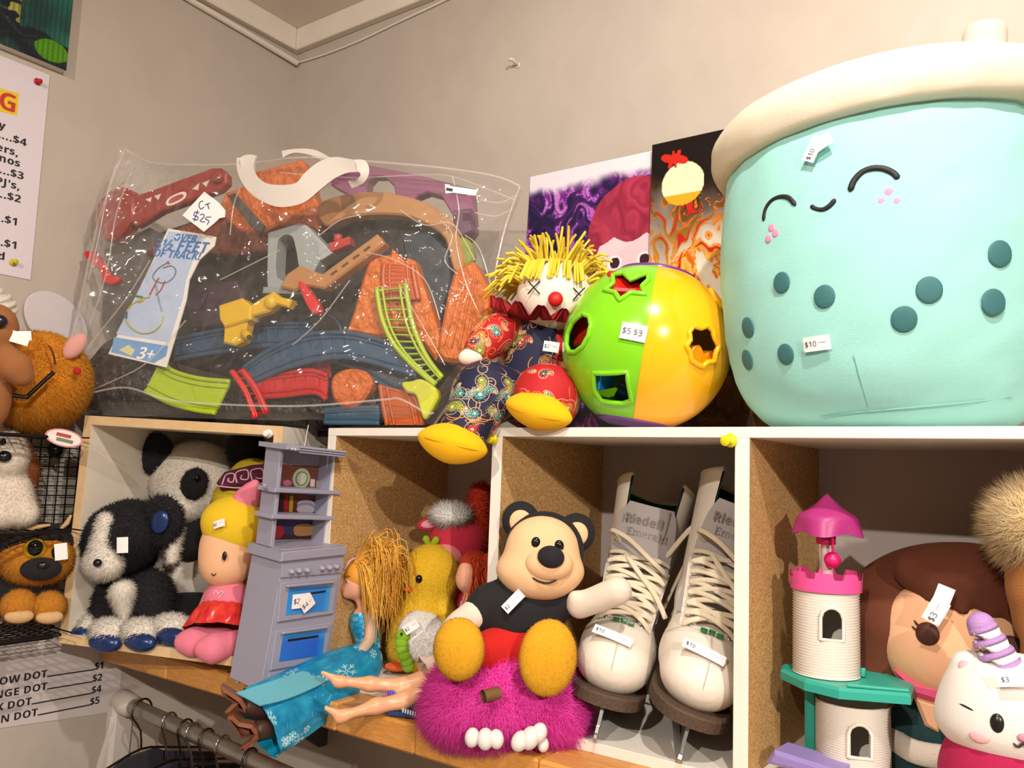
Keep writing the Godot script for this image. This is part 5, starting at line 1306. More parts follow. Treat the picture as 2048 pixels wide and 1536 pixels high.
# ---------------------------------------------------------------- toy kitchen
func kitchen() -> void:
	var o := thing("toy_kitchen_cabinet", "grey lilac plastic toy oven and hutch with blue oven windows", "toy kitchen", Transform3D(Vector3(0.073, -0.0522, -0.996), Vector3(0.0735, 0.9962, -0.0468), Vector3(0.9946, -0.0698, 0.0765), Vector3(-0.6567, 1.1792, 0.1127)))
	var grey := mt("9898ac", 0.42)
	var W := 0.116
	part(o, "body", g_prism(PackedVector2Array([Vector2(-0.0000, 0.0000), Vector2(0.0058, 0.1835), Vector2(0.1171, 0.1936), Vector2(0.1145, 0.0061)]), -0.080, -0.001, 0.0008), grey)
	part(o, "countertop", g_prism(PackedVector2Array([Vector2(-0.0006, 0.1824), Vector2(-0.0014, 0.1967), Vector2(0.1171, 0.2062), Vector2(0.1176, 0.1924)]), -0.083, 0.004, 0.0015), grey)
	part(o, "hob", g_prism(PackedVector2Array([Vector2(0.0077, 0.1964), Vector2(0.0073, 0.1985), Vector2(0.1108, 0.2066), Vector2(0.1112, 0.2043)]), -0.07, -0.01, 0.0005), mt("a09dac", 0.4))
	part(o, "knob_panel", g_prism(PackedVector2Array([Vector2(0.0047, 0.1766), Vector2(0.1164, 0.1832), Vector2(0.1168, 0.1648), Vector2(0.0044, 0.1595)]), -0.001, 0.0015, 0.0005), grey)
	for p in [Vector3(0.02, 0.1686, 0.002), Vector3(0.0329, 0.1698, 0.002), Vector3(0.0471, 0.1703, 0.002), Vector3(0.0742, 0.173, 0.002), Vector3(0.0882, 0.1736, 0.002), Vector3(0.1013, 0.1749, 0.002)]:
		part(o, "knob", g_lathe(PackedVector2Array([Vector2(0.0042, 0), Vector2(0.004, 0.003), Vector2(0.003, 0.006), Vector2(0.0012, 0.0072), Vector2(0, 0.0074)]), 14, Transform3D(Basis(Vector3.RIGHT, PI / 2), p)), mt("a3a0ae", 0.35))
	# oven doors
	for d in [[PackedVector2Array([Vector2(0.0041, 0.1526), Vector2(0.1073, 0.1591), Vector2(0.1088, 0.1031), Vector2(0.0099, 0.0963)]), PackedVector2Array([Vector2(0.0200, 0.1445), Vector2(0.0963, 0.1467), Vector2(0.0971, 0.1087), Vector2(0.0212, 0.1058)]), PackedVector2Array([Vector2(0.0549, 0.1369), Vector2(0.0867, 0.1396), Vector2(0.0868, 0.1366), Vector2(0.0550, 0.1340)]), Vector3(0.0131, 0.1488, 0.007), Vector3(0.0966, 0.1532, 0.007)], [PackedVector2Array([Vector2(0.0087, 0.0844), Vector2(0.1084, 0.0896), Vector2(0.1073, 0.0328), Vector2(0.0095, 0.0282)]), PackedVector2Array([Vector2(0.0219, 0.0780), Vector2(0.0976, 0.0800), Vector2(0.0983, 0.0421), Vector2(0.0217, 0.0398)]), PackedVector2Array([Vector2(0.0314, 0.0711), Vector2(0.0857, 0.0732), Vector2(0.0853, 0.0699), Vector2(0.0311, 0.0675)]), Vector3(0.0166, 0.0819, 0.007), Vector3(0.0974, 0.0859, 0.007)]]:
		var dr := part(o, "oven_door", g_prism(d[0], -0.001, 0.003, 0.0012), grey)
		part(dr, "window", g_prism(d[1], 0.003, 0.0035), oven_blue(), Transform3D(), "glossy blue oven window sticker")
		part(dr, "dark_slot", g_prism(d[2], 0.0035, 0.0038), mt("14181f", 0.4))
		part(dr, "handle", g_tube([d[3], d[3].lerp(d[4], 0.02) + Vector3(0, 0, 0.002), d[4].lerp(d[3], 0.02) + Vector3(0, 0, 0.002), d[4]], 0.0022, 8), grey)
	part(o, "base_panel", g_prism(PackedVector2Array([Vector2(0.0108, 0.0250), Vector2(0.1087, 0.0295), Vector2(0.1082, 0.0117), Vector2(0.0081, 0.0072)]), -0.001, 0.0015, 0.0005), grey)
	for k in 20:
		var f := (k + 0.5) / 20.0
		part(o, "base_rib", g_tube([Vector3(0.0147, 0.0218, 0.002).lerp(Vector3(0.1055, 0.0261, 0.002), f), Vector3(0.014, 0.0163, 0.002).lerp(Vector3(0.1047, 0.0202, 0.002), f)], 0.0011, 5), grey)
	for x in [0.008, 0.106]:
		for z in [-0.07, -0.01]:
			part(o, "foot", g_lathe(PackedVector2Array([Vector2(0, -0.006), Vector2(0.004, -0.006), Vector2(0.004, 0.002), Vector2(0, 0.002)]), 10, T(Vector3(x, 0, z))), grey)
	# hutch: back, sides, shelves, moulding
	part(o, "hutch_back", g_prism(PackedVector2Array([Vector2(0.0257, 0.1928), Vector2(0.0152, 0.3512), Vector2(0.1330, 0.3519), Vector2(0.1418, 0.1911)]), -0.074, -0.068, 0.0), grey)
	part(o, "hutch_side", g_prism(PackedVector2Array([Vector2(0.0040, 0.1983), Vector2(-0.0043, 0.3463), Vector2(0.0021, 0.3455), Vector2(0.0112, 0.1969)]), -0.072, -0.034, 0.001), grey)
	part(o, "hutch_side", g_prism(PackedVector2Array([Vector2(0.0994, 0.1959), Vector2(0.0935, 0.3467), Vector2(0.1065, 0.3463), Vector2(0.1114, 0.1944)]), -0.072, -0.034, 0.001), grey)
	part(o, "shelf", g_prism(PackedVector2Array([Vector2(-0.0095, 0.2789), Vector2(-0.0089, 0.2855), Vector2(0.1101, 0.2882), Vector2(0.1103, 0.2819)]), -0.07, -0.024, 0.001), grey)
	part(o, "shelf", g_prism(PackedVector2Array([Vector2(-0.0077, 0.2403), Vector2(-0.0072, 0.2469), Vector2(0.1075, 0.2481), Vector2(0.1077, 0.2418)]), -0.07, -0.024, 0.001), grey)
	part(o, "moulding", g_prism(PackedVector2Array([Vector2(-0.0134, 0.3430), Vector2(-0.0139, 0.3502), Vector2(0.0952, 0.3512), Vector2(0.0960, 0.3411)]), -0.078, -0.004, 0.0012), grey)
	for k in 3:
		part(o, "moulding_line", g_tube([Vector3(0.007, 0.3484, -0.003) - Vector3(0, 0.0035 * k, 0), Vector3(0.093, 0.3492, -0.003) - Vector3(0, 0.0035 * k, 0)], 0.0011, 6), grey)
	for p in [Vector3(-0.0056, 0.3449, -0.003), Vector3(-0.0003, 0.3447, -0.003)]:
		part(o, "button", g_ball(Vector3(0.0024, 0.0024, 0.002), p, Vector3.ZERO, 10, 8), mt("b3b0bc", 0.3))
	part(o, "tap", g_tube(curve([Vector3(-0.001, 0.2817, -0.05), Vector3(-0.0098, 0.2832, -0.045), Vector3(-0.0164, 0.2846, -0.042), Vector3(-0.0177, 0.2891, -0.04)], 3), 0.003, 8), mt("a3a0ae", 0.35))
	# printed back panels on the shelves
	var p1 := part(o, "back_print", g_prism(PackedVector2Array([Vector2(0.0235, 0.3197), Vector2(0.1061, 0.3210), Vector2(0.1092, 0.2874), Vector2(0.0279, 0.2855)]), -0.068, -0.0665), wood_texture("6e4030", "82503c", 12), Transform3D(), "printed panel with plates on brown boards")
	part(p1, "printed_plate", g_prism(circle2(0.016, 24, PackedVector2Array([Vector2(0.0637, 0.3004), Vector2(0.0648, 0.2996), Vector2(0.0656, 0.3005)])[0]), -0.0665, -0.0655), mt("c9cfb4", 0.5))
	part(p1, "printed_wreath", g_tube(ring3(Vector3(0.0635, 0.3004, -0.0652), 0.0105, 20), 0.002, 6, 0.3), mt("5c7a52", 0.6))
	part(p1, "printed_cup", g_prism(circle2(0.008, 16, PackedVector2Array([Vector2(0.0392, 0.2917), Vector2(0.0402, 0.2910), Vector2(0.0410, 0.2918)])[0], 0.6), -0.0665, -0.0655), mt("c97aa4", 0.5))
	part(p1, "printed_jar", g_prism(PackedVector2Array([Vector2(0.0819, 0.3008), Vector2(0.0897, 0.3006), Vector2(0.0909, 0.2887), Vector2(0.0830, 0.2890)]), -0.0665, -0.0655), mt("d6cfc8", 0.5))
	part(p1, "printed_jar", g_prism(PackedVector2Array([Vector2(0.0937, 0.3001), Vector2(0.1026, 0.2999), Vector2(0.1036, 0.2887), Vector2(0.0947, 0.2890)]), -0.0665, -0.0655), mt("a89890", 0.5))
	var p2 := part(o, "back_print", g_prism(PackedVector2Array([Vector2(0.0261, 0.2754), Vector2(0.1055, 0.2752), Vector2(0.1100, 0.2450), Vector2(0.0298, 0.2444)]), -0.068, -0.0665), wood_texture("5a2a22", "703c30", 13), Transform3D(), "printed panel with books and bowls")
	for b in [["3a1418", 557, 563], ["a31824", 566, 573], ["c9a02a", 575, 582]]:
		pass
	part(p2, "printed_book", g_prism(PackedVector2Array([Vector2(0.0288, 0.2734), Vector2(0.0352, 0.2730), Vector2(0.0391, 0.2463), Vector2(0.0319, 0.2460)]), -0.0665, -0.0655), mt("2c1416", 0.6))
	part(p2, "printed_book", g_prism(PackedVector2Array([Vector2(0.0379, 0.2731), Vector2(0.0444, 0.2727), Vector2(0.0474, 0.2459), Vector2(0.0409, 0.2464)]), -0.0665, -0.0655), mt("a31824", 0.6))
	part(p2, "printed_book", g_prism(PackedVector2Array([Vector2(0.0472, 0.2728), Vector2(0.0537, 0.2724), Vector2(0.0566, 0.2462), Vector2(0.0502, 0.2460)]), -0.0665, -0.0655), mt("c9a02a", 0.6))
	for k in 3:
		part(p2, "printed_bowl", g_prism(circle2(0.017, 20, PackedVector2Array([Vector2(0.0802, 0.2566), Vector2(0.0813, 0.2558), Vector2(0.0821, 0.2566)])[0] + Vector2(0, 0.004 - k * 0.004), 0.42), -0.0665 + 0.0002 * k, -0.0655 + 0.0002 * k), mt(["b9b4c4", "9a94a8", "c4bfcc"][k], 0.5))
	var p3 := part(o, "back_print", g_prism(PackedVector2Array([Vector2(0.0277, 0.2359), Vector2(0.1085, 0.2370), Vector2(0.1080, 0.2068), Vector2(0.0297, 0.2049)]), -0.068, -0.0665), mt("33305e", 0.5), Transform3D(), "printed panel with bread and red jars")
	part(p3, "printed_bread", g_prism(loop2(PackedVector2Array([Vector2(0.0635, 0.2232), Vector2(0.0718, 0.2296), Vector2(0.0978, 0.2288), Vector2(0.1023, 0.2147), Vector2(0.0827, 0.2112), Vector2(0.0674, 0.2125)]), 3), -0.0665, -0.0655), mt("b0824a", 0.6))
	part(p3, "printed_jar", g_prism(circle2(0.009, 16, PackedVector2Array([Vector2(0.0372, 0.2165), Vector2(0.0382, 0.2157), Vector2(0.0390, 0.2165)])[0], 1.2), -0.0665, -0.0655), mt("a01c26", 0.6))
	part(p3, "printed_table", g_prism(PackedVector2Array([Vector2(0.0291, 0.2118), Vector2(0.1075, 0.2132), Vector2(0.1076, 0.2069), Vector2(0.0294, 0.2049)]), -0.0665, -0.0658), mt("3a1a18", 0.6))
	price(o, T(Vector3(0.042, 0.1264, 0.004), Vector3(0, 0, 4)), 0.030, 0.021, "$2", 0)
	price(o, T(Vector3(0.0528, 0.1227, 0.006), Vector3(0, 0, 0)), 0.023, 0.0195, "$4", 38)
	# its price card on a thread
	solo("tag_thread", "thin white thread hanging between bag and toy kitchen", "thread", g_tube(curve([Vector3(0.0358, 0.3836, -0.03), Vector3(0.0349, 0.3682, -0.03), Vector3(0.0343, 0.3513, -0.03)], 3), 0.0007, 6), mt("d8d4cc", 0.7), Transform3D(Vector3(0.073, -0.0522, -0.996), Vector3(0.0735, 0.9962, -0.0468), Vector3(0.9946, -0.0698, 0.0765), Vector3(-0.6567, 1.1792, 0.1127)))
	solo("purple_card", "dark purple card stuck in the gap beside the cube shelf", "card", g_prism(PackedVector2Array([Vector2(0.1594, 0.3823), Vector2(0.2058, 0.3863), Vector2(0.2080, 0.3625), Vector2(0.1604, 0.3617)]), -0.005, -0.003), mt("2a1c34", 0.5), Transform3D(Vector3(0.9294, -0.0279, -0.368), Vector3(0.026, 0.9996, -0.0103), Vector3(0.3681, 0, 0.9298), Vector3(-0.8969, 1.1932, 0.1269)) * T(Vector3(0, 0, -0.115)))

func ring3(c: Vector3, r: float, m: int) -> Array:
	var o := []
	for k in m + 1:
		o.append(c + Vector3(cos(TAU * k / m), sin(TAU * k / m), 0) * r)
	return o

func oven_blue() -> StandardMaterial3D:
	if not mats.has("oven"):
		var m := mottled("2a5ac8", "3aa0e0", 0.006, 0.16, 0.25, 44, 1, 64)
		mats["oven"] = m
	return mats["oven"]

# ---------------------------------------------------------------- dolls
func long_hair(roots: Array, flow: Callable, count: int, sd: int, c0: String, c1: String, r := 0.0008) -> Geo:
	# strands start between the roots and follow flow(root, t, rng-jitter)
	var g := Geo.new()
	var rng := RandomNumberGenerator.new(); rng.seed = sd
	for k in count:
		var a: Vector3 = roots[rng.randi_range(0, roots.size() - 1)]
		var j := Vector3(rng.randfn(), rng.randfn(), rng.randfn())
		g.col = lin(c0).lerp(lin(c1), rng.randf())
		var p := []
		for i in 7:
			p.append(flow.call(a, i / 6.0, j))
		g.tube(p, [r, r * 1.2, r * 1.2, r * 1.1, r, r * 0.8, r * 0.3], 4)
	return g

func snow_cloth() -> StandardMaterial3D:
	var n := 512
	var im := Image.create(n, n, false, Image.FORMAT_RGB8)
	var nz := noise(0.012, 3, FastNoiseLite.TYPE_SIMPLEX_SMOOTH, 6)
	for y in n:
		for x in n:
			im.set_pixel(x, y, Color("1680b4").lerp(Color("2fa8d2"), 0.5 + nz.get_noise_2d(x, y) * 0.8))
	var rng := RandomNumberGenerator.new(); rng.seed = 8
	var ink := Color("c4e6ee")
	var line := func(a: Vector2, b: Vector2, w: float) -> void:
		var m := int(a.distance_to(b)) + 1
		for k in m + 1:
			var p := a.lerp(b, float(k) / m)
			for dy in range(-int(w), int(w) + 1):
				for dx in range(-int(w), int(w) + 1):
					im.set_pixel(posmod(int(p.x) + dx, n), posmod(int(p.y) + dy, n), ink)
	for k in 16:
		var c := Vector2(rng.randf() * n, rng.randf() * n); var s := rng.randf_range(18, 46); var a0 := rng.randf() * TAU
		for e in 6:
			var d := Vector2(cos(a0 + e * TAU / 6), sin(a0 + e * TAU / 6)); var q := Vector2(-d.y, d.x)
			line.call(c + d * s * 0.12, c + d * s, 1.0)
			line.call(c + d * s * 0.55, c + d * s * 0.8 + q * s * 0.25, 1.0)
			line.call(c + d * s * 0.55, c + d * s * 0.8 - q * s * 0.25, 1.0)
	for k in 90:
		var c := Vector2(rng.randf() * n, rng.randf() * n)
		line.call(c, c + Vector2(rng.randfn(), rng.randfn()) * 8, 0.0)
	var m := StandardMaterial3D.new()
	m.albedo_texture = ImageTexture.create_from_image(im)
	m.roughness = 0.3; m.metallic = 0.25
	m.uv1_scale = Vector3(1.6, 1.2, 1)
	return m

func tube_cloth(path: Array, rad: Array, flat: float, folds: int, depth: float, up: Vector3, inner := 0.0) -> Geo:
	# an open sleeve or skirt with folds
	var g := Geo.new()
	var P := curve(path, 6)
	var m := P.size()
	var sides := []; var ws := []
	var side := Vector3.ZERO
	for k in m:
		var t: Vector3 = (P[mini(k + 1, m - 1)] - P[maxi(k - 1, 0)]).normalized()
		side = (up.cross(t) if k == 0 else side - t * side.dot(t)).normalized()
		sides.append(side); ws.append(t.cross(side))
	g.grid(96, m - 1, func(a: float, b: float) -> Vector3:
		var k := int(round(b * (m - 1)))
		var f := b * (rad.size() - 1); var i := mini(int(f), rad.size() - 2)
		var r: float = lerpf(rad[i], rad[i + 1], f - i) - inner
		r *= 1.0 + depth * b * sin(a * TAU * folds + 2.0 * sin(b * 4.0)) + depth * 0.4 * sin(a * TAU * (folds * 2 + 1))
		return P[k] + sides[k] * cos(a * TAU) * r + ws[k] * sin(a * TAU) * r * flat, inner > 0)
	return g

func snow_doll() -> void:
	var o := thing("fashion_doll", "fashion doll with messy golden hair in a blue snowflake gown and brown boots", "doll", Transform3D(Vector3(0.7078, 0, -0.7064), Vector3(0, 1, 0), Vector3(0.7064, 0, 0.7078), Vector3(-0.6217, 1.184, -0.0471)), "fashion dolls")
	var skin := mt("e0a486", 0.5); var gown := snow_cloth(); var lining := mt("16a6d0", 0.3, 0.2)
	skin.subsurf_scatter_enabled = true; skin.subsurf_scatter_strength = 0.1
	# body under the clothes, neck and head in one skin
	part(o, "body", g_blob([["c", Vector3(-0.0041, 0.1005, -0.012), Vector3(-0.0112, 0.1159, -0.012), 0.006, 0.006], ["c", Vector3(0, 0.0809, -0.014), Vector3(0.0093, 0.0391, -0.012), 0.017, 0.014],
		["e", Vector3(-0.0137, 0.1329, -0.012), Vector3(0.019, 0.024, 0.018)], ["e", Vector3(-0.0247, 0.1219, -0.012), Vector3(0.0095, 0.011, 0.01)], ["c", Vector3(-0.0275, 0.1299, -0.01), Vector3(-0.0326, 0.126, -0.01), 0.0042, 0.0028], ["c", Vector3(-0.0268, 0.1183, -0.01), Vector3(-0.0298, 0.1167, -0.01), 0.004, 0.003],
		["c", Vector3(0.012, 0.0898, 0.006), Vector3(0.011, 0.0523, 0.016), 0.0078, 0.0068], ["c", Vector3(0.011, 0.0523, 0.016), Vector3(-0.0073, 0.0286, 0.024), 0.0066, 0.0048]], 0.0022, 0.002), skin)
	var hand := g_blob([["e", Vector3(-0.0115, 0.0246, 0.026), Vector3(0.007, 0.006, 0.004)], ["c", Vector3(-0.0129, 0.0224, 0.026), Vector3(-0.0199, 0.0145, 0.027), 0.0021, 0.0014], ["c", Vector3(-0.0113, 0.0219, 0.027), Vector3(-0.016, 0.0121, 0.029), 0.0021, 0.0014], ["c", Vector3(-0.0098, 0.0221, 0.028), Vector3(-0.0122, 0.0115, 0.03), 0.0021, 0.0014], ["c", Vector3(-0.0076, 0.0229, 0.028), Vector3(-0.0085, 0.013, 0.03), 0.002, 0.0014], ["c", Vector3(-0.0146, 0.0266, 0.028), Vector3(-0.0195, 0.0238, 0.032), 0.0021, 0.0015]], 0.0011, 0.0008)
	part(o, "hand", hand, mt("e8c49a", 0.5))
	part(o, "eye", g_ball(Vector3(0.0016, 0.003, 0.003), Vector3(-0.0276, 0.1386, 0.003), Vector3(0, 0, 0), 12, 8), mt("f0e8e4", 0.3))
	part(o, "iris", g_ball(Vector3(0.0012, 0.0022, 0.0016), Vector3(-0.0283, 0.1389, 0.0055), Vector3.ZERO, 10, 8), mt("2a3a5c", 0.3))
	stitch(o, "eyebrow", [Vector3(-0.031, 0.1455, 0.004), Vector3(-0.0272, 0.1472, 0.005), Vector3(-0.0226, 0.1467, 0.006)], 0.0007, mt("5c3418", 0.6), 3)
	part(o, "lips", g_ball(Vector3(0.0022, 0.0016, 0.003), Vector3(-0.0307, 0.12, -0.009), Vector3.ZERO, 10, 8), mt("b8304c", 0.4))
	# hair: scalp and loose strands
	part(o, "hair_cap", g_ball(Vector3(0.024, 0.0245, 0.023), Vector3(-0.0083, 0.1467, -0.014), Vector3(0, 0, -25)), mt("dc9a30", 0.6))
	var rr := []
	for k in 40:
		var a := k * 2.4
		rr.append(Vector3(-0.0071, 0.155, -0.01) + Vector3(cos(a) * 0.018 + 0.004, 0.016 - (k % 7) * 0.0045, sin(a) * 0.018))
	var flow := func(a: Vector3, t: float, j: Vector3) -> Vector3:
		return a + Vector3((0.028 + absf(j.x) * 0.012) * sin(t * 1.8), 0.016 * sin(t * PI * 0.9) * (1.0 + j.y) - (0.036 + j.z * 0.022) * t * t, (0.018 + j.y * 0.014) * sin(t * 2.0)) + j * 0.006 * t
	stuff(o, "loose_hair", long_hair(rr, flow, 900, 5, "e69a24", "fcd468", 0.0007), strands(), "messy golden hair")
	var front := func(a: Vector3, t: float, j: Vector3) -> Vector3:
		return a + Vector3(0.014 * t + absf(j.x) * 0.014 * t + 0.006, 0.004 * t - 0.058 * t * t * (1.0 + j.y * 0.25), 0.026 * sin(t * 2.0) + j.z * 0.004)
	stuff(o, "loose_hair", long_hair(rr, front, 260, 6, "e69a24", "fcd468", 0.0007), strands())
	# gown
	part(o, "bodice", tube_cloth([Vector3(-0.0021, 0.0909, -0.014), Vector3(0.002, 0.0732, -0.014), Vector3(0.0089, 0.0467, -0.012), Vector3(0.012, 0.0319, -0.01)], [0.0175, 0.0225, 0.0185, 0.02], 0.9, 3, 0.02, Vector3(0, 0, 1)), gown, Transform3D(), "shiny blue bodice")
	part(o, "sleeve", tube_cloth([Vector3(0.0119, 0.0913, 0.006), Vector3(0.0131, 0.07, 0.01), Vector3(0.011, 0.0523, 0.016), Vector3(-0.0045, 0.0323, 0.024)], [0.0105, 0.0092, 0.0088, 0.0076], 0.9, 4, 0.03, Vector3(0, 0, 1)), mt("b9a08a", 0.5))
	var sk := [Vector3(0.0149, 0.0366, -0.002), Vector3(0.0007, 0.0188, 0.02), Vector3(-0.0371, 0.0041, 0.062), Vector3(-0.0813, -0.0128, 0.104), Vector3(-0.1115, -0.023, 0.134), Vector3(-0.1301, -0.0299, 0.15)]
	var rad := [0.019, 0.034, 0.042, 0.046, 0.049, 0.050]
	part(o, "skirt", tube_cloth(sk, rad, 0.62, 8, 0.045, Vector3(0, 0, 1)), gown, Transform3D(), "blue gown skirt printed with white snowflakes")
	part(o, "skirt_lining", tube_cloth(sk, rad, 0.62, 8, 0.045, Vector3(0, 0, 1), 0.0012), lining, Transform3D(), "bright cyan lining")
	part(o, "cape", ribbon([Vector3(0.0157, 0.0656, -0.01), Vector3(-0.0162, 0.0299, 0.03), Vector3(-0.0709, 0.0264, 0.09), Vector3(-0.1175, 0.021, 0.135), Vector3(-0.1605, 0.0132, 0.165)], [Vector3(0.0217, 0.053, 0), Vector3(-0.0108, 0.0213, 0.05), Vector3(-0.0545, 0.0103, 0.115), Vector3(-0.0944, 0.0023, 0.155), Vector3(-0.127, 0.0003, 0.18)], 0.0012), mt("6cbcd0", 0.3, 0.2, "cape"), Transform3D(), "pale blue glittering cape")
	# boots
	var brown := mt("7a4a34", 0.38); var dark := mt("3a241c", 0.5)
	for b in [[PackedVector2Array([Vector2(-0.1801, 0.0232), Vector2(-0.1668, 0.0154), Vector2(-0.1521, 0.0057), Vector2(-0.1451, -0.0046), Vector2(-0.1471, -0.0123), Vector2(-0.1550, -0.0083), Vector2(-0.1685, -0.0146), Vector2(-0.1732, -0.0113), Vector2(-0.1655, -0.0031), Vector2(-0.1620, 0.0007), Vector2(-0.1706, 0.0059), Vector2(-0.1788, 0.0136)]), 0.150, 0.172, Vector3(-0.1147, -0.0227, 0.135), Vector3(-0.1485, -0.0037, 0.16)], [PackedVector2Array([Vector2(-0.1670, -0.0131), Vector2(-0.1603, -0.0107), Vector2(-0.1509, -0.0196), Vector2(-0.1343, -0.0230), Vector2(-0.1281, -0.0306), Vector2(-0.1255, -0.0407), Vector2(-0.1326, -0.0475), Vector2(-0.1452, -0.0561), Vector2(-0.1485, -0.0535), Vector2(-0.1354, -0.0437), Vector2(-0.1332, -0.0387), Vector2(-0.1495, -0.0397), Vector2(-0.1579, -0.0271), Vector2(-0.1661, -0.0169)]), 0.163, 0.186, Vector3(-0.1033, -0.0371, 0.14), Vector3(-0.1308, -0.0336, 0.172)]]:
		var bt := part(o, "boot", g_prism(b[0], b[1], b[2], 0.004), brown, Transform3D(), "brown high-heeled boot")
		part(bt, "boot_shaft", g_tube([b[3], b[3].lerp(b[4], 0.5), b[4]], [0.013, 0.0125, 0.0125], 14), dark)
	# tiara
	part(o, "tiara", g_tube(curve([Vector3(-0.0317, 0.1578, 0.004), Vector3(-0.0248, 0.17, 0.002), Vector3(-0.0159, 0.1741, -0.004)], 3), 0.0016, 6), mt("d0a0b0", 0.4))

func bare_leg_doll() -> void:
	var o := thing("fashion_doll", "barefoot doll lying with bare legs out from under the pink fluff", "doll", Transform3D(Vector3(0.7588, 0, -0.6514), Vector3(0, 1, 0), Vector3(0.6514, 0, 0.7588), Vector3(-0.449, 1.184, 0)), "fashion dolls")
	var skin := mt("e2a982", 0.32)
	var legs := [
		["c", Vector3(0.0085, 0.0318, 0), Vector3(-0.0333, 0.0203, 0.01), 0.0118, 0.0098], ["c", Vector3(-0.0333, 0.0203, 0.01), Vector3(-0.0739, 0.0234, 0.014), 0.0096, 0.0090], ["c", Vector3(-0.0739, 0.0234, 0.014), Vector3(-0.1113, 0.0272, 0.018), 0.0090, 0.0052], ["c", Vector3(-0.1126, 0.0265, 0.018), Vector3(-0.1172, 0.0252, 0.018), 0.006, 0.0055], ["c", Vector3(-0.1153, 0.0278, 0.018), Vector3(-0.1378, 0.0391, 0.02), 0.0058, 0.003],
		["c", Vector3(0.0145, 0.0222, 0.01), Vector3(-0.0264, 0.0059, 0.03), 0.0122, 0.0102], ["c", Vector3(-0.0264, 0.0059, 0.03), Vector3(-0.0628, 0.0017, 0.04), 0.0102, 0.0092], ["c", Vector3(-0.0628, 0.0017, 0.04), Vector3(-0.0997, -0.0079, 0.046), 0.0092, 0.0052], ["c", Vector3(-0.1023, -0.0085, 0.046), Vector3(-0.1098, -0.0137, 0.046), 0.006, 0.0055], ["c", Vector3(-0.1061, -0.0098, 0.046), Vector3(-0.1272, 0.0007, 0.048), 0.0062, 0.0032],
		["e", Vector3(0.0247, 0.0296, -0.01), Vector3(0.022, 0.018, 0.02)]]
	part(o, "body", g_blob(legs, 0.0026, 0.003), skin)
	part(o, "underskirt", tube_cloth([Vector3(0.031, 0.0447, -0.01), Vector3(0.0152, 0.0366, 0), Vector3(0.0017, 0.0311, 0.006)], [0.018, 0.026, 0.028], 0.8, 7, 0.06, Vector3(0, 0, 1)), mt("d9c4b8", 0.8), Transform3D(), "short whitish skirt")

func red_hair_doll() -> void:
	var o := thing("fashion_doll", "small doll head with bright red curls looking left beside the divider", "doll", Transform3D(Vector3(0.791, 0, -0.6119), Vector3(0, 1, 0), Vector3(0.6119, 0, 0.791), Vector3(-0.45, 1.184, -0.1)), "fashion dolls")
	part(o, "body", g_blob([["e", Vector3(-0.0023, 0.1614, 0), Vector3(0.021, 0.026, 0.021)], ["e", Vector3(-0.0109, 0.1523, 0), Vector3(0.012, 0.014, 0.013)], ["c", Vector3(-0.014, 0.1571, 0.004), Vector3(-0.0184, 0.1548, 0.004), 0.004, 0.0025], ["c", Vector3(0.0032, 0.1389, -0.004), Vector3(0.0053, 0.1239, -0.006), 0.0075, 0.0075], ["c", Vector3(0.0054, 0.1203, -0.006), Vector3(0.0086, 0.0435, -0.006), 0.020, 0.024]], 0.0028, 0.003), mt("dfa184", 0.5))
	part(o, "eye", g_ball(Vector3(0.0012, 0.002, 0.0025), Vector3(-0.0119, 0.1628, 0.014), Vector3.ZERO, 10, 8), mt("2a2026", 0.3))
	part(o, "dress", tube_cloth([Vector3(0.0053, 0.1239, -0.006), Vector3(0.0068, 0.0872, -0.006), Vector3(0.009, 0.033, -0.004)], [0.021, 0.027, 0.036], 0.85, 6, 0.04, Vector3(0, 0, 1)), mt("c9a0a0", 0.8))
	var rr := []
	for k in 24:
		var a := k * 2.4
		rr.append(Vector3(0.0075, 0.1818, -0.006) + Vector3(cos(a) * 0.013, 0.006 - (k % 4) * 0.003, sin(a) * 0.014))
	part(o, "hair_cap", g_ball(Vector3(0.024, 0.024, 0.023), Vector3(0.0032, 0.1742, -0.006)), mt("a82a0c", 0.6))
	var flow := func(a: Vector3, t: float, j: Vector3) -> Vector3:
		return a + Vector3((0.002 + absf(j.x) * 0.012 - 0.05 * maxf(t - 0.6, 0.0) * absf(j.z)) * t + 0.003 * sin(t * 14 + j.x * 6), 0.014 * sin(t * PI) - (0.10 + j.y * 0.012) * t * t * (0.7 + 0.5 * absf(j.z)), (0.010 + j.y * 0.008) * sin(t * 2.2) + 0.003 * cos(t * 14))
	stuff(o, "curly_hair", long_hair(rr, flow, 330, 9, "b52a0c", "e0571a"), strands(), "bright red curls")

# ---------------------------------------------------------------- plush toys in the first two cubes
func furry(o: Node, called: String, g: Geo, m: Material, count: int, length: float, sd: int, c0: String, c1: String, comb := Vector3.ZERO, width := 0.0006, label := "", curl := 0.35) -> MeshInstance3D:
	var p := part(o, called, g, m, Transform3D(), label)
	var f := Geo.new()
	f.fur(g, count, length, width, sd, comb, lin(c0), lin(c1), 2, curl)
	stuff(p, "fur", f, strands())
	return p

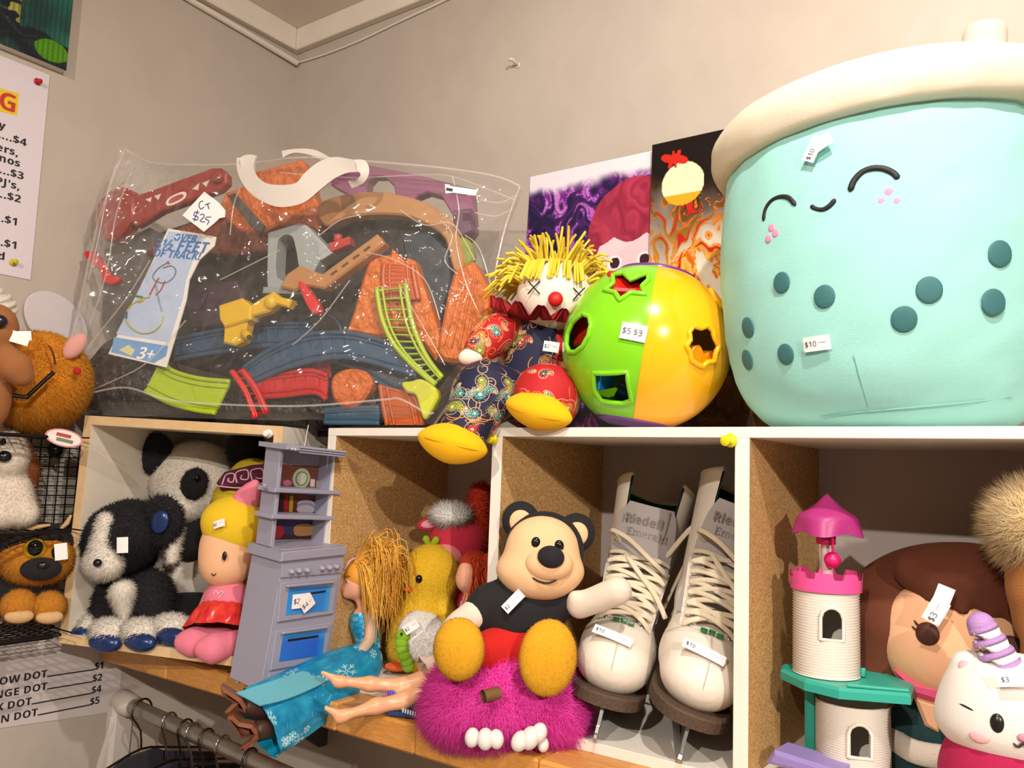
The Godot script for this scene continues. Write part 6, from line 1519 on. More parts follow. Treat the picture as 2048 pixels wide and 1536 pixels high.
func chick() -> void:
	var o := thing("chick_plush", "yellow chick plush with white belly and a green caterpillar", "plush toy", Transform3D(Vector3(0.7568, 0, -0.6537), Vector3(0, 1, 0), Vector3(0.6537, 0, 0.7568), Vector3(-0.5631, 1.184, -0.1266)))
	var body := g_blob([["e", Vector3(0.0064, 0.1523, 0), Vector3(0.046, 0.046, 0.042)], ["e", Vector3(0.0007, 0.0689, -0.005), Vector3(0.052, 0.058, 0.048)], ["e", Vector3(-0.0039, 0.0298, -0.005), Vector3(0.05, 0.034, 0.048)]], 0.004, 0.012)
	furry(o, "body", body, cloth("f0c428", 0.95), 9000, 0.005, 3, "f0bc20", "ffe058", Vector3(0, -0.3, 0), 0.0005)
	furry(o, "belly", g_ball(Vector3(0.036, 0.038, 0.012), Vector3(-0.0048, 0.0618, 0.04), Vector3(-8, 0, 0)), cloth("f0eeea", 0.95), 3000, 0.005, 4, "ece8e4", "ffffff", Vector3(0, -0.3, 0), 0.0005)
	part(o, "eye", g_ball(Vector3(0.0055, 0.0065, 0.004), Vector3(-0.012, 0.1467, 0.04), Vector3.ZERO, 14, 10), mt("101014", 0.15))
	part(o, "beak", g_blob([["c", Vector3(-0.0269, 0.1297, 0.03), Vector3(-0.0345, 0.1296, 0.036), 0.0055, 0.002]], 0.0018, 0.001), cloth("e0622a", 0.9))
	for a in [[Vector3(0.0012, 0.1942, 0), Vector3(-0.0041, 0.2055, 0.004)], [Vector3(0.0044, 0.1943, 0), Vector3(0.012, 0.2044, 0.004)]]:
		part(o, "leaf", g_blob([["c", a[0], a[1], 0.004, 0.006]], 0.002, 0.001), cloth("9ab81c", 0.9))
	for a in [Vector3(-0.0388, 0.0117, 0.03), Vector3(0.0115, 0.0095, 0.04)]:
		part(o, "foot", g_ball(Vector3(0.02, 0.007, 0.016), a), cloth("e0622a", 0.9))
	var cat := [Vector3(-0.032, 0.0629, 0.056), Vector3(-0.0337, 0.0529, 0.058), Vector3(-0.0325, 0.0433, 0.058), Vector3(-0.029, 0.0338, 0.058), Vector3(-0.0248, 0.0245, 0.056), Vector3(-0.0222, 0.0167, 0.054)]
	for k in cat.size():
		part(o, "caterpillar_segment", g_ball(Vector3(0.0102, 0.0092, 0.008) * (1.1 if k == 0 else 1.0 - k * 0.02), cat[k], Vector3.ZERO, 16, 10), cloth("7fae1e", 0.9))
	part(o, "caterpillar_eye", g_ball(Vector3(0.002, 0.0026, 0.0014), Vector3(-0.0341, 0.068, 0.067), Vector3.ZERO, 8, 6), mt("141414", 0.2))
	price(o, T(Vector3(-0.0204, 0.0788, 0.064)), 0.024, 0.014, "$2", 35)

func lamb() -> void:
	var o := thing("lamb_plush", "raspberry red lamb plush with white fluffy forehead in the cube's far corner", "plush toy", Transform3D(Vector3(0.7822, 0, -0.623), Vector3(0, 1, 0), Vector3(0.623, 0, 0.7822), Vector3(-0.5445, 1.184, -0.19)))
	var red := cloth("c92d48", 0.95)
	part(o, "body", g_blob([["e", Vector3(-0.0077, 0.2037, 0), Vector3(0.045, 0.042, 0.04)], ["e", Vector3(-0.0188, 0.1787, 0.015), Vector3(0.03, 0.026, 0.026)], ["e", Vector3(0.0049, 0.1017, -0.02), Vector3(0.06, 0.085, 0.05)], ["e", Vector3(0.0073, 0.0446, -0.02), Vector3(0.062, 0.06, 0.05)]], 0.005, 0.01), red)
	part(o, "muzzle", g_ball(Vector3(0.026, 0.022, 0.02), Vector3(-0.0202, 0.1817, 0.03)), cloth("e58a8a", 0.95))
	part(o, "ear", g_ball(Vector3(0.021, 0.0115, 0.008), Vector3(-0.054, 0.2275, 0.01), Vector3(0, 0, 12)), red)
	part(o, "inner_ear", g_ball(Vector3(0.014, 0.007, 0.004), Vector3(-0.0545, 0.228, 0.018), Vector3(0, 0, 12)), cloth("e9a0b0", 0.95))
	furry(o, "forehead_tuft", g_ball(Vector3(0.030, 0.016, 0.024), Vector3(-0.0174, 0.2405, 0.016)), cloth("f2eee8", 0.95), 2600, 0.015, 5, "f0eae4", "ffffff", Vector3(-0.3, 0.4, 0.3), 0.0007)
	furry(o, "crest", g_blob([["c", Vector3(0.0215, 0.2063, -0.01), Vector3(0.0285, 0.2815, -0.01), 0.026, 0.015]], 0.005, 0.004), cloth("a8240c", 0.95), 4200, 0.012, 6, "a01e08", "d8421a", Vector3.ZERO, 0.0008, "tall red curly crest", 0.8)
	part(o, "eye", g_ball(Vector3(0.003, 0.004, 0.003), Vector3(-0.0308, 0.2027, 0.036), Vector3.ZERO, 10, 8), mt("101014", 0.2))

func pink_fluff() -> void:
	var o := thing("fluffy_slipper_toy", "hot pink long-haired fluffy toy with white toes under the plush bear", "plush toy", Transform3D(Vector3(0.8269, 0, -0.5623), Vector3(0, 1, 0), Vector3(0.5623, 0, 0.8269), Vector3(-0.285, 1.176, 0.005)))
	var g := g_blob([["e", Vector3(-0.076, 0.0401, 0), Vector3(0.034, 0.040, 0.04)], ["e", Vector3(-0.0253, 0.0533, 0.01), Vector3(0.056, 0.054, 0.046)], ["e", Vector3(0.0318, 0.0392, 0.01), Vector3(0.042, 0.042, 0.04)], ["e", Vector3(-0.0239, 0.024, 0.018), Vector3(0.066, 0.026, 0.038)], ["e", Vector3(-0.091, 0.0193, 0), Vector3(0.02, 0.018, 0.025)], ["e", Vector3(0.0564, 0.0142, 0.01), Vector3(0.018, 0.02, 0.025)]], 0.006, 0.012)
	furry(o, "body", g, cloth("d80c88", 0.95), 42000, 0.019, 7, "ea0e96", "ff5cc8", Vector3(0.1, -0.2, 0.0), 0.0004, "long hot pink fur", 0.5)
	var white := mt("e4e0dc", 0.5)
	for a in [[Vector3(-0.0541, 0.0144, 0.075), 6.0, 0.9], [Vector3(-0.0385, 0.0149, 0.08), 0.0, 1.0], [Vector3(-0.0257, 0.0145, 0.077), -6.0, 0.9], [Vector3(0.0019, 0.0143, 0.08), 30.0, 1.0], [Vector3(0.0135, 0.0182, 0.08), 22.0, 1.1], [Vector3(0.0239, 0.0228, 0.075), 18.0, 0.95], [Vector3(0.0292, 0.0084, 0.07), 0.0, 0.7]]:
		part(o, "toe", g_ball(Vector3(0.0098, 0.0124, 0.011) * a[2], a[0] + Vector3(0, 0, 0.004), Vector3(0, 0, -a[1])), white)
	var l := Geo.new()
	for side in 2:
		l.grid(24, 1, func(x: float, y: float) -> Vector3:
			var r := 0.0085 - side * 0.0012
			return Vector3(-0.0337, 0.0664, 0.088) + Basis.from_euler(Vector3(0, 0.5, 0.12)) * Vector3((y - 0.5) * 0.02, cos(x * TAU) * r * 0.85, sin(x * TAU) * r), side == 0)
	part(o, "cloth_loop", l, mottled("5c3d1e", "7d5a30", 0.2, 0.02, 0.7, 3), Transform3D(), "small brown woven loop")

func bear() -> void:
	# a plain plush bear in the colours of the toy that sits here
	var o := thing("plush_bear", "black plush bear with tan face, red shorts and big yellow feet", "plush toy", Transform3D(Vector3(0.8256, 0, -0.5642), Vector3(0, 1, 0), Vector3(0.5642, 0, 0.8256), Vector3(-0.288, 1.2943, 0.005)))
	var black := cloth("16151a", 0.9, 0.02, 0.8); var tan_ := cloth("e8bf92", 0.95, 0.015, 1.2); var red := cloth("c3160f", 0.9, 0.012, 1.4); var yel := cloth("dca21a", 0.98, 0.012, 2.4, "terry"); var white := cloth("ded2c4", 0.95, 0.012, 1.4)
	part(o, "head", g_blob([["e", Vector3(0.0273, 0.1083, 0), Vector3(0.052, 0.050, 0.045)]], 0.005, 0.006), black)
	for e in [[Vector3(-0.0038, 0.1438, -0.008), 18.0], [Vector3(0.0685, 0.131, -0.008), -24.0]]:
		var ear := part(o, "ear", g_ball(Vector3(0.025, 0.026, 0.013), e[0], Vector3(0, 0, e[1])), black)
		part(ear, "inner_ear", g_ball(Vector3(0.015, 0.016, 0.006), e[0] + Vector3(0, -0.001, 0.010), Vector3(0, 0, e[1])), tan_)
	part(o, "face", g_blob([["e", Vector3(0.0248, 0.1149, 0.018), Vector3(0.045, 0.038, 0.034)], ["e", Vector3(0.0226, 0.0837, 0.02), Vector3(0.055, 0.028, 0.036)], ["e", Vector3(0.023, 0.0694, 0.02), Vector3(0.034, 0.018, 0.028)]], 0.004, 0.008), tan_)
	part(o, "muzzle", g_ball(Vector3(0.03, 0.021, 0.02), Vector3(0.0327, 0.096, 0.05)), tan_)
	part(o, "nose", g_ball(Vector3(0.0165, 0.0135, 0.011), Vector3(0.0343, 0.1064, 0.068), Vector3(0, 0, -8)), black)
	for p in [Vector3(0.0159, 0.1209, 0.05), Vector3(0.0444, 0.1183, 0.05)]:
		part(o, "eye", g_ball(Vector3(0.0062, 0.0075, 0.004), p, Vector3.ZERO, 14, 10), mt("101014", 0.12))
	stitch(o, "mouth", [Vector3(0.0098, 0.0813, 0.055), Vector3(0.0197, 0.0763, 0.06), Vector3(0.0318, 0.0746, 0.062), Vector3(0.0427, 0.0783, 0.06)], 0.0012, mt("2a1414", 0.7))
	part(o, "torso", g_blob([["e", Vector3(0.0065, 0.0347, 0), Vector3(0.05, 0.044, 0.04)], ["e", Vector3(-0.0005, 0.0156, 0), Vector3(0.048, 0.034, 0.04)], ["c", Vector3(-0.0145, 0.0465, 0), Vector3(-0.0425, 0.0418, 0.018), 0.02, 0.018], ["c", Vector3(-0.0425, 0.0418, 0.018), Vector3(-0.0602, 0.0243, 0.028), 0.018, 0.018], ["c", Vector3(0.0338, 0.0452, 0), Vector3(0.0681, 0.0461, 0.018), 0.02, 0.0165]], 0.004, 0.007), black)
	part(o, "paw", g_blob([["c", Vector3(-0.0601, 0.0265, 0.03), Vector3(-0.0765, 0.0136, 0.03), 0.019, 0.016], ["c", Vector3(-0.0765, 0.0136, 0.03), Vector3(-0.0875, 0.0071, 0.03), 0.015, 0.012]], 0.004, 0.004), white)
	part(o, "paw", g_blob([["c", Vector3(0.0738, 0.0436, 0.028), Vector3(0.1171, 0.0674, 0.055), 0.0155, 0.0175], ["c", Vector3(0.0686, 0.0473, 0.03), Vector3(0.0668, 0.0543, 0.036), 0.009, 0.008]], 0.0035, 0.004), white)
	part(o, "shorts", g_blob([["e", Vector3(-0.0062, -0.0052, 0), Vector3(0.05, 0.036, 0.044)], ["c", Vector3(-0.0213, -0.0154, 0.02), Vector3(-0.0482, -0.0102, 0.05), 0.026, 0.02], ["c", Vector3(0.0132, -0.014, 0.02), Vector3(0.0281, -0.0102, 0.05), 0.026, 0.02]], 0.004, 0.006), red)
	for f in [[Vector3(-0.0721, -0.0049, 0.075), Vector3(0.031, 0.036, 0.022), Vector3(-8, -14, 8)], [Vector3(0.0338, -0.0083, 0.085), Vector3(0.034, 0.0435, 0.022), Vector3(-8, 6, -6)]]:
		furry(o, "foot", g_ball(f[1], f[0], f[2], 32, 20), yel, 5000, 0.0022, 51, "c98a10", "f0bc34", Vector3.ZERO, 0.0005, "", 0.8)
	price(o, T(Vector3(-0.0094, 0.0486, 0.046), Vector3(-10, -10, 0)), 0.03, 0.0125, "$2", 48)

func rainbow_brush() -> void:
	var o := thing("rainbow_comb", "small rainbow bristle brush lying under the doll legs", "brush", Transform3D(Vector3(0.7588, 0, -0.6514), Vector3(0, 1, 0), Vector3(0.6514, 0, 0.7588), Vector3(-0.449, 1.184, 0)))
	var base := g_box(Vector3(0.07, 0.006, 0.022), Vector3(-0.029, 0.0036, 0.012), 0.002, Vector3(0, -20, 8))
	part(o, "handle", base, mt("8a4fb0", 0.4))
	var hues := ["8a4fb0", "4f6fd0", "3fa8c8", "5fc04f", "e0d030", "e8902a", "d83a2a"]
	for k in 14:
		part(o, "bristle_row", g_box(Vector3(0.0022, 0.010, 0.018), Vector3(-0.0497, 0.012, 0.012).lerp(Vector3(-0.0111, 0.0144, 0.012), k / 13.0), 0.0), mt(hues[k / 2], 0.4))
	var b := thing("spiral_booklet", "dark blue booklet with a white spiral edge below the pink fluff", "booklet", Transform3D(Vector3(0.7588, 0, -0.6514), Vector3(0, 1, 0), Vector3(0.6514, 0, 0.7588), Vector3(-0.449, 1.184, 0)))
	part(b, "cover", g_box(Vector3(0.09, 0.006, 0.05), Vector3(0.0024, -0.0081, 0.03), 0.001, Vector3(0, -20, 0)), mt("1f3a66", 0.4))
	for k in 9:
		part(b, "spiral", g_tube([Vector3(-0.0266, 0.0045, 0.058).lerp(Vector3(-0.0001, -0.0041, 0.058), k / 8.0), Vector3(-0.0263, -0.0007, 0.06).lerp(Vector3(0.0002, -0.0092, 0.06), k / 8.0)], 0.0011, 5), mt("c8d0dc", 0.4))

# ---------------------------------------------------------------- skates
func skate(frame: Transform3D, label: String, sd: int, tagged: String) -> void:
	var o := thing("figure_skate", label, "ice skate", frame, "pair of white figure skates")
	var leather := mottled("dcd3c6", "e8e1d6", 0.02, 0.2, 0.42, 20 + sd)
	var soleM := mottled("3a2c22", "5e4a3a", 0.08, 0.08, 0.7, 25)
	var steel := mt("b9bcc0", 0.22, 1.0); var lace := cloth("d9cdb4", 0.9, 0.006, 1.6, "lace"); var grey := mt("a29c9c", 0.55)
	part(o, "boot", g_blob([["e", Vector3(0, 0.088, -0.038), Vector3(0.045, 0.034, 0.042)], ["e", Vector3(0, 0.095, -0.085), Vector3(0.048, 0.042, 0.052)], ["c", Vector3(0, 0.105, -0.12), Vector3(0, 0.150, -0.175), 0.041, 0.037], ["e", Vector3(0, 0.095, -0.215), Vector3(0.035, 0.042, 0.036)], ["c", Vector3(0, 0.145, -0.185), Vector3(0, 0.19, -0.195), 0.036, 0.037]], 0.005, 0.009), leather)
	# open shaft: white outside, green lining, open in front
	for lay in 2:
		var g := Geo.new()
		g.grid(48, 10, func(a: float, b: float) -> Vector3:
			var th := lerpf(0.72, TAU - 0.72, a) + PI / 2
			var y := lerpf(0.15, 0.285 + 0.036 * pow(absf(a - 0.5) * 2.0, 1.5), b)
			var r := lerpf(0.040, 0.057, b) - lay * 0.0045
			return Vector3(cos(th) * r, y, sin(th) * r * 1.15 - 0.187 - 0.012 * b), lay == 1)
		part(o, "shaft" if lay == 0 else "lining", g, leather if lay == 0 else cloth("0f3b34", 0.9), Transform3D(), "" if lay == 0 else "dark green lining")
	var rim := []
	for k in 49:
		var a := k / 48.0
		var th := lerpf(0.72, TAU - 0.72, a) + PI / 2
		rim.append(Vector3(cos(th) * 0.055, 0.285 + 0.036 * pow(absf(a - 0.5) * 2.0, 1.5), sin(th) * 0.055 * 1.15 - 0.199))
	part(o, "collar_rim", g_tube(rim, 0.0032, 8), mt("cfc4a8", 0.6))
	# tongue
	var tg := Geo.new()
	for lay in 2:
		tg.grid(16, 14, func(a: float, b: float) -> Vector3:
			var x := (a - 0.5) * 0.082
			return Vector3(x * (1.0 - 0.25 * pow(b, 8)), lerpf(0.135, 0.284, b), lerpf(-0.108, -0.130, b) - x * x * 6.0 - 0.012 * sin(b * PI) - lay * 0.005), lay == 0)
	var tn := part(o, "tongue", tg, grey, Transform3D(), "grey leather tongue")
	var tx := T(Vector3(-0.006, 0.262, -0.1312), Vector3(3, 0, 0))
	text(tn, "Riedell", 0.0165, mt("7c7676", 0.6), tx, true)
	text(tn, "Emerald", 0.0138, mt("8a8484", 0.6), T(Vector3(0.002, 0.2445, -0.1326), Vector3(3, 0, 0)), false, 0, "Droid Serif")
	part(tn, "stitched_edge", g_tube(curve([Vector3(0.026, 0.282, -0.1335), Vector3(0.026, 0.25, -0.1365), Vector3(0.018, 0.215, -0.1365), Vector3(0.008, 0.18, -0.128)], 4), 0.0009, 5), mt("6e6464", 0.7))
	# eyelet facings and laces
	var rows := 8
	var E := []
	for k in rows:
		var f := k / (rows - 1.0)
		E.append([Vector3(lerpf(0.024, 0.033, f), lerpf(0.131, 0.208, f), lerpf(-0.078, -0.138, f) + 0.006 * sin(f * PI))])
	for s in [-1.0, 1.0]:
		var strip := []; var strip2 := []
		for k in rows:
			strip.append(E[k][0] * Vector3(s, 1, 1) + Vector3(-0.008 * s, 0.002, 0.002)); strip2.append(E[k][0] * Vector3(s, 1, 1) + Vector3(0.010 * s, -0.010, -0.006))
			part(o, "eyelet", g_lathe(PackedVector2Array([Vector2(0.0012, 0), Vector2(0.003, 0), Vector2(0.003, 0.0016), Vector2(0.0014, 0.002)]), 12, T(E[k][0] * Vector3(s, 1, 1) + Vector3(0, 0.0025, 0.0025), Vector3(55, 0, -20 * s))), steel)
		part(o, "facing", ribbon(strip, strip2, 0.003, 3), leather)
	var rng := RandomNumberGenerator.new(); rng.seed = sd
	for k in rows - 1:
		for s in [-1.0, 1.0]:
			var a: Vector3 = E[k][0] * Vector3(s, 1, 1) + Vector3(0.009 * s, 0.001, 0.002); var b: Vector3 = E[k + 1][0] * Vector3(-s, 1, 1) + Vector3(-0.008 * s, 0.002, 0.002)
			var mid := a.lerp(b, 0.5) + Vector3(0, 0.010, 0.010) + Vector3(rng.randfn(), rng.randfn(), rng.randfn()) * 0.002
			part(o, "lace", g_tube(curve([a, a.lerp(mid, 0.35) + Vector3(0, 0.004, 0.004), mid, b.lerp(mid, 0.35) + Vector3(0, 0.004, 0.004), b], 4), 0.0034, 8, 0.45, Vector3(0, 0.6, 0.8)), lace)
	# loose ends tied above
	var ends := [[Vector3(-0.03, 0.226, -0.14), Vector3(-0.046, 0.24, -0.12), Vector3(-0.02, 0.236, -0.105), Vector3(0.02, 0.214, -0.1), Vector3(0.04, 0.2, -0.12)], [Vector3(-0.02, 0.215, -0.12), Vector3(0.0, 0.2, -0.098), Vector3(0.03, 0.176, -0.088), Vector3(0.05, 0.15, -0.09)]]
	if sd == 1:
		ends.append([Vector3(0.034, 0.222, -0.14), Vector3(0.058, 0.27, -0.13), Vector3(0.07, 0.262, -0.15), Vector3(0.056, 0.2, -0.15), Vector3(0.045, 0.15, -0.14)])
	for q in ends:
		part(o, "lace", g_tube(curve(q, 6), 0.0034, 8, 0.45, Vector3(0, 0.3, 0.9)), lace)
	for k in 3:
		part(o, "green_stone", g_box(Vector3(0.0085, 0.005, 0.004), Vector3((k - 1) * 0.0095, 0.1385 - absf(k - 1.0) * 0.001, -0.058), 0.001, Vector3(-35, 0, 0)), mt("0e6b3c", 0.15))
	stitch(o, "toe_seam", [Vector3(0.0, 0.1365, -0.055), Vector3(0.0, 0.1275, -0.026), Vector3(0.0, 0.112, -0.004), Vector3(0.0, 0.09, 0.0062)], 0.0004, mt("b3a794", 0.7))
	stitch(o, "vamp_seam", [Vector3(-0.049, 0.11, -0.09), Vector3(-0.032, 0.132, -0.064), Vector3(0, 0.1375, -0.056), Vector3(0.032, 0.132, -0.064), Vector3(0.049, 0.11, -0.09)], 0.0004, mt("b3a794", 0.7))
	# sole and heel
	var outline := PackedVector2Array()
	for p in [Vector2(0, 0.010), Vector2(0.026, 0.003), Vector2(0.043, -0.022), Vector2(0.048, -0.065), Vector2(0.042, -0.11), Vector2(0.032, -0.16), Vector2(0.036, -0.21), Vector2(0.028, -0.248), Vector2(0, -0.258), Vector2(-0.028, -0.248), Vector2(-0.036, -0.21), Vector2(-0.032, -0.16), Vector2(-0.042, -0.11), Vector2(-0.048, -0.065), Vector2(-0.043, -0.022), Vector2(-0.026, 0.003)]:
		outline.append(Vector2(p.x, -p.y))
	var lay := Basis(Vector3(1, 0, 0), Vector3(0, 0, -1), Vector3(0, 1, 0))
	part(o, "sole", g_prism(loop2(outline, 3), 0.046, 0.061, 0.002, Transform3D(lay, Vector3.ZERO)), soleM)
	part(o, "heel_block", g_box(Vector3(0.06, 0.03, 0.07), Vector3(0, 0.062, -0.215), 0.004), soleM)
	# blade
	var side := Basis(Vector3(0, 0, -1), Vector3(0, 1, 0), Vector3(1, 0, 0))
	var bl := PackedVector2Array([Vector2(-0.004, 0.022), Vector2(-0.010, 0.016), Vector2(-0.006, 0.013), Vector2(-0.008, 0.009), Vector2(-0.003, 0.007), Vector2(-0.003, 0.003), Vector2(0.004, 0.002), Vector2(0.03, 0.0005), Vector2(0.12, 0.0), Vector2(0.22, 0.001), Vector2(0.275, 0.006), Vector2(0.275, 0.018), Vector2(0.2, 0.02), Vector2(0.1, 0.021)])
	part(o, "blade", g_prism(bl, -0.002, 0.002, 0.0004, Transform3D(side, Vector3.ZERO)), steel)
	part(o, "blade_post", g_prism(PackedVector2Array([Vector2(0.0, 0.02), Vector2(0.016, 0.02), Vector2(0.07, 0.044), Vector2(0.03, 0.046), Vector2(0.008, 0.046)]), -0.002, 0.002, 0.0, Transform3D(side, Vector3.ZERO)), steel)
	part(o, "blade_post", g_prism(PackedVector2Array([Vector2(0.18, 0.019), Vector2(0.24, 0.019), Vector2(0.235, 0.048), Vector2(0.2, 0.048)]), -0.002, 0.002, 0.0, Transform3D(side, Vector3.ZERO)), steel)
	part(o, "mount_plate", g_box(Vector3(0.05, 0.002, 0.07), Vector3(0, 0.0455, -0.045), 0.0006), steel)
	price(o, T(Vector3(-0.008, 0.123, -0.018), Vector3(-52, 0, 0)), 0.05, 0.0135, tagged, -8)

# ---------------------------------------------------------------- third cube
func castle() -> void:
	var o := thing("castle_playset", "white and teal toy castle tower with a pink pointed roof", "toy castle", Transform3D(Vector3(0.9675, 0, -0.253), Vector3(0, 1, 0), Vector3(0.253, 0, 0.9675), Vector3(0.0699, 1.184, -0.07)))
	var white := mt("e4dcd2", 0.45); var teal := mt("2aa391", 0.4); var pink := mt("e2529a", 0.4); var plum := mt("a8307a", 0.42); var hot := mt("d81a6a", 0.35)
	var tower := func(cx: float, y0: float, y1: float, r: float, cz: float, win_y: float, called: String) -> void:
		# wall with an arched window towards the room, ribbed like corrugated card
		var g := Geo.new()
		var n := 72; var m := 64
		for lay in 2:
			var ids := {}
			for j in m:
				for i in n:
					var a := TAU * (i + 0.5) / n; var y := lerpf(y0, y1, (j + 0.5) / m)
					var wx := cos(a) * r - 0.006; var wy := y - win_y
					if sin(a) > 0 and absf(wx) < 0.0105 and wy > -0.016 and (wy < 0.006 or Vector2(wx, wy - 0.006).length() < 0.0105):
						continue
					var q := []
					for e in [[0, 0], [1, 0], [1, 1], [0, 1]]:
						var key: int = (j + e[1]) * 1000 + (i + e[0]) % n
						if not ids.has(key):
							var b: float = TAU * (i + e[0]) / n; var rr: float = r + (0.0011 if (j + e[1]) % 2 == 0 else -0.0011) - lay * 0.0022
							ids[key] = g.put(Vector3(cx + cos(b) * rr, lerpf(y0, y1, float(j + e[1]) / m), cz + sin(b) * rr))
						q.append(ids[key])
					if lay == 0:
						g.tri(q[0], q[1], q[2]); g.tri(q[0], q[2], q[3])
					else:
						g.tri(q[0], q[2], q[1]); g.tri(q[0], q[3], q[2])
		g.smooth(0, 0)
		var w := part(o, called, g, white)
		var path := []
		for p in [Vector2(-0.0115, -0.017), Vector2(-0.0115, 0.006), Vector2(-0.009, 0.013), Vector2(-0.004, 0.0168), Vector2(0.0, 0.0175), Vector2(0.004, 0.0168), Vector2(0.009, 0.013), Vector2(0.0115, 0.006), Vector2(0.0115, -0.017), Vector2(-0.0115, -0.017)]:
			var x: float = p.x + 0.006
			path.append(Vector3(cx + x, win_y + p.y, cz + sqrt(maxf(r * r - x * x, 0.0)) + 0.0008))
		part(w, "window_frame", g_tube(path, 0.0022, 6), white)
	var u := Vector3(0.0013, 0.161, 0); var l := Vector3(0.028, 0.0421, 0)
	var top := Vector3(0.0015, 0.2057, 0); var mid := Vector3(0.001, 0.1136, 0)
	tower.call(u.x, mid.y - 0.004, top.y, 0.0343, 0.0, Vector3(0.0032, 0.1674, 0.03).y, "upper_tower")
	tower.call(l.x, 0.0, Vector3(0.0284, 0.084, 0).y, 0.0370, 0.0, Vector3(0.0272, 0.0513, 0.03).y, "lower_tower")
	# crenellated pink ring
	var rg := Geo.new()
	for lay in 2:
		rg.grid(80, 3, func(a: float, b: float) -> Vector3:
			var hi := 0.0105 if fmod(a * 8.0 + 0.3, 1.0) < 0.56 else 0.004
			var r := 0.0376 - lay * 0.003 + 0.001 * b
			return Vector3(u.x + cos(a * TAU) * r, top.y - 0.006 + (b * (hi + 0.010)), -sin(a * TAU) * r), lay == 1)
	part(o, "battlement", rg, pink)
	part(o, "tower_top", g_lathe(PackedVector2Array([Vector2(0.036, 0), Vector2(0.036, 0.002), Vector2(0, 0.002)]), 40, T(Vector3(u.x, top.y - 0.003, 0))), pink)
	var clear := mt("e0c4c8", 0.2)
	part(o, "mast", g_tube([Vector3(u.x + 0.002, top.y, 0), Vector3(0.0022, 0.2569, 0)], 0.0062, 14), clear, Transform3D(), "pale translucent mast")
	part(o, "mast_collar", g_tube([Vector3(0.0017, 0.2497, 0), Vector3(0.0017, 0.2597, 0)], 0.0105, 14), hot)
	var rf := Geo.new()
	var tip := Vector3(0.003, 0.3065, 0); var low := Vector3(0.0028, 0.2608, 0)
	for lay in 2:
		rf.grid(64, 12, func(a: float, b: float) -> Vector3:
			var r := (0.014 * minf(b / 0.35, 1.0) + 0.014 * smoothstep(0.3, 0.6, b) + 0.007 * b) * (1.0 + 0.10 * pow(b, 2.0) * cos(a * TAU * 4.0 + 0.6)) - lay * 0.0018
			return Vector3(tip.x + cos(a * TAU) * maxf(r, 0.0), lerpf(tip.y, low.y, b) + 0.002 * b * cos(a * TAU * 4.0 + 0.6 + PI), -sin(a * TAU) * maxf(r, 0.0)), lay == 0)
	part(o, "roof", rf, plum, Transform3D(), "plum pink pointed roof")
	part(o, "pull_cord", g_tube([Vector3(0.0084, 0.2598, 0.014), Vector3(0.0088, 0.2418, 0.014)], 0.0016, 6), hot)
	part(o, "pull_ball", g_ball(Vector3(0.0088, 0.009, 0.0088), Vector3(0.0083, 0.2337, 0.014)), hot)
	# teal balcony and post
	var floor_poly := PackedVector2Array([Vector2(-0.048, -0.03), Vector2(0.0, -0.046), Vector2(0.06, -0.046), Vector2(0.088, 0.0), Vector2(0.080, 0.05), Vector2(0.012, 0.062), Vector2(-0.022, 0.042), Vector2(-0.048, 0.0)])
	for k in floor_poly.size():
		floor_poly[k].y = -floor_poly[k].y
	part(o, "balcony", g_prism(floor_poly, 0.0, 0.011, 0.003, Transform3D(Basis(Vector3(1, 0, 0), Vector3(0, 0, -1), Vector3(0, 1, 0)), Vector3(u.x, mid.y - 0.016, 0)), []), teal)
	part(o, "balcony_rail", g_tube([Vector3(u.x + 0.02, mid.y - 0.003, 0.056), Vector3(u.x + 0.078, mid.y - 0.003, 0.046)], 0.0022, 8), teal)
	part(o, "balcony_peg", g_tube([Vector3(0.0386, 0.1105, 0), Vector3(0.0387, 0.119, 0)], 0.003, 8), teal)
	part(o, "post", g_box(Vector3(0.013, mid.y - 0.016, 0.016), Vector3(Vector3(-0.015, 0.0466, -0.02).x, (mid.y - 0.016) / 2, -0.02), 0.003), teal)
	part(o, "ramp", g_prism(PackedVector2Array([Vector2(-0.03, 0), Vector2(0.05, 0), Vector2(0.05, 0.012), Vector2(-0.02, 0.016)]), -0.01, 0.03, 0.004, T(Vector3(-0.0231, 0.0154, 0.02), Vector3(0, -20, 0)) ), mt("8f7ec0", 0.4), Transform3D(), "lilac ramp")
	part(o, "side_window", g_prism(circle2(0.004, 14, Vector2.ZERO, 2.6), 0, 0.0012, 0.0, T(Vector3(-0.0272, 0.1655, 0.012), Vector3(0, -62, 0))), white)

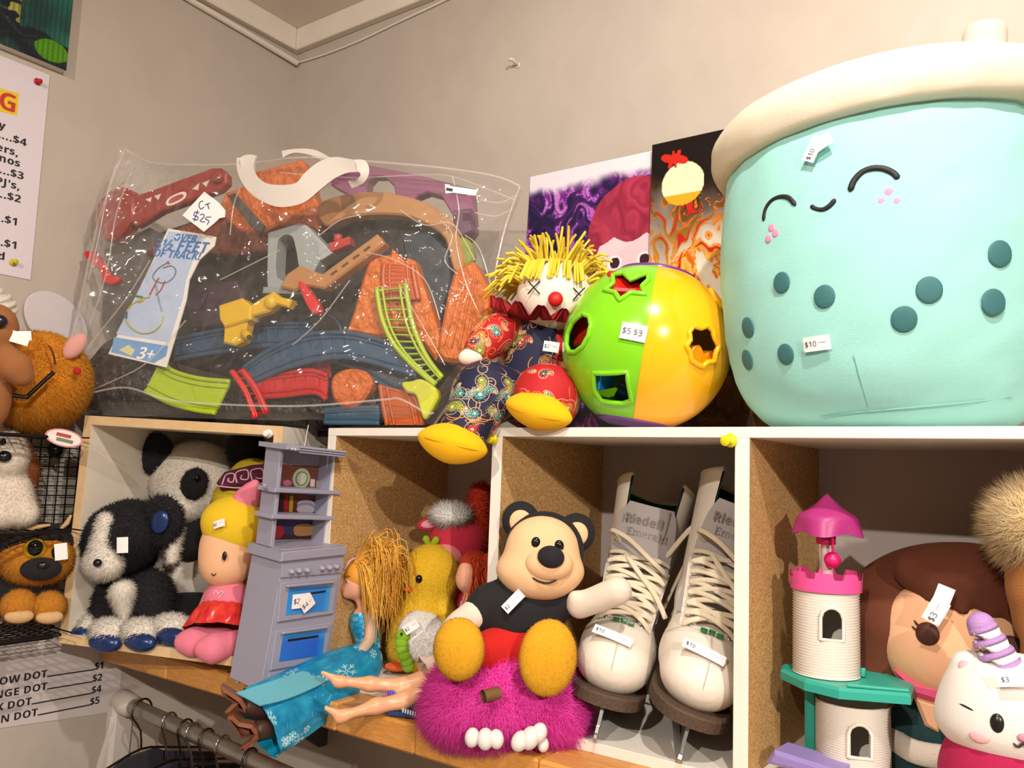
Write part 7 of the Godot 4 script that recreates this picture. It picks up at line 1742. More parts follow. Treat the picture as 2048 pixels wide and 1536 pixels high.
func girl_plush() -> void:
	var o := thing("girl_plush", "round girl plush with long brown hair and pink scarf", "plush toy", Transform3D(Vector3(0.9912, 0, -0.1323), Vector3(0, 1, 0), Vector3(0.1323, 0, 0.9912), Vector3(0.1808, 1.184, -0.17)))
	var hair := cloth("5e2d16", 0.85, 0.03, 0.6); var skin := cloth("e6b18a", 0.9, 0.03, 0.5)
	hair.rim = 0.5
	part(o, "hair_back", g_blob([["e", Vector3(0.0126, 0.1659, -0.01), Vector3(0.125, 0.09, 0.05)], ["c", Vector3(-0.0567, 0.1509, 0), Vector3(-0.0732, 0.0922, 0), 0.05, 0.035], ["c", Vector3(-0.0732, 0.0922, 0), Vector3(-0.047, 0.0623, 0.01), 0.033, 0.018], ["c", Vector3(0.0678, 0.1709, 0), Vector3(0.0887, 0.0948, 0), 0.05, 0.03]], 0.006, 0.01), hair)
	part(o, "body", g_blob([["e", Vector3(-0.0017, 0.07, 0), Vector3(0.07, 0.06, 0.05)], ["e", Vector3(-0.0027, 0.0161, 0), Vector3(0.085, 0.075, 0.055)]], 0.006, 0.01), cloth("16393c", 0.9))
	part(o, "face", g_blob([["e", Vector3(0.007, 0.1545, 0.028), Vector3(0.078, 0.065, 0.04)], ["e", Vector3(-0.0007, 0.1295, 0.028), Vector3(0.062, 0.045, 0.036)]], 0.005, 0.008), skin)
	# fringe: two locks swept aside
	for q in [[Vector3(-0.0207, 0.218, 0.06), Vector3(-0.0194, 0.1973, 0.073), Vector3(-0.0021, 0.1882, 0.077), Vector3(0.0165, 0.1939, 0.078), Vector3(0.0287, 0.2168, 0.066)], [Vector3(0.0172, 0.2157, 0.066), Vector3(0.0234, 0.1943, 0.076), Vector3(0.0391, 0.1902, 0.074), Vector3(0.0596, 0.1785, 0.06), Vector3(0.0654, 0.2084, 0.05)]]:
		var poly := PackedVector2Array()
		var z := 0.0
		for p in q:
			poly.append(Vector2(p.x, p.y)); z += p.z / q.size()
	part(o, "fringe", g_blob([["c", Vector3(-0.0087, 0.2219, 0.045), Vector3(-0.0066, 0.1993, 0.056), 0.02, 0.008], ["c", Vector3(0.0009, 0.2179, 0.05), Vector3(0.012, 0.1878, 0.062), 0.022, 0.005], ["c", Vector3(0.0222, 0.2199, 0.05), Vector3(0.0397, 0.1905, 0.06), 0.024, 0.006], ["c", Vector3(0.0432, 0.2161, 0.045), Vector3(0.0602, 0.1845, 0.052), 0.024, 0.008], ["c", Vector3(-0.0188, 0.2098, 0.04), Vector3(-0.0198, 0.1946, 0.05), 0.014, 0.004], ["e", Vector3(0.0179, 0.2234, 0.035), Vector3(0.075, 0.035, 0.03)]], 0.004, 0.005), hair)
	var brown := cloth("4a2112", 0.6, 0.006)
	for e in [Vector3(-0.0215, 0.1606, 0.0665), Vector3(0.0552, 0.1554, 0.064)]:
		patch(o, "eye", T(e, Vector3(0, -14, 0)), Vector3(0.0122, 0.0125, 0.006), brown)
	for q in [[Vector3(-0.0267, 0.1662, 0.066), Vector3(-0.0316, 0.1696, 0.064), Vector3(-0.0345, 0.1732, 0.062)], [Vector3(-0.0287, 0.1628, 0.066), Vector3(-0.0336, 0.1641, 0.064), Vector3(-0.0366, 0.1666, 0.062)], [Vector3(0.0594, 0.1595, 0.055), Vector3(0.0641, 0.1616, 0.052), Vector3(0.0679, 0.1658, 0.05)]]:
		stitch(o, "eyelash", q, 0.0011, mt("2a1610", 0.7), 3)
	patch(o, "cheek", T(Vector3(-0.0415, 0.1417, 0.056), Vector3(0, -28, 0)), Vector3(0.0085, 0.007, 0.003), cloth("d98a96", 0.9, 0.008))
	stitch(o, "mouth", [Vector3(0.0111, 0.1457, 0.07), Vector3(0.0157, 0.1485, 0.071), Vector3(0.0216, 0.147, 0.07)], 0.0012, mt("a85a48", 0.7), 4)
	part(o, "scarf", g_prism(PackedVector2Array([Vector2(-0.0556, 0.1164), Vector2(-0.0349, 0.1087), Vector2(-0.0012, 0.1063), Vector2(0.0407, 0.1155), Vector2(0.0378, 0.0877), Vector2(-0.0016, 0.0855), Vector2(-0.0400, 0.0921)]), 0.03, 0.060, 0.006), cloth("d9547e", 0.9), Transform3D(), "pink scarf")
	part(o, "collar", g_prism(PackedVector2Array([Vector2(-0.0371, 0.0915), Vector2(-0.0063, 0.0858), Vector2(-0.0116, 0.0540), Vector2(-0.0258, 0.0619)]), 0.04, 0.056, 0.004), skin)
	part(o, "belt", g_tube(curve([Vector3(-0.0725, 0.0441, 0.02), Vector3(-0.0406, 0.0346, 0.055), Vector3(-0.0072, 0.0344, 0.06)], 5), 0.0125, 10, 0.6, Vector3(0, 0, 1)), cloth("cfc3b6", 0.9), Transform3D(), "cream sash")
	price(o, T(Vector3(-0.0127, 0.1884, 0.088)), 0.026, 0.018, "$3", 62)
	price(o, T(Vector3(-0.0064, 0.2025, 0.0885)), 0.026, 0.0165, "", 70)

func cat_plush() -> void:
	# a plain white kitten with a striped horn
	var o := thing("unicorn_kitten_plush", "white kitten plush with a lilac striped horn and crimson shirt", "plush toy", Transform3D(Vector3(0.9956, 0, -0.0935), Vector3(0, 1, 0), Vector3(0.0935, 0, 0.9956), Vector3(0.2353, 1.184, -0.04)) * T(Vector3(0.0095, 0, 0)))
	var white := cloth("e6e2de", 0.95, 0.02, 0.7)
	part(o, "head", g_blob([["e", Vector3(0.004, 0.1125, 0), Vector3(0.060, 0.050, 0.05)], ["e", Vector3(-0.0005, 0.0955, 0), Vector3(0.060, 0.034, 0.048)], ["c", Vector3(-0.0259, 0.124, 0), Vector3(-0.0341, 0.148, 0), 0.02, 0.010], ["c", Vector3(0.037, 0.1384, 0), Vector3(0.0434, 0.1552, 0), 0.024, 0.012]], 0.004, 0.006), white)
	part(o, "body", g_blob([["e", Vector3(-0.0013, 0.0587, 0), Vector3(0.052, 0.05, 0.045)], ["e", Vector3(-0.0017, 0.0426, 0), Vector3(0.055, 0.035, 0.05)]], 0.005, 0.008), cloth("a8124a", 0.9), Transform3D(), "crimson shirt")
	# horn with a spiral stripe: seven rings of two colours
	var h0 := Vector3(-0.0014, 0.1486, 0.012); var h1 := Vector3(-0.0193, 0.1869, 0.012)
	for k in 7:
		var a := k / 7.0; var b := (k + 1) / 7.0
		part(o, "horn_ring", g_tube([h0.lerp(h1, a) - Vector3(0.003, 0, 0) * (k % 2), h0.lerp(h1, (a + b) / 2), h0.lerp(h1, b)], [lerpf(0.0185, 0.0125, a), lerpf(0.0190, 0.0130, (a + b) / 2), lerpf(0.0185, 0.0125, b)], 16), cloth("b08ac8", 0.8) if k % 2 == 0 else white)
	part(o, "horn_tip", g_ball(Vector3(0.0126, 0.0126, 0.0126), h1, Vector3.ZERO, 16, 12), cloth("b08ac8", 0.8))
	part(o, "eye", g_ball(Vector3(0.0062, 0.0088, 0.004), Vector3(-0.0079, 0.1068, 0.05), Vector3.ZERO, 14, 10), mt("121216", 0.3))
	part(o, "eye", g_ball(Vector3(0.0062, 0.0088, 0.004), Vector3(0.0258, 0.1092, 0.048), Vector3.ZERO, 14, 10), mt("121216", 0.3))
	part(o, "nose", g_ball(Vector3(0.005, 0.0036, 0.003), Vector3(0.0117, 0.0982, 0.052), Vector3.ZERO, 12, 8), mt("d98aa0", 0.6))
	for q in [[Vector3(-0.0407, 0.1161, 0.034), Vector3(-0.0346, 0.1156, 0.04), Vector3(-0.0267, 0.1135, 0.045)], [Vector3(-0.0431, 0.1001, 0.034), Vector3(-0.0353, 0.1028, 0.04), Vector3(-0.027, 0.102, 0.044)]]:
		stitch(o, "whisker", q, 0.0011, mt("1c1c24", 0.7), 4)
	stitch(o, "mouth", [Vector3(0.0038, 0.0922, 0.051), Vector3(0.0076, 0.0897, 0.052), Vector3(0.0116, 0.0937, 0.053), Vector3(0.0153, 0.0911, 0.052), Vector3(0.0193, 0.0943, 0.05)], 0.0011, mt("3a2a30", 0.7), 4)
	for q in [Vector3(-0.0227, 0.0913, 0.046), Vector3(0.0378, 0.0996, 0.042)]:
		part(o, "cheek", g_ball(Vector3(0.009, 0.0055, 0.003), q, Vector3(0, -20, 0), 14, 8), cloth("eab4bc", 0.9))
	for q in [Vector3(-0.0315, 0.1405, 0.017), Vector3(0.0404, 0.1489, 0.017)]:
		part(o, "inner_ear", g_ball(Vector3(0.0075, 0.013, 0.004), q, Vector3(0, 0, 18), 14, 8), cloth("e6b0b8", 0.9))
	price(o, T(Vector3(0.0114, 0.1477, 0.05), Vector3(-22, 0, 0)), 0.036, 0.012, "$3", 10)
	var t := thing("tan_fur_plush", "tan plush with pale shaggy fur at the right edge", "plush toy", Transform3D(Vector3(0.9982, 0, -0.0594), Vector3(0, 1, 0), Vector3(0.0594, 0, 0.9982), Vector3(0.2665, 1.184, -0.06)))
	furry(t, "head", g_blob([["e", Vector3(0.0027, 0.2839, 0), Vector3(0.03, 0.035, 0.035)]], 0.005, 0.005), cloth("d9b478", 0.95), 12000, 0.022, 8, "d8b070", "fbe8c0", Vector3(-0.2, 0.1, 0.1), 0.0004, "pale shaggy mane", 0.5)
	part(t, "body", g_blob([["e", Vector3(0.0098, 0.2414, 0), Vector3(0.03, 0.04, 0.035)], ["c", Vector3(-0.0011, 0.2176, 0.01), Vector3(0.0044, 0.1935, 0), 0.016, 0.02], ["e", Vector3(0.0167, 0.1169, -0.02), Vector3(0.03, 0.1, 0.04)]], 0.005, 0.008), cloth("9a6430", 0.95))

func pins() -> void:
	var yel := mt("e0d416", 0.25)
	pin(yel, T(Vector3(-0.0125, 1.5455, 0.0008), Vector3(6, -10, 0)), "yellow push pin in the shelf edge above the skates", 1.25)
	pin(yel, T(Vector3(-0.3445, 1.5445, 0.0008), Vector3(4, 6, 0)), "yellow push pin in the shelf edge beside the clown's leg", 1.1)
	pin(mt("e6e2dc", 0.25), Transform3D(Transform3D(Vector3(0.9294, -0.0279, -0.368), Vector3(0.026, 0.9996, -0.0103), Vector3(0.3681, 0, 0.9298), Vector3(-0.8969, 1.1932, 0.1269))) * T(Vector3(0.160, 0.359, 0.0008), Vector3(0, 10, 0)), "white push pin in the top edge of the birch cube box", 1.1)

func shelf_inside() -> void:
	kitchen()
	snow_doll()
	bare_leg_doll()
	red_hair_doll()
	chick()
	lamb()
	pink_fluff()
	bear()
	rainbow_brush()
	skate(Transform3D(Vector3(0.8936, -0.2079, -0.3978), Vector3(0.1899, 0.9781, -0.0846), Vector3(0.4067, 0, 0.9135), Vector3(-0.1756, 1.184, 0.006)), "white figure skate with grey tongue standing beside the plush bear", 1, "$10")
	skate(Transform3D(Vector3(0.8461, -0.2908, -0.4467), Vector3(0.3066, 0.9511, -0.0383), Vector3(0.436, -0.1045, 0.8939), Vector3(-0.0718, 1.184, 0.0019)), "white figure skate leaning against the divider, right of its pair", 2, "$10")
	castle()
	girl_plush()
	cat_plush()
	pins()
# ---------------------------------------------------------------- signs on the left wall
func signs() -> void:
	var ink := mt("1c1a1c", 0.7)
	var a := thing("price_list", "white laminated clothing price list pinned to the left wall", "sign", Transform3D(Vector3(0, 0, -1), Vector3(0, 1, 0), Vector3(1, 0, 0), Vector3(-1.18, 0, 0)), "price lists on the left wall")
	part(a, "sheet", g_prism(PackedVector2Array([Vector2(-0.47, 1.803), Vector2(-0.2448, 1.803), Vector2(-0.247, 2.175), Vector2(-0.47, 2.175)]), 0.0006, 0.0016), mt("d9d2dc", 0.25))
	part(a, "heading_box", g_prism(PackedVector2Array([Vector2(-0.3693, 2.1136), Vector2(-0.2936, 2.1214), Vector2(-0.2932, 2.0819), Vector2(-0.3654, 2.0737)]), 0.0016, 0.002), mt("e6c11c", 0.5))
	text(a, "NG", 0.042, mt("c0302c", 0.5), T(Vector3(-0.295, 2.0991, 0.0024)), true, -1)
	for q in [["y", Vector3(-0.3092, 2.0561, 0.002)], ["........$4", Vector3(-0.2736, 2.0396, 0.002)], ["pers,", Vector3(-0.2838, 2.0172, 0.002)], ["rinos", Vector3(-0.2797, 1.9998, 0.002)], ["........$3", Vector3(-0.2721, 1.9799, 0.002)], ["PJ's,", Vector3(-0.2759, 1.9599, 0.002)], ["........$2", Vector3(-0.2731, 1.9385, 0.002)], ["........$1", Vector3(-0.2733, 1.8976, 0.002)], ["........$1", Vector3(-0.2703, 1.8569, 0.002)], ["d", Vector3(-0.288, 1.8334, 0.002)]]:
		text(a, q[0], 0.0175, ink, Transform3D(Basis.from_scale(Vector3(1.18, 1, 1)), q[1]), true, -1)
	pin(mt("b81420", 0.2), Transform3D(Transform3D(Vector3(0, 0, -1), Vector3(0, 1, 0), Vector3(1, 0, 0), Vector3(-1.18, 0, 0))) * T(Vector3(-0.2672, 2.1543, 0.0025), Vector3(6, 10, 0)), "red push pin holding the clothing price list", 0.9)
	pin(mt("c9b81a", 0.2), Transform3D(Transform3D(Vector3(0, 0, -1), Vector3(0, 1, 0), Vector3(1, 0, 0), Vector3(-1.18, 0, 0))) * T(Vector3(-0.2764, 1.8265, 0.0025), Vector3(-6, 10, 0)), "yellow push pin at the foot of the clothing price list", 0.9)
	var b := thing("price_list", "white sheet listing prices by dot colour low on the left wall", "sign", Transform3D(Vector3(0, 0, -1), Vector3(0, 1, 0), Vector3(1, 0, 0), Vector3(-1.18, 0, 0)), "price lists on the left wall")
	part(b, "sheet", g_prism(PackedVector2Array([Vector2(-0.2801, 1.1912), Vector2(-0.1543, 1.1918), Vector2(-0.0214, 1.1905), Vector2(-0.0149, 1.0335), Vector2(-0.2667, 1.0516)]), 0.0006, 0.0016), mt("cfc8c8", 0.3))
	for q in [["YELLOW DOT", Vector3(-0.1527, 1.1248, 0.002), "$1", Vector3(-0.0512, 1.1227, 0.002)], ["ORANGE DOT", Vector3(-0.1507, 1.1034, 0.002), "$2", Vector3(-0.0531, 1.1016, 0.002)], ["PINK DOT", Vector3(-0.1745, 1.0829, 0.002), "$4", Vector3(-0.0531, 1.0812, 0.002)], ["GREEN DOT", Vector3(-0.1627, 1.0623, 0.002), "$5", Vector3(-0.054, 1.0611, 0.002)]]:
		text(b, q[0], 0.0165, ink, Transform3D(Basis.from_scale(Vector3(1.2, 1, 1)), q[1]), true, -1)
		text(b, q[2], 0.0172, ink, T(q[3]), true, -1)
		part(b, "leader_line", g_tube([q[1] + Vector3(0, -0.005, 0.0003), q[3] + Vector3(-0.018, -0.005, 0.0003)], 0.0011, 4), ink)
	var c := thing("bead_canvas", "green bead canvas hung above the price list", "picture", Transform3D(Transform3D(Vector3(0, 0, -1), Vector3(0, 1, 0), Vector3(1, 0, 0), Vector3(-1.18, 0, 0))) * T(Vector3(-0.4276, 2.187, 0.0)), "")
	part(c, "canvas", g_box(Vector3(0.4, 0.25, 0.018), Vector3(0, 0.125, 0.0092), 0.001), mt("d8d2c6", 0.7))
	var g := Geo.new()
	g.face([Vector3(-0.2, 0.25, 0.0187), Vector3(0.2, 0.25, 0.0187), Vector3(0.2, 0, 0.0187), Vector3(-0.2, 0, 0.0187)])
	var m := StandardMaterial3D.new()
	m.albedo_texture = print_image("garden", 320, 250, 15); m.roughness = 0.3
	part(c, "bead_picture", g, m)
	# a hook in the back wall
	var h := thing("wall_screw", "small pale screw hook in the back wall above the toys", "screw", T(Vector3(-0.5375, 2.2585, -0.29)))
	part(h, "screw", g_tube(curve([Vector3(0, 0, -0.003), Vector3(0, 0.002, 0.012), Vector3(-0.003, 0.006, 0.018), Vector3(-0.006, 0.002, 0.02)], 4), 0.0028, 8), mt("c9bfb2", 0.4))
	part(h, "wall_plug", g_lathe(PackedVector2Array([Vector2(0, 0), Vector2(0.006, 0), Vector2(0.0055, 0.0015), Vector2(0, 0.002)]), 14, T(Vector3.ZERO, Vector3(90, 0, 0))), mt("cfc6b8", 0.5))

# ---------------------------------------------------------------- wire rack and its toys
func rack() -> void:
	var o := thing("wire_rack", "black wire mesh rack with three floors against the left wall", "rack", Transform3D())
	var wire := mt("1c1a1c", 0.4, 0.6)
	var net := Geo.new()
	for k in 21:
		var z := 0.14 + k * 0.0165
		net.tube([Vector3(-1.166, 1.215, z), Vector3(-1.166, 1.53, z)], 0.0011, 5)
	for k in 20:
		var y := 1.218 + k * 0.0165
		net.tube([Vector3(-1.1645, y, 0.135), Vector3(-1.1645, y, 0.48)], 0.0011, 5)
	stuff(o, "wire_mesh", net, wire, "fine square wire mesh at the back")
	for y in [1.53, 1.382, 1.222]:
		var fl := Geo.new()
		for k in 10:
			var x := -1.16 + k * 0.0165
			fl.tube([Vector3(x, y, 0.20 + (0.02 if k > 5 else 0.0)), Vector3(x, y, 0.48)], 0.0013, 5)
		for k in 17:
			var z := 0.205 + k * 0.0165
			fl.tube([Vector3(-1.165, y + 0.002, z), Vector3(-1.01, y + 0.002, z)], 0.0013, 5)
		stuff(o, "wire_floor", fl, wire)
		part(o, "front_rod", g_tube([Vector3(-1.008, y, 0.235), Vector3(-1.008, y, 0.48)], 0.0032, 8), wire)
		part(o, "end_rod", g_tube([Vector3(-1.165, y, 0.196), Vector3(-1.085, y, 0.197)], 0.0028, 8), wire)
	for p in [Vector2(-1.162, 0.135), Vector2(-1.008, 0.45)]:
		part(o, "post", g_tube([Vector3(p.x, 1.215, p.y), Vector3(p.x, 1.535, p.y)], 0.0032, 8), wire)
	part(o, "joint_cap", g_ball(Vector3(0.012, 0.014, 0.012), Vector3(-1.158, 1.512, 0.185)), mt("151416", 0.4))
	solo("rod_hook", "black display rod hook in front of the orange plush", "hook", g_tube(curve([Vector3(-0.0696, 0.0563, 0.1), Vector3(-0.0314, 0.0548, 0.1), Vector3(-0.0105, 0.0534, 0.1), Vector3(-0.0057, 0.0584, 0.1), Vector3(0.0232, 0.0948, 0.1)], 3), 0.0032, 8), mt("262224", 0.25, 0.7), Transform3D(Vector3(0.4126, 0, -0.9109), Vector3(0, 1, 0), Vector3(0.9109, 0, 0.4126), Vector3(-1.085, 1.5345, 0.262)))

func orange_plush() -> void:
	var o := thing("orange_round_plush", "round fluffy orange plush on the top floor of the wire rack", "plush toy", Transform3D(Vector3(0.4126, 0, -0.9109), Vector3(0, 1, 0), Vector3(0.9109, 0, 0.4126), Vector3(-1.085, 1.5345, 0.262)))
	var g := g_blob([["e", Vector3(0.0026, 0.0872, -0.005), Vector3(0.078, 0.08, 0.068)]], 0.007, 0.006)
	furry(o, "body", g, cloth("d2821a", 0.95), 20000, 0.009, 21, "d07a12", "f6ac34", Vector3(0.1, -0.35, 0), 0.0006)
	stitch(o, "mouth", [Vector3(0.0126, 0.139, 0.072), Vector3(0.0197, 0.1266, 0.076), Vector3(0.0247, 0.1079, 0.078)], 0.0016, mt("5a1e10", 0.7))
	part(o, "foot", g_ball(Vector3(0.014, 0.024, 0.012), Vector3(0.05, 0.144, 0.05), Vector3(0, 0, -30)), cloth("d49a92", 0.95))
	part(o, "foot_mark", g_ball(Vector3(0.006, 0.006, 0.004), Vector3(0.0556, 0.1024, 0.066), Vector3.ZERO, 12, 8), cloth("a81c22", 0.9))
	var t := thing("heart_tag", "oval white tag with pink rim hanging below the orange plush", "tag", Transform3D(Vector3(0.4126, 0, -0.9109), Vector3(0, 1, 0), Vector3(0.9109, 0, 0.4126), Vector3(-1.085, 1.5345, 0.262)))
	part(t, "rim", g_prism(circle2(0.027, 28, Vector2.ZERO, 0.5), 0, 0.0012, 0.0, T(Vector3(0.046, -0.0052, 0.075), Vector3(0, 0, -12))), mt("c8828a", 0.5))
	part(t, "face", g_prism(circle2(0.024, 28, Vector2.ZERO, 0.47), 0.0012, 0.0016, 0.0, T(Vector3(0.046, -0.0052, 0.075), Vector3(0, 0, -12))), mt("e8d8d2", 0.5))
	part(t, "print", g_prism(rect2(-0.012, 0.001, 0.009, 0.0065), 0.0016, 0.0018, 0.0, T(Vector3(0.046, -0.0052, 0.075), Vector3(0, 0, -12))), mt("a83a3a", 0.6))
	part(t, "print", g_prism(rect2(-0.010, -0.0065, 0.014, -0.001), 0.0016, 0.0018, 0.0, T(Vector3(0.046, -0.0052, 0.075), Vector3(0, 0, -12))), mt("5f7a62", 0.6))
	# toy monkey at the picture's edge
	var b := thing("brown_animal_plush", "brown animal plush with black nose reaching in from the left edge", "plush toy", Transform3D(Vector3(0.3849, 0, -0.923), Vector3(0, 1, 0), Vector3(0.923, 0, 0.3849), Vector3(-1, 1.5345, 0.348)))
	var br := cloth("9a6238", 0.95, 0.02, 1.2)
	part(b, "body", g_blob([["e", Vector3(-0.0167, 0.1524, 0), Vector3(0.032, 0.036, 0.03)], ["e", Vector3(-0.0124, 0.1451, 0.02), Vector3(0.024, 0.022, 0.02)], ["e", Vector3(-0.0232, 0.0965, -0.01), Vector3(0.032, 0.045, 0.03)], ["c", Vector3(-0.0062, 0.1187, 0.01), Vector3(0.016, 0.094, 0.02), 0.017, 0.019], ["c", Vector3(0.016, 0.094, 0.02), Vector3(0.0247, 0.0821, 0.02), 0.019, 0.015], ["e", Vector3(-0.0186, 0.0448, -0.01), Vector3(0.034, 0.05, 0.03)]], 0.004, 0.005), br)
	part(b, "nose", g_ball(Vector3(0.011, 0.010, 0.008), Vector3(-0.0109, 0.1564, 0.042)), mt("16141a", 0.25))
	price(b, T(Vector3(0.0172, 0.1363, 0.03)), 0.024, 0.017, "", -12)
	price(b, T(Vector3(0.0213, 0.1407, 0.028)), 0.02, 0.014, "", 8)
	var y := thing("white_yarn_ball", "white ribbed pompom ball at the left edge above the brown plush", "ball", Transform3D(Vector3(0.3849, 0, -0.923), Vector3(0, 1, 0), Vector3(0.923, 0, 0.3849), Vector3(-1, 1.5345, 0.348)))
	part(y, "core", g_ball(Vector3(0.03, 0.03, 0.03), Vector3(-0.0213, 0.1887, -0.06)), mt("cfc6bc", 0.7))
	for k in 6:
		var c := Vector3(-0.0213, 0.1887, -0.06)
		var r := []
		for e in 25:
			r.append(c + Basis.from_euler(Vector3(0.3, 0.2, 0.35)) * Vector3(cos(TAU * e / 24) * 0.0305 * cos((k - 2.5) * 0.4), (k - 2.5) * 0.0105, sin(TAU * e / 24) * 0.0305 * cos((k - 2.5) * 0.4)))
		part(y, "rib", g_tube(r, 0.0042, 8), mt("d8d0c6", 0.7))
	solo("white_disc", "flat white oval disc on the left wall behind the orange plush", "disc", g_prism(circle2(0.062, 36, Vector2.ZERO, 0.72), 0.004, 0.008, 0.001), mt("cfc8cc", 0.5), Transform3D(Transform3D(Vector3(0, 0, -1), Vector3(0, 1, 0), Vector3(1, 0, 0), Vector3(-1.18, 0, 0))) * T(Vector3(-0.1971, 1.7362, 0.002), Vector3(0, 0, -38)))

func dogs() -> void:
	var o := thing("spaniel_plush", "white and brown floppy-eared dog plush on the middle rack floor", "plush toy", Transform3D(Vector3(0.4092, 0, -0.9124), Vector3(0, 1, 0), Vector3(0.9124, 0, 0.4092), Vector3(-1.085, 1.386, 0.2682)), "dog plushes on the wire rack")
	var white := cloth("ddd0c2", 0.95, 0.02, 1.4)
	furry(o, "body", g_blob([["e", Vector3(-0.0334, 0.1171, 0), Vector3(0.038, 0.04, 0.035)], ["e", Vector3(-0.0226, 0.1058, 0.018), Vector3(0.028, 0.024, 0.024)], ["e", Vector3(-0.0212, 0.0541, -0.005), Vector3(0.038, 0.05, 0.035)], ["c", Vector3(-0.0075, 0.055, 0.01), Vector3(0.0091, 0.022, 0.02), 0.02, 0.02], ["c", Vector3(-0.0344, 0.0545, 0.01), Vector3(-0.0245, 0.0202, 0.02), 0.022, 0.022]], 0.004, 0.006), white, 7000, 0.006, 22, "d0c2b2", "efe6da", Vector3(0, -0.3, 0), 0.0005)
	furry(o, "ear", g_blob([["c", Vector3(-0.0045, 0.1305, -0.01), Vector3(0.0059, 0.0907, -0.004), 0.012, 0.017], ["c", Vector3(0.0059, 0.0907, -0.004), Vector3(0.009, 0.0548, -0.004), 0.017, 0.012]], 0.004, 0.004), cloth("7a3f18", 0.95), 1500, 0.006, 23, "6a3412", "90501f", Vector3(0, -0.4, 0), 0.0006, "long brown ear")
	furry(o, "ear", g_blob([["c", Vector3(-0.0263, 0.1423, -0.01), Vector3(-0.0124, 0.1414, -0.01), 0.01, 0.012]], 0.004, 0.004), cloth("7a3f18", 0.95), 600, 0.006, 24, "6a3412", "90501f", Vector3.ZERO, 0.0006, "brown crown")
	part(o, "nose", g_ball(Vector3(0.0105, 0.009, 0.008), Vector3(-0.0266, 0.1111, 0.046)), mt("141216", 0.2))
	part(o, "eye", g_ball(Vector3(0.0045, 0.0055, 0.004), Vector3(-0.0301, 0.1335, 0.036), Vector3.ZERO, 12, 8), mt("141216", 0.12))
	var s := thing("shepherd_plush", "tan and black shepherd dog plush with big golden eyes on the lowest rack floor", "plush toy", Transform3D(Vector3(0.4323, 0, -0.9018), Vector3(0, 1, 0), Vector3(0.9018, 0, 0.4323), Vector3(-1.075, 1.2265, 0.2296)), "dog plushes on the wire rack")
	var tan_ := cloth("b8761c", 0.95, 0.02, 1.2); var black := cloth("17151a", 0.95, 0.02, 1.0)
	part(s, "body", g_blob([["e", Vector3(-0.0123, 0.0493, -0.015), Vector3(0.042, 0.034, 0.034)], ["e", Vector3(-0.0472, 0.0499, -0.02), Vector3(0.04, 0.03, 0.03)], ["e", Vector3(-0.0124, 0.1333, -0.012), Vector3(0.058, 0.034, 0.042)]], 0.004, 0.006), black)
	furry(s, "head", g_blob([["e", Vector3(-0.0072, 0.1081, 0), Vector3(0.054, 0.044, 0.042)]], 0.004, 0.005), tan_, 4200, 0.006, 25, "a86a14", "d08c2a", Vector3(0, -0.2, 0), 0.0006)
	for e in [Vector3(-0.0111, 0.1279, 0.04), Vector3(0.0227, 0.1206, 0.034)]:
		var i := part(s, "eye", g_ball(Vector3(0.0165, 0.0165, 0.006), e, Vector3.ZERO, 20, 10), mt("c9a010", 0.2, 0.5), Transform3D(), "glittering golden eye")
		part(i, "pupil", g_ball(Vector3(0.0115, 0.0125, 0.0055), e + Vector3(0, 0.002, 0.0035), Vector3.ZERO, 16, 10), mt("0c0b0d", 0.08))
	part(s, "muzzle", g_ball(Vector3(0.029, 0.018, 0.016), Vector3(-0.0003, 0.0975, 0.046)), black)
	part(s, "nose", g_ball(Vector3(0.009, 0.006, 0.005), Vector3(0.002, 0.1044, 0.06)), mt("101014", 0.25))
	for p in [[Vector3(-0.0254, 0.0394, 0.03), 1.0], [Vector3(0.0158, 0.0363, 0.032), 0.95]]:
		furry(s, "paw", g_ball(Vector3(0.026, 0.026, 0.024) * p[1], p[0]), tan_, 1400, 0.005, 26, "a86a14", "d08c2a", Vector3(0, -0.2, 0), 0.0006)
		part(s, "paw_pad", g_ball(Vector3(0.02, 0.011, 0.01) * p[1], p[0] + Vector3(0.002, -0.013, 0.017)), cloth("cfa878", 0.95))
	for q in [[Vector3(-0.0342, 0.1528, 0.02), Vector3(-0.0107, 0.1609, 0.024), Vector3(0.0065, 0.1638, 0.02)], [Vector3(0.0228, 0.1559, 0), Vector3(0.0307, 0.1656, 0), Vector3(0.0354, 0.1787, 0)]]:
		part(s, "ear", g_tube(q, [0.006, 0.0085, 0.004], 10, 0.5), cloth("c9a878", 0.95))
	price(s, T(Vector3(0.025, 0.1246, 0.05)), 0.018, 0.026, "", 8)

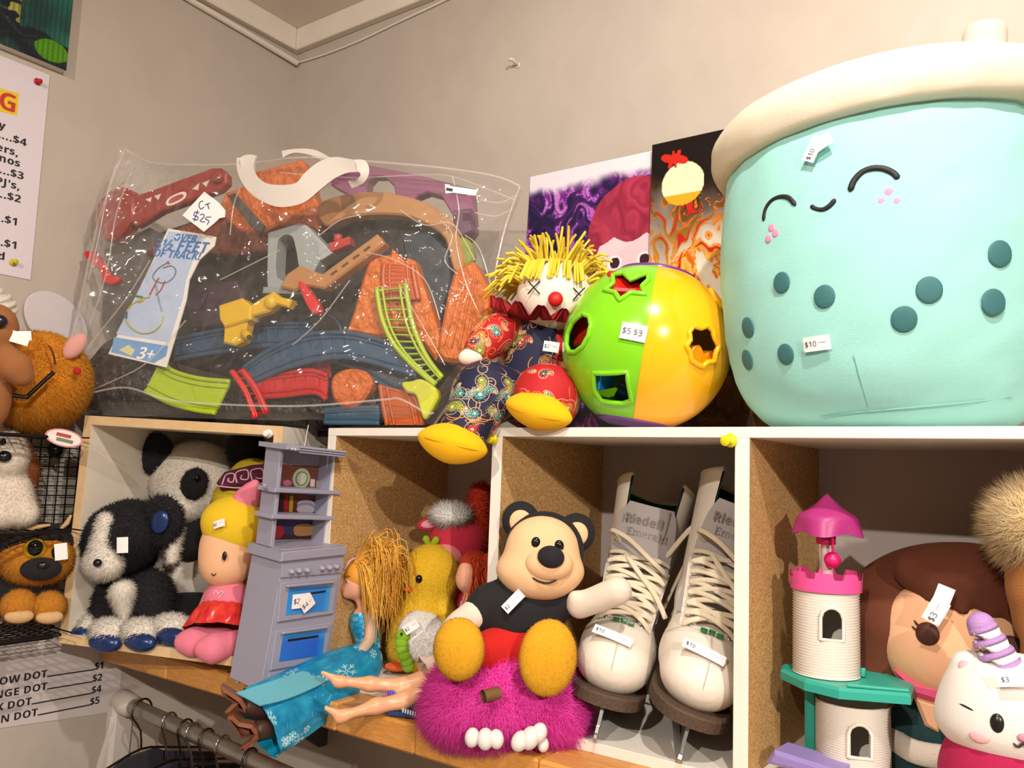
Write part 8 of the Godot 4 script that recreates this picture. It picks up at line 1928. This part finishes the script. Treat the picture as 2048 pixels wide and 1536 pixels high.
# ---------------------------------------------------------------- plush toys in the birch box
func box_toys() -> void:
	var o := thing("panda_plush", "large black and white panda plush sitting in the birch cube box", "plush toy", Transform3D(Vector3(0.9294, -0.0279, -0.368), Vector3(0.026, 0.9996, -0.0103), Vector3(0.3681, 0, 0.9298), Vector3(-1.0216, 1.2098, -0.0389)))
	var white := cloth("ddd5c8", 0.95, 0.02, 1.2); var black := cloth("121115", 0.95, 0.02, 1.0)
	furry(o, "head", g_blob([["e", Vector3(-0.0422, 0.2503, 0), Vector3(0.086, 0.078, 0.07)], ["e", Vector3(-0.0343, 0.2104, 0.045), Vector3(0.036, 0.03, 0.034)]], 0.006, 0.01), white, 9000, 0.006, 31, "cfc6b8", "ece6dc", Vector3(0, -0.3, 0), 0.0006)
	for e in [Vector3(-0.1039, 0.2986, 0.045), Vector3(0.074, 0.3165, 0.03)]:
		furry(o, "ear", g_ball(Vector3(0.036, 0.038, 0.022), e), black, 1600, 0.006, 32, "08080a", "26242a", Vector3.ZERO, 0.0006)
	furry(o, "eye_patch", g_ball(Vector3(0.024, 0.029, 0.011), Vector3(-0.0006, 0.2505, 0.066), Vector3(0, 8, -18)), black, 900, 0.005, 33, "08080a", "26242a", Vector3.ZERO, 0.0006)
	part(o, "eye", g_ball(Vector3(0.0065, 0.0065, 0.005), Vector3(0.0127, 0.2629, 0.08), Vector3.ZERO, 14, 10), mt("0a0a0c", 0.08))
	part(o, "body", g_blob([["e", Vector3(-0.0373, 0.0987, 0), Vector3(0.082, 0.085, 0.06)]], 0.006, 0.01), white)
	part(o, "arms", g_blob([["c", Vector3(-0.1119, 0.1575, 0.01), Vector3(-0.0945, 0.1155, 0.04), 0.034, 0.03], ["c", Vector3(0.0108, 0.1633, 0.02), Vector3(-0.0038, 0.1422, 0.055), 0.036, 0.03], ["c", Vector3(0.0142, 0.0137, 0.03), Vector3(-0.0052, 0.0187, 0.075), 0.045, 0.042], ["c", Vector3(0.0839, 0.0209, 0.03), Vector3(0.1314, 0.0263, 0.06), 0.045, 0.04]], 0.006, 0.006), black, Transform3D(), "black arms and legs")
	# border collie
	var c := thing("collie_plush", "shaggy black and white collie plush with glittery blue paw pads", "plush toy", Transform3D(Vector3(0.9294, -0.0279, -0.368), Vector3(0.026, 0.9996, -0.0103), Vector3(0.3681, 0, 0.9298), Vector3(-1.018, 1.2111, 0.0995)))
	furry(c, "body", g_blob([["e", Vector3(-0.0158, 0.0393, -0.02), Vector3(0.068, 0.065, 0.05)], ["c", Vector3(-0.035, 0.0569, 0), Vector3(-0.0357, 0.0052, 0.015), 0.03, 0.026], ["c", Vector3(0.0284, 0.0631, 0), Vector3(0.055, 0.0189, 0.015), 0.034, 0.026]], 0.005, 0.008), black, 9000, 0.011, 34, "07070a", "26242b", Vector3(0, -0.4, 0), 0.0008)
	furry(c, "head", g_blob([["e", Vector3(-0.0337, 0.1495, 0.02), Vector3(0.062, 0.052, 0.05)], ["e", Vector3(-0.0146, 0.1689, 0.01), Vector3(0.05, 0.048, 0.045)]], 0.005, 0.008), black, 9000, 0.010, 35, "07070a", "26242b", Vector3(0, -0.3, 0), 0.0008)
	furry(c, "blaze", g_blob([["c", Vector3(-0.0266, 0.1854, 0.058), Vector3(-0.0244, 0.147, 0.066), 0.013, 0.015], ["e", Vector3(-0.0166, 0.1171, 0.066), Vector3(0.034, 0.024, 0.022)]], 0.004, 0.006), white, 4200, 0.008, 36, "d8cfc4", "f4efe8", Vector3(0, -0.3, 0.2), 0.0006, "white blaze and muzzle")
	part(c, "nose", g_ball(Vector3(0.007, 0.0065, 0.006), Vector3(-0.0041, 0.1225, 0.094)), mt("101014", 0.2))
	furry(c, "chest", g_blob([["c", Vector3(0.0105, 0.0713, 0.045), Vector3(0.0171, 0.0314, 0.042), 0.02, 0.007]], 0.004, 0.004), white, 1600, 0.008, 37, "d8cfc4", "f4efe8", Vector3(0, -0.5, 0), 0.0006, "white chest")
	var satin := mt("22386c", 0.25, 0.35, "satin")
	for e in [[Vector3(-0.1088, 0.1688, 0.02), Vector3(0.034, 0.022, 0.012), Vector3(0, -10, 28), Vector3(-0.0812, 0.175, 0.034), 0.5], [Vector3(0.0401, 0.1882, 0.01), Vector3(0.038, 0.042, 0.014), Vector3(0, 10, -14), Vector3(0.0539, 0.1884, 0.026), 1.0]]:
		var ear := furry(c, "ear", g_ball(e[1], e[0], e[2]), black, 2200, 0.011, 38, "07070a", "26242b", Vector3.ZERO, 0.0008)
		part(ear, "inner_ear", g_ball(Vector3(0.015, 0.019, 0.005) * e[4], e[3] + Vector3(0, 0, 0.003), e[2]), satin, Transform3D(), "glittery dark blue inner ear")
	furry(c, "cheek", g_blob([["c", Vector3(0.0586, 0.1718, -0.01), Vector3(0.0574, 0.1247, -0.01), 0.012, 0.010]], 0.004, 0.004), white, 900, 0.008, 39, "d8cfc4", "f4efe8", Vector3.ZERO, 0.0006, "white tuft behind the ear")
	for p in [[Vector3(-0.0582, 0.0094, 0.03), Vector3(-0.0589, 0.0021, 0.045), 0.8], [Vector3(0.0065, 0.0108, 0.055), Vector3(0.0119, 0.0011, 0.068), 1.0], [Vector3(0.0623, 0.0168, 0.055), Vector3(0.0762, 0.0089, 0.068), 0.95], [Vector3(0.1056, 0.0268, 0.04), Vector3(0.1219, 0.0201, 0.055), 0.9]]:
		var pw := furry(c, "paw", g_ball(Vector3(0.034, 0.02, 0.028) * p[2], p[0]), white, 2200, 0.009, 40, "d8cfc4", "f4efe8", Vector3(0, -0.3, 0.3), 0.0007)
		part(pw, "paw_pad", g_ball(Vector3(0.030, 0.0155, 0.014) * p[2], p[1] + Vector3(0, -0.004, 0.008), Vector3(-10, 0, 0)), satin, Transform3D(), "glittery blue paw pad")
	price(c, T(Vector3(0.0283, 0.1525, 0.08), Vector3(0, 15, 0)), 0.018, 0.025, "", 6)
	# princess
	var q := thing("princess_plush", "small princess plush with yellow hair and shiny pink skirt", "plush toy", Transform3D(Vector3(0.9294, -0.0279, -0.368), Vector3(0.026, 0.9996, -0.0103), Vector3(0.3681, 0, 0.9298), Vector3(-0.8366, 1.2059, 0.0546)))
	var skin := cloth("e8b48c", 0.9, 0.02, 0.5); var pink := cloth("e07a92", 0.9, 0.02, 0.8); var yel := cloth("e0bc1e", 0.9, 0.02, 0.8)
	part(q, "head", g_blob([["e", Vector3(-0.0035, 0.1571, 0), Vector3(0.044, 0.056, 0.042)], ["e", Vector3(-0.0006, 0.1298, 0.004), Vector3(0.038, 0.034, 0.038)]], 0.004, 0.006), skin)
	part(q, "hair", g_blob([["e", Vector3(0.0039, 0.1921, -0.004), Vector3(0.05, 0.05, 0.046)], ["e", Vector3(-0.0169, 0.2008, 0.008), Vector3(0.026, 0.026, 0.03)]], 0.004, 0.006), yel)
	part(q, "hat", g_lathe(PackedVector2Array([Vector2(0.026, 0), Vector2(0.022, 0.016), Vector2(0.014, 0.034), Vector2(0.005, 0.046), Vector2(0, 0.048)]), 24, T(Vector3(0.0156, 0.2253, -0.006), Vector3(0, 0, -24))), pink, Transform3D(), "pink cone hat")
	for e in [Vector3(-0.0196, 0.1435, 0.034), Vector3(0.0207, 0.1495, 0.0445)]:
		part(q, "eye", g_ball(Vector3(0.004, 0.0072, 0.0025), e, Vector3.ZERO, 12, 8), mt("16141a", 0.3))
	stitch(q, "mouth", [Vector3(-0.0017, 0.121, 0.042), Vector3(0.0038, 0.1177, 0.043), Vector3(0.0077, 0.1219, 0.043)], 0.001, mt("4a1e1e", 0.7), 3)
	part(q, "body", g_blob([["e", Vector3(0.0057, 0.0743, 0), Vector3(0.036, 0.036, 0.034)], ["c", Vector3(-0.0219, 0.0756, 0), Vector3(-0.0314, 0.0447, 0.012), 0.014, 0.011]], 0.004, 0.005), pink)
	part(q, "arm", g_blob([["c", Vector3(-0.0279, 0.0591, 0.006), Vector3(-0.0316, 0.0427, 0.014), 0.013, 0.011]], 0.003, 0.003), skin)
	stitch(q, "heart", [Vector3(0.0037, 0.0813, 0.03), Vector3(-0.0009, 0.0902, 0.03), Vector3(0.004, 0.0924, 0.031), Vector3(0.0087, 0.0883, 0.032), Vector3(0.0141, 0.0936, 0.033), Vector3(0.0164, 0.0892, 0.033), Vector3(0.0052, 0.0802, 0.032)], 0.0009, mt("f0d0d8", 0.6), 3)
	var satin2 := mottled("c01038", "e85a2a", 0.02, 0.12, 0.22, 41)
	part(q, "skirt", tube_cloth([Vector3(0.0004, 0.0643, 0), Vector3(0.0036, 0.0501, 0.008), Vector3(0.0071, 0.0287, 0.018)], [0.036, 0.05, 0.056], 0.85, 9, 0.05, Vector3(0, 0, 1)), satin2, Transform3D(), "shiny crimson skirt")
	for f in [[Vector3(0.0125, 0.0139, 0.01), Vector3(-0.0203, 0.0136, 0.045)], [Vector3(0.0483, 0.0172, 0.015), Vector3(0.024, 0.0112, 0.058)]]:
		part(q, "leg", g_blob([["c", f[0], f[1], 0.019, 0.021], ["c", f[1], f[1] + Vector3(-0.012, 0.0, 0.006), 0.021, 0.013]], 0.004, 0.004), pink)
	price(q, T(Vector3(0.0082, 0.1982, 0.046), Vector3(-10, -10, 0)), 0.022, 0.012, "$2", 20)
	# plush crown behind them
	var r := thing("maroon_cap_plush", "yellow plush with a maroon band of cream scrolls behind the princess", "plush toy", Transform3D(Vector3(0.9294, -0.0279, -0.368), Vector3(0.026, 0.9996, -0.0103), Vector3(0.3681, 0, 0.9298), Vector3(-0.8818, 1.2064, -0.0189)))
	part(r, "body", g_blob([["e", Vector3(-0.0245, 0.2293, 0), Vector3(0.05, 0.04, 0.045)], ["e", Vector3(-0.0123, 0.2692, -0.01), Vector3(0.04, 0.034, 0.035)], ["e", Vector3(-0.0136, 0.1434, -0.01), Vector3(0.04, 0.1, 0.03)]], 0.005, 0.008), cloth("b8a018", 0.95))
	part(r, "band", g_prism(PackedVector2Array([Vector2(-0.0460, 0.2576), Vector2(-0.0328, 0.2770), Vector2(0.0168, 0.2918), Vector2(0.0583, 0.2977), Vector2(0.0614, 0.2680), Vector2(0.0206, 0.2570), Vector2(-0.0350, 0.2448)]), 0.03, 0.052, 0.006), cloth("541030", 0.9), Transform3D(), "maroon band")
	for s in [[Vector3(-0.03, 0.2553, 0.0535), Vector3(-0.0243, 0.2724, 0.0535), Vector3(-0.0094, 0.2751, 0.0535), Vector3(-0.0098, 0.2616, 0.0535), Vector3(-0.0194, 0.2627, 0.0535), Vector3(-0.0181, 0.2678, 0.0535)], [Vector3(-0.0021, 0.2605, 0.0535), Vector3(-0.0058, 0.277, 0.0535), Vector3(0.0143, 0.2833, 0.0535), Vector3(0.0177, 0.2685, 0.0535), Vector3(0.0046, 0.2676, 0.0535), Vector3(0.0058, 0.2744, 0.0535)], [Vector3(0.0265, 0.2657, 0.0535), Vector3(0.0219, 0.2821, 0.0535), Vector3(0.042, 0.2866, 0.0535), Vector3(0.0454, 0.2719, 0.0535), Vector3(0.0324, 0.2711, 0.0535)], [Vector3(-0.0412, 0.2529, 0.0535), Vector3(0.0044, 0.2526, 0.0535), Vector3(0.0409, 0.2617, 0.0535), Vector3(0.0634, 0.2681, 0.0535)]]:
		part(r, "scroll", g_tube(curve(s, 4), 0.0013, 6), mt("c9a8b4", 0.7))

# ---------------------------------------------------------------- clothes rail below the ledge
func rail() -> void:
	var o := thing("clothes_rail", "white framed clothes rail with a steel bar under the ledge", "clothes rail", Transform3D())
	var white := mt("b9b2ac", 0.4); var steel := mt("9a958e", 0.3, 0.8)
	var P := func(x: float) -> Vector3: return Vector3(x, 1.086 - (x + 1.03) * 0.05, 0.085)
	part(o, "bar", g_tube([P.call(-1.03), P.call(-0.2)], 0.0125, 18), steel)
	part(o, "end_post", g_box(Vector3(0.026, 1.09, 0.04), Vector3(-1.072, 0.545, 0.085), 0.006, Vector3(0, 0, -2.0)), white)
	part(o, "end_post", g_box(Vector3(0.026, 1.04, 0.04), Vector3(-0.19, 0.52, 0.085), 0.006), white)
	part(o, "bar_socket", g_tube([P.call(-1.056), P.call(-1.018)], [0.021, 0.018], 18), white)
	part(o, "inner_brace", g_tube(curve([Vector3(-1.05, 1.068, 0.1), Vector3(-1.052, 1.04, 0.102), Vector3(-1.078, 0.95, 0.104), Vector3(-1.08, 0.8, 0.104)], 5), 0.0065, 10), white)
	for x in [-1.07, -0.19]:
		part(o, "foot", g_box(Vector3(0.04, 0.03, 0.4), Vector3(x, 0.015, 0.1), 0.006), white)
	var chrome := mt("a8a098", 0.18, 1.0); var dark := mt("4a4038", 0.3, 0.9)
	var hues := ["2a2a34", "1c2236", "7a2430", "5a1e2a", "8a3a44", "26242a", "6a2a3a"]
	var xs := [-0.985, -0.912, -0.872, -0.842, -0.812, -0.775, -0.70]
	var say := ["leftmost on the steel bar", "second from the left on the bar", "third from the left on the bar", "fourth from the left on the bar", "fifth from the left on the bar", "sixth from the left on the bar", "rightmost on the steel bar"]
	for k in 7:
		var h := thing("coat_hanger", "wire coat hanger %s" % say[k], "hanger", T(P.call(xs[k]), Vector3(0, 9, 0)), "coat hangers on the rail")
		var path := []
		for e in 13:
			var a := lerpf(-0.5, PI + 0.35, e / 12.0)
			path.append(Vector3((k % 3 - 1) * 0.004, 0.0 + sin(a) * 0.0155 - 0.0, -cos(a) * 0.0155) * (1.25 if k == 0 else 1.0))
		path.append(Vector3(0, -0.03, 0.004)); path.append(Vector3(0, -0.06, 0))
		part(h, "hook", g_tube(curve(path, 2), 0.0017, 8), chrome if k % 2 else dark)
		part(h, "shoulders", g_tube([Vector3(0, -0.10, -0.16), Vector3(0, -0.062, -0.02), Vector3(0, -0.06, 0), Vector3(0, -0.062, 0.02), Vector3(0, -0.10, 0.17)], 0.002, 6), dark)
		var gm := thing("garment", "%s top on the hanger %s" % [["charcoal", "navy", "burgundy", "dark wine", "dusty red", "black", "plum"][k], say[k]], "clothes", T(P.call(xs[k]), Vector3(0, 9, 0)), "clothes on the rail")
		part(gm, "cloth", g_prism(PackedVector2Array([Vector2(-0.16, -0.108), Vector2(-0.05, -0.076), Vector2(-0.03, -0.066), Vector2(0.03, -0.066), Vector2(0.05, -0.076), Vector2(0.17, -0.108), Vector2(0.19, -0.3), Vector2(0.17, -0.62), Vector2(-0.16, -0.62), Vector2(-0.18, -0.3)]), -0.006, 0.006, 0.003, Transform3D(Basis(Vector3(0, 0, 1), Vector3(0, 1, 0), Vector3(-1, 0, 0)), Vector3.ZERO)), cloth(hues[k], 0.9))

func left_side() -> void:
	signs()
	rack()
	orange_plush()
	dogs()
	box_toys()
	rail()
